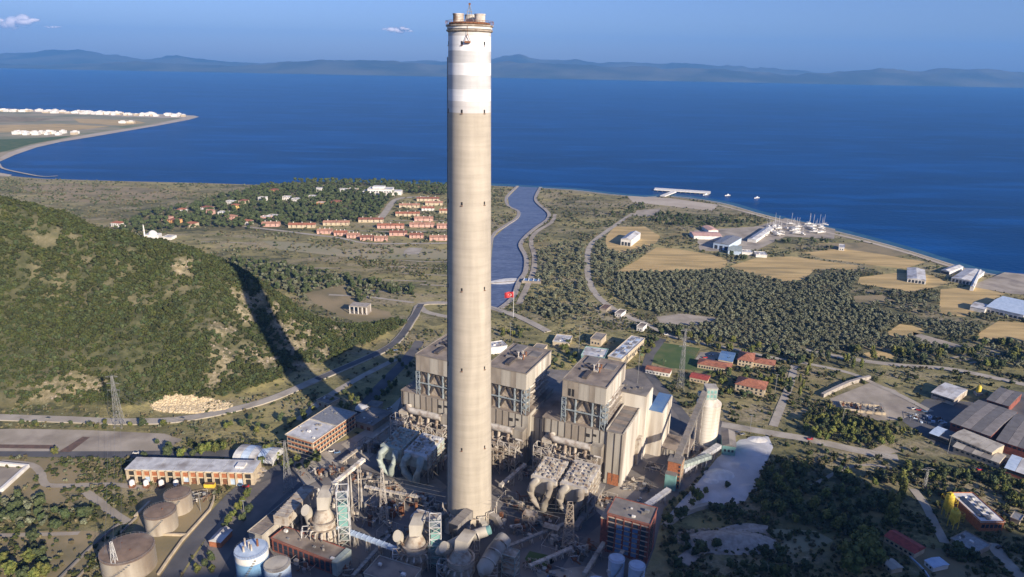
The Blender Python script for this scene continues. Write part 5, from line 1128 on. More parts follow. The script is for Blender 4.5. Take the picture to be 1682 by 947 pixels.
# ------------------------------------------------------------------ coast: hangar, boatyard, sheds, pier
t = B('hangar', 'big white hangar with blue shaded doors standing alone in fields', 'hangar', (1020, 392), (1037, 394), (1068, 384), 11, 'white_wall', 'white_metal', 'gable', 3, ridge='y', win=(3, 4, 6, 1, .5))
t = B('boat_shed', 'grey roofed boat shed with open dark left end', 'shed', (1172, 398), (1198, 402), (1218, 390), 10, 'blue_white', 'galvanised', 'gable', 2, ridge='y', win=(3, 5, 6, 1, .5))
B('boat_shed', 'long faded red roofed shed behind the grey boat shed', 'shed', (1140, 387), (1186, 388), (1190, 381), 6, 'white_wall', 'pink_wall', 'gable', 2)
B('boat_shed', 'small white shed at the left of the boatyard', 'shed', (1164, 378), (1180, 378), (1188, 371), 6, 'white_wall', 'pink_wall', 'gable', 2, ridge='y')
B('boat_shed', 'long low white tents leading down to the boats', 'shed', (1228, 392), (1242, 394), (1270, 374), 5, 'white_wall', 'white_metal', 'gable', 2, ridge='y')
B('boat_shed', 'blue-grey shed at the inner end of the boatyard', 'shed', (1196, 411), (1218, 413), (1222, 404), 6, 'blue_white', 'pale_teal', 'gable', 1.5)
B('hut', 'white huts below the boatyard, left one', 'hut', (1219, 414), (1236, 415), (1238, 411), 4, 'white_wall', 'white_metal')
B('hut', 'white huts below the boatyard, right one', 'hut', (1242, 418), (1260, 419), (1262, 414), 4, 'white_wall', 'white_metal')
B('hut', 'lonely white house on the dry grass beyond the boatyard', 'house', (1378, 406), (1387, 407), (1389, 402), 5, 'white_wall', 'white_metal', win=(2, 1.5, 2, 1, 1))
for a, b, c, lb in (((1491, 457), (1521, 461), (1552, 447), 'leftmost pale roofed shore warehouse'), ((1546, 443), (1560, 446), (1584, 438), 'shore warehouse second from left, partly behind'),
                    ((1563, 456), (1594, 462), (1626, 447), 'wide pale shore warehouse, third along the beach')):
    B('shore_warehouse', lb, 'warehouse', a, b, c, 5.5, 'white_wall', 'white_metal', 'gable', 1.8, ridge='y', win=(5, 3, 4, 1, .5))
B('shore_warehouse', 'narrow long white shed at the end of the shore row', 'warehouse', (1594, 470), (1600, 471), (1642, 448), 6, 'white_wall', 'white_metal', 'gable', 1.2, ridge='y')
B('shore_warehouse', 'long pale roofed shed near the right edge below the gravel lot', 'warehouse', (1620, 503), (1682, 517), (1700, 497), 7, 'white_wall', 'blue_white', 'gable', 2, win=(8, 3, 3, 1, .5))
B('shore_warehouse', 'low white shed left of the one by the right edge', 'warehouse', (1594, 503), (1618, 508), (1624, 500), 5, 'white_wall', 'white_metal', 'gable', 1.5)
t = thing('pier', 'long white T-shaped jetty reaching into the sea', 'pier', (*U(1120, 315), -1.6))
A_, B_, C2, D2 = [Vector((*p, 0)) for p in UP([(1075, 311), (1167, 317), (1105, 314), (1088, 323)])]; o0 = Vector((t.location.x, t.location.y, 0))
def deck(p, q, w_, nm): d = (q-p).normalized(); n = Vector((-d.y, d.x, 0))*w_/2; s = MB(); s.prism([tuple((v-o0)[:2]) for v in (p-n, q-n, q+n, p+n)], 2.2, 4.4); return s.build(nm, 'white_wall', t)
deck(A_, B_, 26, 'jetty_head'); deck(C2+Vector((0, -14, 0)), D2, 12, 'jetty_arm')
for k in range(12): p = A_.lerp(B_, (k+.5)/12)-o0; s = MB(); s.cyl(p.x, p.y-11, -6, 2.3, 1, n=8); s.build('pile', 'concrete', t)
def hull(L, W_, H_, name='hull', mats='white_wall'):
    s = MB(); v = []; n = 9
    for k in range(n):
        f = k/(n-1); w_ = W_/2*math.sin(math.pi*min(1, .25+f*.75))**.7*(1 if f < .95 else .15); x = (f-.5)*-L
        v += [(x, -w_, H_*(1+.15*abs(f-.5))), (x, -w_*.75, H_*.35), (x, 0, 0), (x, w_*.75, H_*.35), (x, w_, H_*(1+.15*abs(f-.5)))]
    f_ = [(k*5+j, k*5+j+1, (k+1)*5+j+1, (k+1)*5+j) for k in range(n-1) for j in range(4)]+[(k*5+4, k*5, (k+1)*5, (k+1)*5+4) for k in range(n-1)]+[(0, 1, 2, 3, 4), tuple((n-1)*5+j for j in (4, 3, 2, 1, 0))]
    return s.add(v, f_)
def yacht(x, y, rz, L, label, group, mast=True, z=1.2):
    t = thing('sailing_boat' if mast else 'motor_boat', label, 'boat', (x, y, z), rz, group)
    hull(L, L*.3, L*.13).build('hull', 'white_wall', t); s = MB(); s.box(-L*.18, L*.2, -L*.09, L*.09, L*.13, L*.13+1.4); s.build('cabin', 'white_wall', t)
    if mast: s = MB(); s.tube([(L*.05, 0, L*.13), (L*.05, 0, L*1.35)], .22, 5); s.tube([(L*.05, 0, L*.3), (-L*.35, 0, L*.28)], .25, 5); s.build('mast', 'white_metal', t)
    else: s = MB(); s.box(-L*.05, L*.12, -L*.07, L*.07, L*.13+1.4, L*.13+3); s.build('wheelhouse', 'blue_white', t)
    return t
rr = random.Random(21)
for k in range(34):
    px = rr.uniform(1255, 1362); py = 388-(px-1255)*.02-rr.uniform(0, 18); x, y = U(px, py)
    yacht(x, y, rr.uniform(0, 6.28), rr.uniform(12, 20), 'white sailing boat laid up on land among many others in the boatyard', 'sailing boats laid up in the boatyard')
for px, py, lb in ((1195, 320, 'white motor boat anchored just off the end of the jetty'), (1243, 324, 'white motor boat anchored farther right of the jetty'), (1159, 319, 'small boat moored at the right end of the jetty')):
    x, y = U(px, py); yacht(x, y, .5, 16, lb, 'boats anchored near the jetty', False, -2.2)
# ------------------------------------------------------------------ village
def row(px0, px1, py, k, label, wall='pink_wall', h=5.2, depth=12):
    a = Vector((*U(px0, py), 0)); b = Vector((*U(px1, py), 0)); L = (b-a).length; ang = math.atan2(b.y-a.y, b.x-a.x)
    t = B('terrace_house', label, 'terraced houses', 0, 0, 0, h, wall, ('red_tiles', 'red_tiles_faded', 'red_tiles_dark', 'red_tiles_faded')[k % 4], 'gable', 3, over=.8, group='rows of terraced houses', world=((a.x, a.y), ang, L, depth))
    n = max(3, int(L/9)); panes(t, L, 0, 1, n, 1.8, 2, 2, 2.8)
    for i in range(max(2, int(L/24))+1): s = MB(); x = i*L/max(2, int(L/24)); s.box(x-.3, x+.3, -.6, depth+.6, 0, h-.1); s.build('party_wall', wall, t)
    for i in range(3): s = MB(); x = L*(i+.5)/3; s.box(x-.6, x+.6, depth*.5, depth*.5+1.2, h+2, h+4.6); s.build('chimney_stack', 'white_wall', t)
rows = [(474, 517, 374, 'cream_wall', 'leftmost terrace, cream walls, on the bend of the village street'), (531, 573, 370, 'cream_wall', 'cream terrace right of the leftmost one'), (589, 629, 365, 'cream_wall', 'cream terrace touching the foot of the wide street'),
  (521, 545, 384, 'pink_wall', 'leftmost pink terrace in the lowest row, partly masked by trees'), (549, 569, 387, 'pink_wall', 'short pink terrace, second in the lowest row'), (570, 590, 391, 'pink_wall', 'short pink terrace, third in the lowest row'), (592, 613, 395, 'pink_wall', 'pink terrace, fourth in the lowest row'), (615, 636, 396, 'pink_wall', 'pink terrace, fifth in the lowest row, next to the gap'),
  (620, 663, 375, 'pink_wall', 'long pink terrace in the second row, left of its twin'), (673, 713, 373, 'pink_wall', 'long pink terrace in the second row, right twin'), (673, 695, 391, 'pink_wall', 'pink terrace standing alone after the gap in the lowest row'), (706, 735, 395, 'pink_wall', 'pink terrace beside the chimney in the lowest row'),
  (650, 689, 355, 'cream_wall', 'cream terrace in the middle of the upper rows'), (656, 689, 341, 'cream_wall', 'cream terrace two rows below the top one'), (685, 721, 330, 'cream_wall', 'topmost cream terrace near the pine wood'), (699, 727, 337, 'cream_wall', 'small cream terrace just below the topmost one'),
  (693, 713, 346, 'white_wall', 'short white terrace by the chimney'), (681, 711, 363, 'pink_wall', 'pink terrace above the twin pink ones'), (640, 668, 387, 'pink_wall', 'pink terrace behind the gap between the second and the lowest row'), (430, 458, 372, 'pink_wall', 'short pink terrace at the far left end of the village street'), (722, 740, 350, 'cream_wall', 'terrace end peeping out beside the chimney'), (718, 738, 375, 'pink_wall', 'last pink terrace of the second row beside the chimney')]
for k, (a, b, c, wl, lb) in enumerate(rows): row(a, b, c, k, lb, wl)
villa = [(192, 372, 'white', 'red', 'white villa with red roof just above the left hill'), (272, 362, 'pink', 'red', 'pink villa above the mosque'), (284, 366, 'orange', 'red', 'orange-pink villa right beside the pink one'), (297, 350, 'white', 'red', 'white villa behind the pink one'), (343, 352, 'pink', 'red', 'small pink villa in the middle of the pines'),
  (366, 354, 'white', 'white', 'white villa alone right of the small pink one'), (385, 343, 'yellow', 'red', 'yellow villa in the middle of the village'), (378, 335, 'white', 'white', 'white villa behind the yellow one'), (398, 334, 'cream', 'red', 'cream villa right above the yellow one'), (404, 368, 'white', 'red', 'white villa in front of the yellow one'),
  (378, 360, 'pink', 'red', 'pink villa below the yellow one'), (436, 362, 'pink', 'white', 'pale villa at the left end of the long pine wood'), (447, 360, 'white', 'white', 'white villa beside the pale villa'), (470, 328, 'white', 'white', 'white villa near the shore, left of a pair'), (485, 331, 'white', 'white', 'white villa near the shore, right of a pair'),
  (514, 326, 'white', 'white', 'white villa in the trees behind the pair'), (527, 338, 'orange', 'white', 'small orange villa inside the pine wood'), (551, 336, 'orange', 'red', 'larger orange villa with open front inside the pine wood'), (523, 314, 'white', 'white', 'white villa beside the sea'), (562, 315, 'white', 'white', 'flat white villa left of the big white building'),
  (450, 316, 'orange', 'red', 'orange villa at the back of the village'), (430, 330, 'white', 'white', 'white villa left of the shore pair'), (580, 314, 'cream', 'white', 'cream villa next to the flat white one'), (338, 345, 'white', 'red', 'white villa at the left back of the village'), (312, 372, 'cream', 'red', 'cream hut right of the mosque')]
for k, (px, py, wl, rf, lb) in enumerate(villa):
    x, y = U(px, py); r = random.Random(k); L = r.uniform(14, 21); D = r.uniform(11, 15); h = r.choice((6, 7))
    wm = {'white': 'white_wall', 'pink': 'pink_wall', 'orange': 'orange_wall', 'yellow': 'yellow_wall', 'cream': 'cream_wall'}[wl]
    if wm not in M: dm(wm, *(((.7, .38, .16), (.6, .3, .12)) if 'orange' in wm else ((.7, .5, .18), (.6, .42, .15))), .2, .85)
    t = B('villa', lb, 'villa', 0, 0, 0, h, wm, ('red_tiles', 'red_tiles_faded', 'red_tiles_dark')[k % 3] if rf == 'red' else 'white_metal', 'hip' if rf == 'red' else 'flat', 2.6, group='villas of the seaside village', world=((x-L/2, y), r.uniform(-.3, .1), L, D), win=(4, 1.5, 1.7, 2, 1, 3))
    s = MB(); s.box(L*.55, L*.95, -3, -.02, 0, 3.2); s.build('porch', wm, t)
a = Vector((*U(604, 320), 0)); t = B('seaside_club', 'biggest white stepped building at the shore end of the wide street', 'building', 0, 0, 0, 13, 'white_wall', 'white_metal', world=((a.x, a.y), 0., 54, 30), win=(9, 3.4, 2.6, 2, 1.5, 5))
s = MB(); s.box(54.1, 74, 2, 26, 0, 9); s.build('side_wing', 'white_wall', t); s = MB(); s.box(10, 36, 6, 24, 13.8, 18); s.build('upper_floor', 'white_wall', t); s = MB(); s.box(-12, -.1, 4, 24, 0, 8); s.build('side_wing', 'white_wall', t)
x, y = U(252, 392); t = thing('mosque', 'little white mosque with one slim minaret beyond the hill', 'mosque', (x, y, 0), .1)
s = MB(); s.box(-11, 11, -8, 8, 0, 8); s.build('prayer_hall', 'white_wall', t); s = MB(); s.lathe(0, 0, [(7, 8), (6.6, 10), (5, 12.5), (2.6, 14), (.3, 14.6)], 20); s.build('dome', 'white_wall', t, True)
s = MB(); s.lathe(-9, -9.8, [(1.3, 0), (1.2, 16), (1.9, 16.5), (1.9, 17.4), (1, 17.6), (1, 22), (.1, 27)], 12); s.build('minaret', 'white_wall', t, True); s = MB(); s.box(-9, 9, -11.5, -8.1, 0, 5); s.build('porch', 'white_wall', t)
for k in range(5): s = MB(); s.box(-8.6+k*3.8, -6.9+k*3.8, -11.65, -11.5, .5, 4); s.build('arch', 'glass', t)
B('villa', 'low white annexe right of the mosque', 'house', (266, 389), (280, 390), (282, 386), 4, 'white_wall', 'white_metal')
# white settlements on the spit
rs = random.Random(5); 
def far_house(px, py, w_, h, lb, grp):
    x, y = U(px, py); t = thing('holiday_house', lb, 'house', (x, y, -1), rs.uniform(-.2, .2), grp)
    s = MB(); s.box(-w_/2, w_/2, 0, 22, 0, h); s.build('wall', rs.choice(('white_wall', 'white_wall', 'cream_wall')), t); s = MB(); s.box(-w_/2-.5, w_/2+.5, -.5, 22.5, h, h+.8); s.box(-w_/4, w_/4, 6, 16, h+.8, h+3.5); s.build('roof', 'white_wall', t)
for k in range(95):
    px = rs.uniform(-4, 300); top = 181.5+max(0, px)*.03; far_house(px, top+rs.uniform(-1.6, 1.6), rs.uniform(14, 34), rs.uniform(6, 11), 'white holiday house in the crowded strip along the far side of the spit', 'white houses along the far edge of the spit')
for k in range(22):
    px = rs.uniform(20, 122); far_house(px, 220+rs.uniform(-1.8, 1.8)-.03*(px-70)*0, rs.uniform(12, 26), rs.uniform(6, 11), 'white holiday house in the second cluster near the bay side of the spit', 'white houses near the bay side of the spit')
for k, px in enumerate((200, 214)): far_house(px, 202, 30, 9, ('left', 'right')[k]+' one of two white houses standing apart near the tip', 'two white houses apart near the tip')
# ------------------------------------------------------------------ weir, flag, pylons and masts
t = thing('weir', 'white foaming weir crossing the river', 'weir', (*U(830, 457), -1.3))
P0, P1 = Vector((*U(806, 462), 0)), Vector((*U(857, 458), 0)); o0 = Vector((t.location.x, t.location.y, 0)); d = (P1-P0); 
X, Y = np.meshgrid(np.linspace(0, 1, 30), np.linspace(-14, 14, 16)); W_ = 14-0*X
Z = .25+.9*np.clip(1-np.abs(Y)/14*(1+X*0), 0, 1)*fbm(X*60, Y, 5, 4, 3)-.35*(np.abs(Y)/14)**2
o = grid_object('foam', P0.x-o0.x+d.x*X, P0.y-o0.y+d.y*X+Y*(.5+.5*np.sin(X*3)), Z, M['white_wall']); o.parent = t
s = MB(); s.tube([P0-o0+Vector((0, -5, .1)), P1-o0+Vector((0, -5, .1))], 1.6, 4, .8); s.build('sill', 'concrete', t)
t = thing('sluice_house', 'grey sluice gates with dark openings on the river bank', 'sluice', (*U(872, 463), 0), -.1)
s = MB(); s.box(-12, 14, -6, 8, -2, 3); s.build('wall', 'concrete', t); s = MB(); s.box(-10, 12, -4, 6, 3, 3.2); s.build('basin', 'blue_roof', t)
for k in range(4): s = MB(); s.box(-10+k*6.5, -9+k*6.5, -4, 6, 3.2, 4.2); s.build('rib', 'white_wall', t)
fx, fy = U(843, 522); t = thing('flagpole', 'tall white flagpole flying a large red flag by the river', 'flagpole', (fx, fy, 0))
hp = hat(843, 478, fy); s = MB(); s.tube([(0, 0, 0), (0, 0, hp)], .35, 8); s.build('pole', 'white_metal', t)
X, Z = np.meshgrid(np.linspace(0, -10.5, 16), np.linspace(0, -7, 9)); Y = .7*np.sin(X*.9+Z*.2); o = grid_object('flag', X, Y, Z+X*.0+.05*X*X*-.25, M['red_paint']); o.parent = t; o.location = (0, 0, hp-.5)
s = MB(); a0 = 0; ring = []
for k in range(24): a = 2*math.pi*k/24; ring.append((math.cos(a), math.sin(a)))
s.add([(-4+1.5*c, -1.1, -3.6+1.5*q) for c, q in ring]+[(-4.35+1.2*c, -1.1, -3.6+1.2*q) for c, q in ring], [(i, (i+1) % 24, 24+(i+1) % 24, 24+i) for i in range(24)])
st = [(-6.1+(.75 if k % 2 == 0 else .3)*math.cos(math.pi/5*k), -1.1, -3.6+(.75 if k % 2 == 0 else .3)*math.sin(math.pi/5*k)) for k in range(10)]; s.add(st, [tuple(range(10))])
o = s.build('crescent_and_star', 'white_wall', t); o.location = (0, 0, hp-.5)
def pylon(label, base, top, w_=5, arms=3, mat='galvanised', aw=5, r=.14, taper=.9):
    x, y = U(*base); h = hat(top[0], top[1], y); t = thing('lattice_pylon', label, 'pylon', (x, y, max(hz(x, y), 0)), rb.uniform(-.3, .3)); s = MB(); lattice(s, (0, 0, 0), (0, 0, h), w_, taper, max(6, int(h/4)), r); s.build('mast', mat, t)
    for k in range(arms): z = h*(.98-k*.13); s = MB(); s.beam((-aw, 0, z), (aw, 0, z), .22); s.beam((-aw, 0, z), (0, 0, z+1.8), .14); s.beam((aw, 0, z), (0, 0, z+1.8), .14); s.build('crossarm', mat, t)
    for sx in (-1, 1):
        for sy in (-1, 1): s = MB(); s.box(sx*w_/2-.5, sx*w_/2+.5, sy*w_/2-.5, sy*w_/2+.5, -.3, .6); s.build('footing', 'concrete', t)
pylon('lattice pylon at the foot of the green hill on the left', (197, 700), (186, 617), 6)
pylon('white lattice pylon below the brick office', (474, 805), (471, 725), 5, 2)
pylon('lattice mast rising over tangled steel, left of the chimney foot', (631, 858), (628, 769), 5, 0, 'pale_steel')
pylon('stout beige lattice tower standing in front of the lit dust filters', (933, 902), (936, 826), 7, 0, 'beige_steel', r=.22, taper=3)
pylon('tall thin lattice pylon left of the red roofed houses', (1117, 637), (1120, 540), 5, 3)
pylon('lattice pylon rising from the bottom edge in front of the largest tank', (194, 955), (186, 890), 4, 0, 'white_metal')
pylon('thin mast near the top right of the works, by the yellow silos', (1518, 800), (1520, 770), 2, 1)
def pole(label, base, top, grp='thin poles around the works'):
    x, y = U(*base); h = hat(top[0], top[1], y); t = thing('lamp_post', label, 'pole', (x, y, 0), 0, grp); s = MB(); s.tube([(0, 0, 0), (0, 0, h)], .22, 6); s.build('shaft', 'galvanised', t); s = MB(); s.tube([(-1.6, 0, h-.2), (0, 0, h), (1.6, 0, h-.2)], .2, 5); s.build('lamp_arm', 'galvanised', t)
for i, (b, tp_, lb) in enumerate((((1047, 630), (1052, 575), 'lamp post beside the road behind the ribbed wall'), ((950, 590), (951, 535), 'tall pole in front of the teal hall'), ((838, 560), (840, 530), 'pole right of the chimney by the white hall'),
                 ((1272, 650), (1276, 615), 'pole right of the large cross roofed house'), ((1382, 700), (1384, 670), 'pole in the trees below the substation'), ((1556, 745), (1556, 715), 'pole before the pale works sheds'),
                 ((330, 840), (331, 812), 'lamp post beside the plant road near the smallest tank'), ((402, 850), (403, 822), 'lamp post among the green verge shrubs'), ((560, 720), (561, 695), 'lamp post at the yard right of the office'), ((1232, 705), (1233, 682), 'pole beside the dirt road junction'))): pole(lb, b, tp_)
# gantries and tangled equipment in the shaded yard
def equip(label, px, py, w_, d, n, seed, mats, hmax=5, rz=-.43, name='transformer_bank', cat='equipment'):
    x, y = U(px, py); t = thing(name, label, cat, (x, y, 0), rz); r = random.Random(seed)
    for k in range(n):
        a, b = r.uniform(-w_/2, w_/2), r.uniform(-d/2, d/2); q = r.random(); s = MB(); h = r.uniform(1, hmax)
        if q < .35: u = r.uniform(1, 3); s.box(a, a+u, b, b+u*.8, 0, h); nm = 'cabinet'
        elif q < .6: s.cyl(a, b, 0, h, r.uniform(.5, 1.4), n=12); nm = 'drum'
        else: s.tube([(a, b, h*.3), (a, b, h), (a+r.uniform(-6, 6), b+r.uniform(-4, 4), h), (a+r.uniform(-6, 6), b+r.uniform(-4, 4), .3)], r.uniform(.15, .5), 6); nm = 'pipe'
        s.build(nm, r.choice(mats), t)
    s = MB(); frame(s, -w_/2, w_/2, -d/2, d/2, 0, hmax*.9, max(1, int(w_/6)), max(1, int(d/6)), 1, .22, False); s.build('pipe_rack', mats[0], t)
mt = ('pale_steel', 'galvanised', 'rusty_beige', 'dark_steel', 'rust')
equip('tangled pale pipework around the lattice mast left of the chimney', 632, 840, 22, 14, 34, 1, mt, 8, name='pipework', cat='pipework')
equip('pipework and drums between the mast and the middle scrubber', 650, 880, 20, 12, 20, 2, mt)
equip('dark machinery in the shade beneath the leftmost filters', 590, 790, 24, 16, 26, 3, ('dark_steel', 'galvanised', 'rusty_beige'))
equip('machinery right of the white stair frame of the leftmost scrubber', 600, 850, 22, 14, 20, 4, mt)
equip('equipment around the foot of the beige lattice tower', 925, 905, 24, 12, 26, 5, mt, 5)
equip('transformers in a row in front of the ribbed hall', 985, 820, 22, 9, 18, 6, mt, 5, name='transformer_bank')
equip('pipework spread below the lit dust filters', 895, 860, 16, 9, 16, 7, mt)
equip('pipe bundle beside the smallest oil tank', 325, 818, 12, 10, 14, 8, mt, 3, .4, name='pipework', cat='pipework')
equip('machinery between the silo foot and the conveyors', 1150, 745, 14, 8, 12, 9, mt, 5)
equip('scrap and machinery lying at the right of the plant road, centre bottom', 900, 940, 26, 8, 16, 10, mt, 3)
equip('gas bottles and racks beside the long red brick hall', 500, 930, 16, 8, 12, 11, mt, 4)
equip('pipework between the right scrubber and the dark lattice tower', 820, 925, 12, 10, 16, 12, mt, 8)
equip('clutter in the works yard left of the largest warehouse', 1520, 690, 24, 14, 20, 13, ('galvanised', 'rust', 'blue_white'), 2.5)
equip('pipe racks along the shaded road left of the boilers', 640, 690, 30, 10, 18, 14, mt, 5)
equip('small yard equipment by the brown annex under the ribbed hall', 1075, 770, 12, 10, 10, 15, mt, 2.5)
rq = random.Random(99)
for k, (px, py, lb) in enumerate(((560, 830, 'steel and pipe clutter between the plant road and the leftmost scrubber'), (640, 800, 'machinery in the shade left of the lattice mast'), (690, 830, 'pipework just left of the chimney foot behind the scrubbers'),
    (850, 830, 'pipes and drums right of the chimney at its foot'), (960, 905, 'pipe racks between the beige tower and the brick block'), (870, 780, 'machinery in the shade between the two boiler houses'), (840, 870, 'low machines beside the rusty steel tower'),
    (1010, 830, 'pipes and drums behind the red brick block'), (570, 935, 'drums and pipes at the bottom edge below the brick hall'), (720, 845, 'pipe bundle behind the white open frame'), (1050, 800, 'scrap by the ribbed hall corner'), (520, 780, 'low pipework beside the blue tent roof'),
    (610, 740, 'pipework beside the shaded road below the long shed'), (560, 780, 'pipe racks left of the inclined gallery'), (940, 840, 'cabinets and pipes beneath the curved flues'), (500, 850, 'pipes along the long brown hall'))):
    equip(lb, px, py, rq.uniform(14, 26), rq.uniform(8, 14), rq.randint(18, 28), 200+k, rq.choice((mt, ('dark_steel', 'rusty_beige', 'galvanised'), ('roof_grey', 'pale_steel', 'rust', 'beige_steel'))), rq.uniform(3, 7), name=rq.choice(('pipework', 'machinery')))
for k, (a, b, lb) in enumerate((((580, 947), (640, 880), 'low pipe bridge at the bottom left of the middle scrubber'), ((600, 800), (700, 820), 'long low pipe bridge crossing behind the lattice mast'), ((830, 900), (930, 860), 'pipe bridge from the chimney foot to the lit filters'),
    ((1000, 940), (1060, 850), 'pipe bridge left of the two pale silos'), ((560, 760), (640, 700), 'pipe bridge along the shaded road left of the boilers'), ((870, 930), (940, 900), 'short pipe bridge above the dark oval lawn'))):
    bx_duct(lb, W3(*a, 4), W3(*b, 4), 2.2, 1.1, rq.choice(('pale_steel', 'galvanised', 'rusty_beige')), 'pipe_bridge', 6, 'pipe bridge')
# parked vehicles
def vehicle(label, px, py, rz, kind='car', mat='white_wall'):
    x, y = U(px, py); t = thing('parked_'+kind, label, kind, (x, y, 0.3), rz, 'vehicles parked at the plant'); L, W_, H_ = (4.4, 1.8, .8) if kind == 'car' else (8, 2.5, 1.4)
    s = MB(); s.box(-L/2, L/2, -W_/2, W_/2, .35, .35+H_); s.build('body', mat, t); s = MB()
    if kind == 'car': s.add([(-1.5, -.8, 1.15), (1.2, -.8, 1.15), (1.2, .8, 1.15), (-1.5, .8, 1.15), (-1.1, -.7, 1.65), (.6, -.7, 1.65), (.6, .7, 1.65), (-1.1, .7, 1.65)], [(4, 5, 6, 7), (0, 1, 5, 4), (1, 2, 6, 5), (2, 3, 7, 6), (3, 0, 4, 7)]); s.build('cabin', 'glass', t)
    else: s.box(2, 4, -1.2, 1.2, 1.75, 2.9); s.build('cab', mat, t); s = MB(); s.box(-4, 1.8, -1.25, 1.25, 1.75, 3.2); s.build('load_box', 'galvanised', t)
    for a in (-L*.32, L*.32):
        for b in (-W_/2, W_/2): s = MB(); s.tube([(a, b-.12, .38), (a, b+.12, .38)], .38, 10); s.build('wheel', 'dark_opening', t)
CARS = [(1500, 672, 'works yard beside the white roofed shed', 3), (1525, 684, 'works yard left of the largest warehouse', 3), (1440, 672, 'substation pad', 2), (395, 798, 'plant road right of the workshop', 2), (545, 742, 'plant road below the brick office', 2),
  (470, 870, 'plant road beside the long brown hall', 2), (905, 950, 'plant road at the bottom right of the chimney', 2), (1075, 700, 'road behind the ribbed hall', 2), (1210, 712, 'dirt road by the teal shed', 2), (1085, 548, 'country road bend beyond the lawn', 2), (1330, 722, 'dirt road below the tall trees', 1),
  (640, 574, 'hill road left of the boiler houses', 2), (300, 688, 'hill road under the quarry face', 1), (80, 688, 'hill road at the far left', 1), (688, 506, 'road junction beside the chimney', 1), (1600, 770, 'yard below the beige sheds', 2), (1640, 900, 'lane beside the framed roof building', 1)]
PAINT = [('white', 'white_wall'), ('silver', 'galvanised'), ('dark', 'dark_steel'), ('red', 'red_paint'), ('blue', 'blue_roof')]; rc = random.Random(31)
for px, py, where, n in CARS:
    for k, (cn, cm) in enumerate(rc.sample(PAINT, n)): vehicle('%s car parked on the %s' % (cn, where), px+k*9, py+k*2.2, rc.uniform(-.5, .5), 'car', cm)
for a in ((224, 745, 0, 'car', 'white_wall', 'white car on the canal road before the workshop'), (640, 672, .8, 'car', 'white_wall', 'white car on the shaded yard right of the domed shelter'), (1210, 592, -.2, 'car', 'blue_roof', 'blue car beside the red roofed houses'), (1168, 584, 0, 'car', 'white_wall', 'white car on the small parking lot by the lawn'),
          (1158, 588, 0, 'car', 'red_paint', 'red car on the small parking lot by the lawn'), (1100, 742, 1.2, 'truck', 'white_wall', 'white truck on the plant road behind the brick tower'), (865, 965, .3, 'truck', 'yellow', 'yellow truck at the very bottom, right of the chimney'), (1548, 700, .5, 'truck', 'blue_white', 'pale truck in the works yard'), (430, 775, .6, 'car', 'red_paint', 'red car at the road corner right of the workshop'), (1050, 822, .9, 'car', 'white_wall', 'white car on the plant road behind the red brick block')): vehicle(a[5], a[0], a[1], a[2], a[3], a[4])

# wires hanging between pylons
def wires(label, a, ha, b, hb, n=3, sag=5):
    A_, B_ = Vector((*a, ha)), Vector((*b, hb)); t = thing('power_line', label, 'power line', (A_.x, A_.y, 0))
    d = (B_-A_); d.z = 0; w_ = Vector((-d.y, d.x, 0)).normalized()*4
    for k in range(n):
        o_ = w_*(k-(n-1)/2); pts = []
        for i in range(13): f = i/12; p_ = A_.lerp(B_, f)+o_; p_.z -= sag*4*f*(1-f); pts.append(p_-Vector((A_.x, A_.y, 0)))
        s = MB(); s.tube(pts, .07, 3); s.build('wire', 'galvanised', t)
pa, pb, pc, pd = U(197, 700), U(474, 805), U(194, 955), U(1117, 637)
wires('wires from the hillside pylon to the pylon below the brick office', pa, 33, pb, 34)
wires('wires from the pylon below the office towards the beige tower', pb, 34, U(933, 902), 28, 3, 8)
wires('wires from the bottom edge pylon to the hillside pylon', pc, 20, pa, 33)
wires('wires running off right from the tall pylon by the red roofed houses', pd, 42, U(1518, 800), 12, 2, 9)
# ------------------------------------------------------------------ trees and scrub
def crown_data(seed, r, h, z0, nleaf, size, lobes=9, shape='round'):
    g_ = np.random.default_rng(seed); C = []
    for k in range(lobes):
        a = g_.uniform(0, 2*np.pi); rr_ = g_.uniform(.15, .62)*r if k else 0; zz = z0+h*g_.uniform(.22, .8)
        if shape == 'tall': rr_ *= .5
        if shape == 'umbrella': zz = z0+h*g_.uniform(.45, .75)
        C.append((rr_*np.cos(a), rr_*np.sin(a), zz, r*g_.uniform(.32, .55), h*g_.uniform(.2, .3)))
    C = np.array(C); pick = g_.integers(0, lobes, nleaf); d = g_.normal(size=(nleaf, 3)); d /= np.linalg.norm(d, axis=1)[:, None]; rad = g_.uniform(.72, 1.08, nleaf)
    P_ = C[pick, :3]+d*np.stack([C[pick, 3], C[pick, 3], C[pick, 4]], 1)*rad[:, None]
    n = d+g_.normal(size=(nleaf, 3))*.45; n /= np.linalg.norm(n, axis=1)[:, None]; a = np.cross(n, g_.normal(size=(nleaf, 3))); a /= np.linalg.norm(a, axis=1)[:, None]; b = np.cross(n, a); s = size*g_.uniform(.6, 1.35, nleaf)[:, None]
    V_ = np.stack([P_-a*s-b*s*.6, P_+a*s*.9-b*s*.7, P_+a*s*.8+b*s, P_-a*s*.7+b*s*.8], 1).reshape(-1, 3)
    return V_, np.arange(nleaf*4).reshape(-1, 4), C
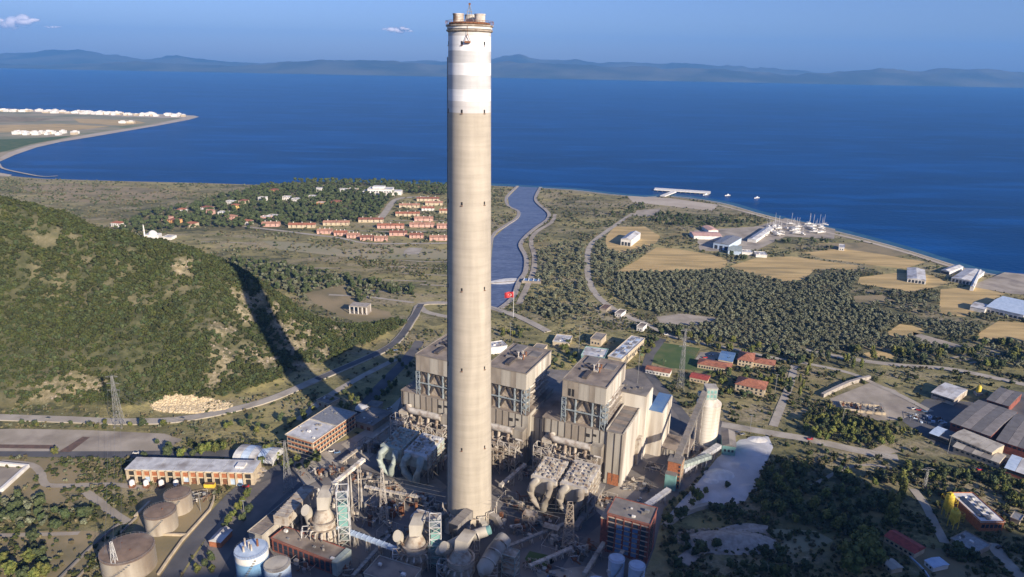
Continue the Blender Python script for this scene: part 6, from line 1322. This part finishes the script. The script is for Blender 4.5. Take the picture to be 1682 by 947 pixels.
def tree_meshes(key, seed, r, h, th, nleaf, size, leaf, lobes=9, shape='round', core=True):
    "returns crown mesh, trunk mesh and one joined mesh"
    V_, Q, C = crown_data(seed, r, h-th*.7, th*.7, nleaf, size, lobes, shape)
    cm = MB(); cm.v = [tuple(p) for p in V_]; cm.f = [tuple(int(i) for i in q) for q in Q]; cm.m = [0]*len(cm.f)
    if core:
        for c in C: cm.lathe(c[0], c[1], [(.05, c[2]-c[4]*.75), (c[3]*.6, c[2]-c[4]*.3), (c[3]*.68, c[2]+c[4]*.15), (c[3]*.4, c[2]+c[4]*.6), (.05, c[2]+c[4]*.78)], 7)
    tm = MB(); k = max(.12, h*.028); tm.tube([(0, 0, -.4), (k*.4, 0, th*.5), (0, k*.5, th), (k, 0, h*.6)], k, 6)
    for c in C[:4]: tm.tube([(0, 0, th*.75), (c[0]*.5, c[1]*.5, (th+c[2])/2), (c[0], c[1], c[2])], k*.5, 5)
    jm = MB(); jm.v = cm.v+tm.v; n = len(cm.v); jm.f = cm.f+[tuple(i+n for i in f) for f in tm.f]; jm.m = [0]*len(cm.f)+[1]*len(tm.f)
    return cm.mesh('crown', leaf), tm.mesh('trunk', 'bark'), jm.mesh(key, [leaf, 'bark'])
def variants(key, n, *a, **k): return [tree_meshes(key, 100+i*7+len(key), *a, **k) for i in range(n)]
OL = variants('olive_tree', 6, 3.4, 5.4, 1.5, 230, .5, 'olive_leaf')
PN = variants('pine_tree', 5, 3.9, 9, 2.8, 260, .6, 'pine_leaf', shape='umbrella')
BR = variants('leafy_tree', 5, 4.4, 9.5, 2.2, 420, .55, 'bright_leaf', lobes=12)
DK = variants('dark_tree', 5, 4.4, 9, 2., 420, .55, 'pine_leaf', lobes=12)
TL = variants('tall_tree', 2, 2.8, 13, 2.5, 320, .55, 'bright_leaf', lobes=10, shape='tall')
BU = [tree_meshes('bush', 60+i, 1.7, 2.3, .3, 60, .42, l, lobes=5) for i, l in enumerate(('maquis_leaf', 'maquis_leaf', 'pine_leaf', 'dry_leaf', 'olive_leaf'))]
PL = []
for i in range(2):
    s = MB(); s.tube([(0, 0, 0), (.1, 0, 3), (0, .1, 6)], .28, 6); s.mi = 1
    g_ = random.Random(i)
    for k in range(16):
        a = k*.393*2.4; d = (math.cos(a), math.sin(a)); u = g_.uniform(.2, .9); pts = [(0, 0, 6), (d[0]*1.3, d[1]*1.3, 6.6+u), (d[0]*2.6, d[1]*2.6, 6+u*.6), (d[0]*3.3, d[1]*3.3, 4.8+u)]
        for (p, q) in zip(pts[:-1], pts[1:]): n_ = (-d[1]*.4, d[0]*.4); s.add([(p[0]-n_[0], p[1]-n_[1], p[2]), (q[0]-n_[0]*.7, q[1]-n_[1]*.7, q[2]), (q[0]+n_[0]*.7, q[1]+n_[1]*.7, q[2]), (p[0]+n_[0], p[1]+n_[1], p[2])], [(0, 1, 2, 3)])
    PL.append(s.mesh('palm_tree', ['bark', 'palm_leaf']))
# ---- masses: points on a mesh carrying instances, for what nobody could count
def scatter(name, pts, scl, meshes, label=None, cat=None, kind='stuff', seed=0, parent=None):
    pts = np.asarray(pts, np.float32); me = bpy.data.meshes.new(name); me.vertices.add(len(pts)); me.vertices.foreach_set('co', pts.ravel())
    at = me.attributes.new('scl', 'FLOAT', 'POINT'); at.data.foreach_set('value', np.asarray(scl, np.float32))
    o = bpy.data.objects.new(name, me); COL.objects.link(o)
    ng = bpy.data.node_groups.new(name, 'GeometryNodeTree'); ng.interface.new_socket('Geometry', in_out='INPUT', socket_type='NodeSocketGeometry'); ng.interface.new_socket('Geometry', in_out='OUTPUT', socket_type='NodeSocketGeometry')
    N = ng.nodes; L = ng.links; gi = N.new('NodeGroupInput'); go = N.new('NodeGroupOutput'); ip = N.new('GeometryNodeInstanceOnPoints'); g2i = N.new('GeometryNodeGeometryToInstance')
    for m_ in meshes:
        po = bpy.data.objects.new(name+'_kind', m_); oi = N.new('GeometryNodeObjectInfo'); oi.inputs['Object'].default_value = po; L.new(oi.outputs['Geometry'], g2i.inputs[0])
    ip.inputs['Pick Instance'].default_value = True
    L.new(gi.outputs[0], ip.inputs['Points']); L.new(g2i.outputs[0], ip.inputs['Instance'])
    rv = N.new('FunctionNodeRandomValue'); rv.data_type = 'FLOAT_VECTOR'; rv.inputs[0].default_value = (-.12, -.12, 0); rv.inputs[1].default_value = (.12, .12, 6.28); L.new(rv.outputs[0], ip.inputs['Rotation'])
    na = N.new('GeometryNodeInputNamedAttribute'); na.data_type = 'FLOAT'; na.inputs['Name'].default_value = 'scl'; L.new(na.outputs[0], ip.inputs['Scale'])
    L.new(ip.outputs[0], go.inputs[0]); md = o.modifiers.new('scatter', 'NODES'); md.node_group = ng
    if kind: o['kind'] = kind
    return o
def in_zone(polys, n, seed, mind=0, jitter=True):
    "random spots in ground polygons"
    g_ = np.random.default_rng(seed); out = []
    for poly in polys:
        W_ = UP(poly); xs = [p[0] for p in W_]; ys = [p[1] for p in W_]; x = g_.uniform(min(xs), max(xs), n*6); y = g_.uniform(min(ys), max(ys), n*6); m = inpoly(x, y, W_); out.append(np.stack([x[m], y[m]], 1)[:n])
    return np.concatenate(out)
def grid_zone(polys, step, seed, jit=.35, thin=0.):
    g_ = np.random.default_rng(seed); out = []
    for poly in polys:
        W_ = UP(poly); xs = [p[0] for p in W_]; ys = [p[1] for p in W_]; X, Y = np.meshgrid(np.arange(min(xs), max(xs), step), np.arange(min(ys), max(ys), step)); X = X.ravel()+g_.uniform(-jit, jit, X.size)*step; Y = Y.ravel()+g_.uniform(-jit, jit, Y.size)*step
        m = inpoly(X, Y, W_) & (g_.random(X.size) > thin); out.append(np.stack([X[m], Y[m]], 1))
    return np.concatenate(out)
# keep clear of roads, yards and buildings
CLEAR = []
for o in list(COL.objects):
    if o.type == 'MESH' and o.get('kind') == 'structure' and not o.name.startswith(('ground', 'sea', 'far_', 'haze', 'dry_ground')):
        n = len(o.data.vertices)
        if n > 4000: continue
        for p in o.data.polygons:
            if abs(p.normal.z) > .5: CLEAR.append(([(o.data.vertices[i].co.x, o.data.vertices[i].co.y) for i in p.vertices], o.name))
for o in list(COL.objects):
    if o.type == 'EMPTY' and 'L' in o.keys():
        L, D = o['L'], o['D']; c, s_ = math.cos(o.rotation_euler.z), math.sin(o.rotation_euler.z); e = 2.5
        CLEAR.append(([(o.location.x+x*c-y*s_, o.location.y+x*s_+y*c) for x, y in ((-e, -e), (L+e, -e), (L+e, D+e), (-e, D+e))], 'b'))
for o in list(COL.objects):
    for k in ('L', 'D'):
        if k in o.keys(): del o[k]
def clear_mask(x, y, skip=()):
    m = np.ones(len(x), bool)
    for poly, nm in CLEAR:
        if nm.split('.')[0] in skip: continue
        xs = [p[0] for p in poly]; ys = [p[1] for p in poly]; c = np.where((x > min(xs)) & (x < max(xs)) & (y > min(ys)) & (y < max(ys)) & m)[0]
        if len(c): m[c] = ~inpoly(x[c], y[c], poly)
    for px, py, r in ((771, 862, 20),): cx_, cy_ = U(px, py); m &= np.hypot(x-cx_, y-cy_) > r
    return m
def plant(name, spots, meshes, label, cat, group, smin, smax, limit=300, mass=None, seed=0, skip=()):
    g_ = np.random.default_rng(seed); spots = np.asarray(spots); spots = spots[clear_mask(spots[:, 0], spots[:, 1], skip)]
    spots = spots[np.argsort(np.hypot(spots[:, 0], spots[:, 1]))]; Z_ = np.maximum(height(spots[:, 0], spots[:, 1]), 0); sc_ = g_.uniform(smin, smax, len(spots))
    for i in range(min(limit, len(spots))):
        o = inst(name, meshes[int(g_.integers(len(meshes)))], None, (spots[i, 0], spots[i, 1], Z_[i]-.1), g_.uniform(0, 6.28), float(sc_[i])); tag(o, label, cat, group)
    if len(spots) > limit:
        k = slice(limit, None); o = scatter(mass or name+'_wood', np.column_stack([spots[k], Z_[k]-.1]), sc_[k], meshes); o['label'] = label
OLJ = [v[2] for v in OL]; PNJ = [v[2] for v in PN]; BRJ = [v[2] for v in BR]; DKJ = [v[2] for v in DK]; TLJ = [v[2] for v in TL]; BUJ = [v[2] for v in BU]
GROVE = [(1012, 450), (1060, 447), (1140, 446), (1195, 443), (1250, 455), (1290, 465), (1322, 462), (1350, 450), (1412, 448), (1405, 470), (1395, 482), (1415, 505), (1500, 524), (1610, 535), (1604, 556), (1545, 553), (1515, 545), (1500, 556), (1555, 574), (1500, 580), (1420, 572), (1330, 592), (1262, 582), (1190, 566), (1110, 552), (1075, 538), (1150, 536), (1185, 522), (1120, 513), (1076, 516), (1040, 505), (1005, 480)]
plant('olive_tree', grid_zone([GROVE], 7.6, 1, .3, .03), OLJ, 'grey-green olive tree in the near rows of the big olive grove', 'olive tree', 'olive trees of the big grove', .8, 1.15, 230, 'olive_grove', 1)
Z2 = [[(884, 412), (905, 402), (958, 398), (964, 468), (976, 512), (948, 528), (905, 524), (868, 512), (885, 468), (876, 440)], [(976, 392), (1012, 412), (1072, 404), (1042, 428), (1010, 446), (1000, 474), (984, 466), (972, 440), (972, 410)]]
plant('olive_tree', grid_zone(Z2, 8.5, 2, .45, .12), OLJ+BUJ[4:], 'olive tree in the loose wood between river and country road', 'olive tree', 'olive trees between river and country road', .7, 1.25, 55, 'olive_wood', 2)
VIL = [(178, 374), (240, 352), (300, 340), (372, 322), (430, 306), (500, 303), (640, 313), (655, 324), (640, 345), (612, 363), (520, 368), (455, 372), (400, 378), (330, 374), (260, 380), (200, 384)]
plant('pine_tree', grid_zone([VIL], 11, 3, .45, .2), PNJ+DKJ[:1], 'dark green pine among the villas of the seaside village', 'pine tree', 'pines among the village villas', .8, 1.4, 190, 'pine_wood', 3)
plant('pine_tree', grid_zone([[(478, 299), (560, 297), (640, 300), (735, 304), (735, 322), (700, 320), (648, 316), (600, 306), (520, 304)]], 12, 4, .45, .1), PNJ, 'pine in the long belt between village and sea', 'pine tree', 'pines in the belt along the sea', .9, 1.4, 60, 'pine_belt', 4)
plant('dark_tree', grid_zone([[(378, 428), (430, 428), (490, 440), (560, 452), (620, 462), (690, 474), (680, 488), (620, 482), (600, 498), (560, 494), (500, 492), (440, 470), (395, 450)]], 8, 5, .45, .12), DKJ+OLJ, 'dark tree in the dense band behind the green hill', 'tree', 'trees of the band behind the hill', .6, 1.1, 50, 'dark_wood', 5)
plant('mixed_tree', grid_zone([[(1085, 540), (1130, 552), (1200, 562), (1262, 574), (1330, 590), (1322, 606), (1290, 600), (1200, 580), (1120, 562), (1085, 556)], [(1330, 585), (1420, 574), (1560, 572), (1700, 580), (1700, 612), (1560, 598), (1400, 596), (1340, 600)], [(1600, 560), (1700, 562), (1700, 600), (1600, 590)]], 8.5, 6, .45, .2), BRJ+DKJ+OLJ, 'mixed green tree in the belt between grove and road', 'tree', 'trees between the grove and the works road', .6, 1.15, 300, 'mixed_wood', 6)
plant('dark_tree', grid_zone([[(1050, 335), (1100, 352), (1180, 356), (1230, 362), (1225, 376), (1140, 376), (1080, 370), (1040, 358), (1000, 352)], [(1120, 412), (1200, 420), (1246, 420), (1236, 430), (1190, 428), (1140, 416)], [(1250, 396), (1350, 394), (1420, 398), (1400, 412), (1300, 404)]], 11, 7, .45, .35), OLJ+DKJ, 'low dark tree scattered around the boatyard and pier road', 'tree', 'trees around the boatyard', .6, 1.1, 25, 'boatyard_wood', 7)
plant('olive_tree', grid_zone([[(1430, 478), (1500, 482), (1570, 490), (1560, 520), (1480, 512), (1425, 500)], [(1590, 520), (1700, 540), (1700, 530), (1600, 510)]], 9, 8, .45, .3), OLJ, 'olive tree in the small grove between the dry fields', 'olive tree', 'olives between the dry fields', .8, 1.1, 15, 'small_grove', 8)
# individual big trees with parts
def tree(name, label, px, py, kind, sc, group=None, k=0):
    x, y = U(px, py); v = kind[k % len(kind)]; t = thing(name, label, 'tree', (x, y, max(hz(x, y), 0)), rb.uniform(0, 6.28), group); t.scale = (sc,)*3
    inst('crown', v[0], t); inst('trunk', v[1], t)
def clump(name, label, group, spots, kind, smin, smax, seed):
    r = random.Random(seed)
    for i, (px, py) in enumerate(spots): tree(name, label, px+r.uniform(-2, 2), py+r.uniform(-1.5, 1.5), kind, r.uniform(smin, smax), group, i)
def spots(poly, n, seed):
    r = random.Random(seed); out = []; xs = [p[0] for p in poly]; ys = [p[1] for p in poly]; tries = 0
    while len(out) < n and tries < 4000:
        tries += 1; p = (r.uniform(min(xs), max(xs)), r.uniform(min(ys), max(ys)))
        if not inpoly(np.array([p[0]]), np.array([p[1]]), poly)[0]: continue
        if all(abs(p[0]-q[0])+abs(p[1]-q[1])*1.5 > 9 for q in out): out.append(p)
    return out
clump('leafy_tree', 'yellowish green tree in the clump below the substation', 'trees below the substation', spots([(1318, 690), (1360, 672), (1400, 690), (1478, 700), (1482, 722), (1452, 738), (1430, 742), (1360, 728), (1320, 712)], 46, 1), BR+DK[:1], .55, .95, 1)
clump('leafy_tree', 'tree in the thick clump on the right rim of the white yard', 'trees on the rim of the white yard', spots([(1252, 780), (1290, 762), (1320, 775), (1325, 810), (1300, 840), (1262, 850), (1238, 822)], 30, 2), BR+DK, .7, 1.1, 2)
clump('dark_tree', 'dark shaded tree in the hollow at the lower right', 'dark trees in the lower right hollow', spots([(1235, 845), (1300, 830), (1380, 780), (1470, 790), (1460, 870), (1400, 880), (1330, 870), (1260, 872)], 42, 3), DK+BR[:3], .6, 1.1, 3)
clump('tall_tree', 'tall yellow-green tree lit by the sun at the edge of the dark hollow', 'tall trees at the edge of the dark hollow', [(1458, 862), (1470, 846), (1478, 822), (1462, 838), (1468, 868), (1476, 806)], TL, 1.1, 1.5, 4)
clump('leafy_tree', 'big round bright tree in the group left of the hut with the grey-white roof', 'round trees left of the grey-white hut', [(1390, 925), (1412, 928), (1432, 920), (1405, 905), (1425, 900), (1440, 930), (1395, 940)], BR, 1.3, 1.75, 5)
clump('dark_tree', 'round green tree beside the low grey-green flat roof', 'trees beside the grey-green roof', [(1562, 915), (1578, 920), (1594, 915), (1570, 908), (1600, 922)], DK+BR, .7, .95, 6)
clump('leafy_tree', 'sunlit tree among the scrub around the yellow silos and works road', 'trees between works and yellow silos', spots([(1480, 770), (1560, 770), (1682, 820), (1682, 850), (1660, 830), (1600, 790), (1520, 790)], 26, 7)+spots([(1570, 790), (1640, 780), (1682, 800), (1682, 815), (1640, 800)], 12, 17), BR+DK, .5, .85, 7)
clump('leafy_tree', 'tree around the red roofed houses', 'trees around the red roofed houses', spots([(1180, 612), (1215, 605), (1290, 608), (1300, 640), (1290, 660), (1255, 650), (1210, 660), (1180, 640), (1170, 620)], 34, 8), BR+DK, .55, .9, 8)
clump('tall_tree', 'tall tree in the line beside the straight dirt road', 'tall trees along the straight dirt road', [(1318, 640), (1322, 622), (1326, 610), (1312, 655), (1330, 600), (1314, 632), (1400, 606), (1412, 610)], TL, .8, 1.1, 9)
clump('leafy_tree', 'tree between the boiler houses and the halls behind them', 'trees behind the boiler houses', spots([(905, 570), (940, 566), (950, 590), (935, 606), (910, 600)], 10, 10)+spots([(1056, 560), (1080, 545), (1084, 556), (1062, 590), (1050, 590)], 10, 11)+spots([(820, 552), (860, 558), (868, 545), (830, 540)], 8, 12), BR+DK, .5, .85, 10)
clump('leafy_tree', 'tree in the group between the brick office and the workshop', 'trees between office and workshop', [(330, 748), (342, 742), (355, 744), (368, 740), (300, 752), (278, 748), (318, 750), (480, 765), (492, 772), (505, 768), (470, 772), (488, 758), (520, 758), (452, 755), (438, 748), (430, 762), (445, 735), (400, 700), (410, 690)], BR+DK, .6, 1., 11)
clump('leafy_tree', 'tree left of the office beside the hill road', 'trees beside the hill road near the office', [(560, 670), (548, 664), (570, 674), (500, 690), (485, 694), (475, 700), (440, 706), (425, 700), (500, 680), (462, 690), (515, 676), (380, 700), (370, 706), (420, 712), (268, 700), (236, 700)], BR+DK, .5, .85, 12)
clump('leafy_tree', 'tree in the green verge along the plant road', 'trees in the verge by the plant road', [(392, 838), (384, 850), (376, 862), (400, 828), (408, 818), (370, 872), (412, 842), (398, 856), (335, 930), (345, 922), (325, 940), (350, 940)], BR+DK, .5, .8, 13)
clump('dark_tree', 'tree in the shady clump at the lower left edge', 'shady clump at the lower left edge', spots([(-10, 830), (60, 815), (110, 838), (150, 850), (150, 866), (90, 872), (0, 874)], 40, 14), DK+OL, .6, 1., 14)
clump('leafy_tree', 'tree in the row running down at the lower left corner', 'row of trees at the lower left corner', [(55, 890), (60, 905), (66, 918), (70, 930), (62, 942), (76, 945), (50, 925), (58, 955), (5, 930), (20, 945), (40, 955)], DK+BR, .6, 1., 15)
clump('leafy_tree', 'small tree dotted along the hill road verge on the left', 'small trees along the left hill road', [(38, 697), (58, 700), (104, 700), (118, 698), (148, 702), (88, 748), (60, 700), (215, 700), (160, 705), (172, 698), (258, 728), (280, 735), (108, 768), (180, 770), (240, 752)], DK+BR, .4, .7, 16)
clump('leafy_tree', 'tree at the shaded lower edge beside the gypsum pad', 'trees at the foot of the white yard', [(1140, 816), (1150, 822), (1158, 812), (1136, 830), (1098, 862), (1112, 852), (1126, 848), (1170, 838), (1182, 842)], BR+DK, .5, .9, 17)
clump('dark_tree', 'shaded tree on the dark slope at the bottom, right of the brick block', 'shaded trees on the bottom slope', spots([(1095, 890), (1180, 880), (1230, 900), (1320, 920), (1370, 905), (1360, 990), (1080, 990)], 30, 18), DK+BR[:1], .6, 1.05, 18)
clump('dark_tree', 'lone dark bush standing on the bluish white yard', None, [(1193, 800)], DK, .55, .6, 19)
clump('dark_tree', 'dark tree in the shaded strip between hill road and boiler houses', 'trees in the shade left of the boilers', spots([(560, 655), (640, 600), (680, 575), (690, 600), (640, 660), (600, 680)], 22, 31), DK+BR[:1], .45, .8, 31)
# palms near the red roofed houses and boatyard
for i, (px, py) in enumerate(((1196, 596), (1226, 612), (1300, 590), (1228, 652), (1052, 590), (1090, 600))):
    x, y = U(px, py); o = inst('palm_tree', PL[i % 2], None, (x, y, 0), i*1.3, .9); tag(o, 'feathery palm near the red roofed houses', 'palm', 'palms near the red roofed houses')
# maquis on the hill: a mass nobody could count
g_ = np.random.default_rng(77)
def bushes(name, n, x0, x1, y0, y1, dens, seed, smin, smax, meshes, label):
    g_ = np.random.default_rng(seed); x = g_.uniform(x0, x1, n); y = g_.uniform(y0, y1, n); k = g_.random(n) < dens(x, y); x, y = x[k], y[k]; k = clear_mask(x, y); x, y = x[k], y[k]
    ok = inpoly(x, y, LAND) & (segdist(x, y, COAST) > 14) & ~inpoly(x, y, RIVER); x, y = x[ok], y[ok]; z = height(x, y)
    o = scatter(name, np.column_stack([x, y, z-.1]), g_.uniform(smin, smax, len(x)), meshes); o['label'] = label; return o
def vis(x, y): return (np.abs(x) < .78*y+40)
hill_d = lambda x, y: np.where((height(x, y) > 1.5) & vis(x, y) & (y > 420), np.clip(1.02-1.1*rockmask(x, y), .1, 1)*np.clip((fbm(x, y, 30, 83)-.3)*5, .35, 1), 0)*(np.hypot((x-qx)/30, (y-qy)/11) > 1)
bushes('hill_scrub', 60000, -820, -120, 500, 860, hill_d, 1, .45, 2.1, [BUJ[0], BUJ[1], BUJ[2], BUJ[0]], 'dense green scrub covering the hill')
flat = lambda x, y: np.where((height(x, y) < 1.5) & vis(x, y), np.clip((fbm(x, y*1.6, 70, 61)-.4)*4, .16, 1)*np.clip((fbm(x, y, 18, 67)-.4)*6, .15, 1), 0)
bushes('field_scrub', 110000, -760, 760, 330, 1000, flat, 2, .4, 1.15, [BUJ[0], BUJ[3], BUJ[4], BUJ[2], BUJ[3]], 'patchy scrub scattered over the plain')
bushes('coastal_scrub', 80000, -1500, 1100, 1000, 1750, flat, 3, .6, 1.6, [BUJ[4], BUJ[3], BUJ[2]], 'low scrub on the coastal plain')
low = lambda x, y: np.where((height(x, y) < 40) & vis(x, y), np.clip((fbm(x, y, 26, 71)-.35)*5, .1, 1), 0)
bushes('shaded_scrub', 5000, 95, 380, 270, 470, low, 4, .5, 1.4, [BUJ[0], BUJ[2], BUJ[3]], 'shaded scrub on the lower right slope')
bushes('near_scrub', 9000, 130, 620, 330, 680, flat, 6, .6, 1.7, [BUJ[0], BUJ[1], BUJ[2], BUJ[3]], 'bushes dotted over the ground around the works')
bushes('shaded_scrub', 3500, -330, -150, 270, 480, low, 5, .5, 1.2, [BUJ[0], BUJ[1], BUJ[3]], 'scrub around the tank yard and service roads')
# loose boulders and rubble by the quarry face and on the hill
s = MB(); r = random.Random(4); RK = []
for i in range(3):
    s = MB(); v = [(math.cos(a)*r.uniform(.7, 1.2), math.sin(a)*r.uniform(.7, 1.2), 0) for a in np.arange(0, 6.28, 1.05)]; v2 = [(x*.6, y*.6, r.uniform(.6, 1)) for x, y, _ in v]; n = len(v)
    s.add(v+v2, [(j, (j+1) % n, n+(j+1) % n, n+j) for j in range(n)]+[tuple(range(n, 2*n))]); RK.append(s.mesh('boulder', 'hill_rock'))
RQ = [m_.copy() for m_ in RK]
for m_ in RQ: m_.materials[0] = M['quarry_rock']
def rocks(name, n, cx, cy, rx, ry, seed, label, smax=2.2, cond=None, kinds=None):
    g_ = np.random.default_rng(seed); a = g_.uniform(0, 6.28, n); q = np.sqrt(g_.random(n)); x = cx+rx*q*np.cos(a); y = cy+ry*q*np.sin(a)
    if cond is not None: k = cond(x, y); x, y = x[k], y[k]
    o = scatter(name, np.column_stack([x, y, height(x, y)-.1]), g_.uniform(.5, smax, len(x)), kinds or RK); o['label'] = label
rocks('quarry_rubble', 1700, qx, qy, 33, 12, 1, 'pale rubble of the small quarry face above the hill road', 2.2, kinds=RQ)
rocks('hill_boulders', 7000, -420, 610, 360, 150, 2, 'pale limestone outcrops breaking through the hill scrub', 1.7, lambda x, y: (rockmask(x, y) > .45) & (height(x, y) > 3))
x_, y_ = U(1190, 885); rocks('slope_rubble', 700, x_, y_, 34, 10, 3, 'pale rubble on the lower right slope', 1.4)

# ------------------------------------------------------------------ fittings belong to the piece that carries them
NEST = {'roof_vent': ('penthouse_roof', 'roof', 'tower_roof'), 'steam_pipe': ('penthouse_roof',), 'roof_edge': ('penthouse_roof',), 'parapet': ('roof',), 'hoop': ('shell', 'drum'), 'roof_pipe': ('roof',),
        'railing': ('roof', 'cap_slab'), 'beacon': ('mast',), 'flue_outlet': ('cap_slab',), 'roof_hatch': ('roof',), 'chimney_stack': ('roof',), 'stiffening_ring': ('vessel',), 'mullion': ('window',), 'roof_ribs': ('roof',),
        'landing': ('stair_tower',), 'stair_flight': ('stair_frame',), 'lift_casing': ('stair_frame',), 'pilaster': ('wall', 'lower_wall'), 'buttress': ('wall',), 'brick_infill': ('wall',), 'wall_panel': ('lower_wall',), 'floor_band': ('wall',),
        'brick_band': ('wall',), 'wall_rib': ('wall',), 'lamp_arm': ('shaft',), 'cabin': ('hull',), 'wheelhouse': ('cabin',), 'roof_sheet': ('roof',)}
for t in [o for o in COL.objects if o.parent is None and o.get('label')]:
    kids = {}
    for c in t.children: kids.setdefault(c.name.split('.')[0], c)
    for c in list(t.children):
        for host in NEST.get(c.name.split('.')[0], ()):
            h_ = kids.get(host)
            if h_ is not None and h_ is not c and h_.parent == t and h_.location.length < 1e-6:
                c.parent = h_; break
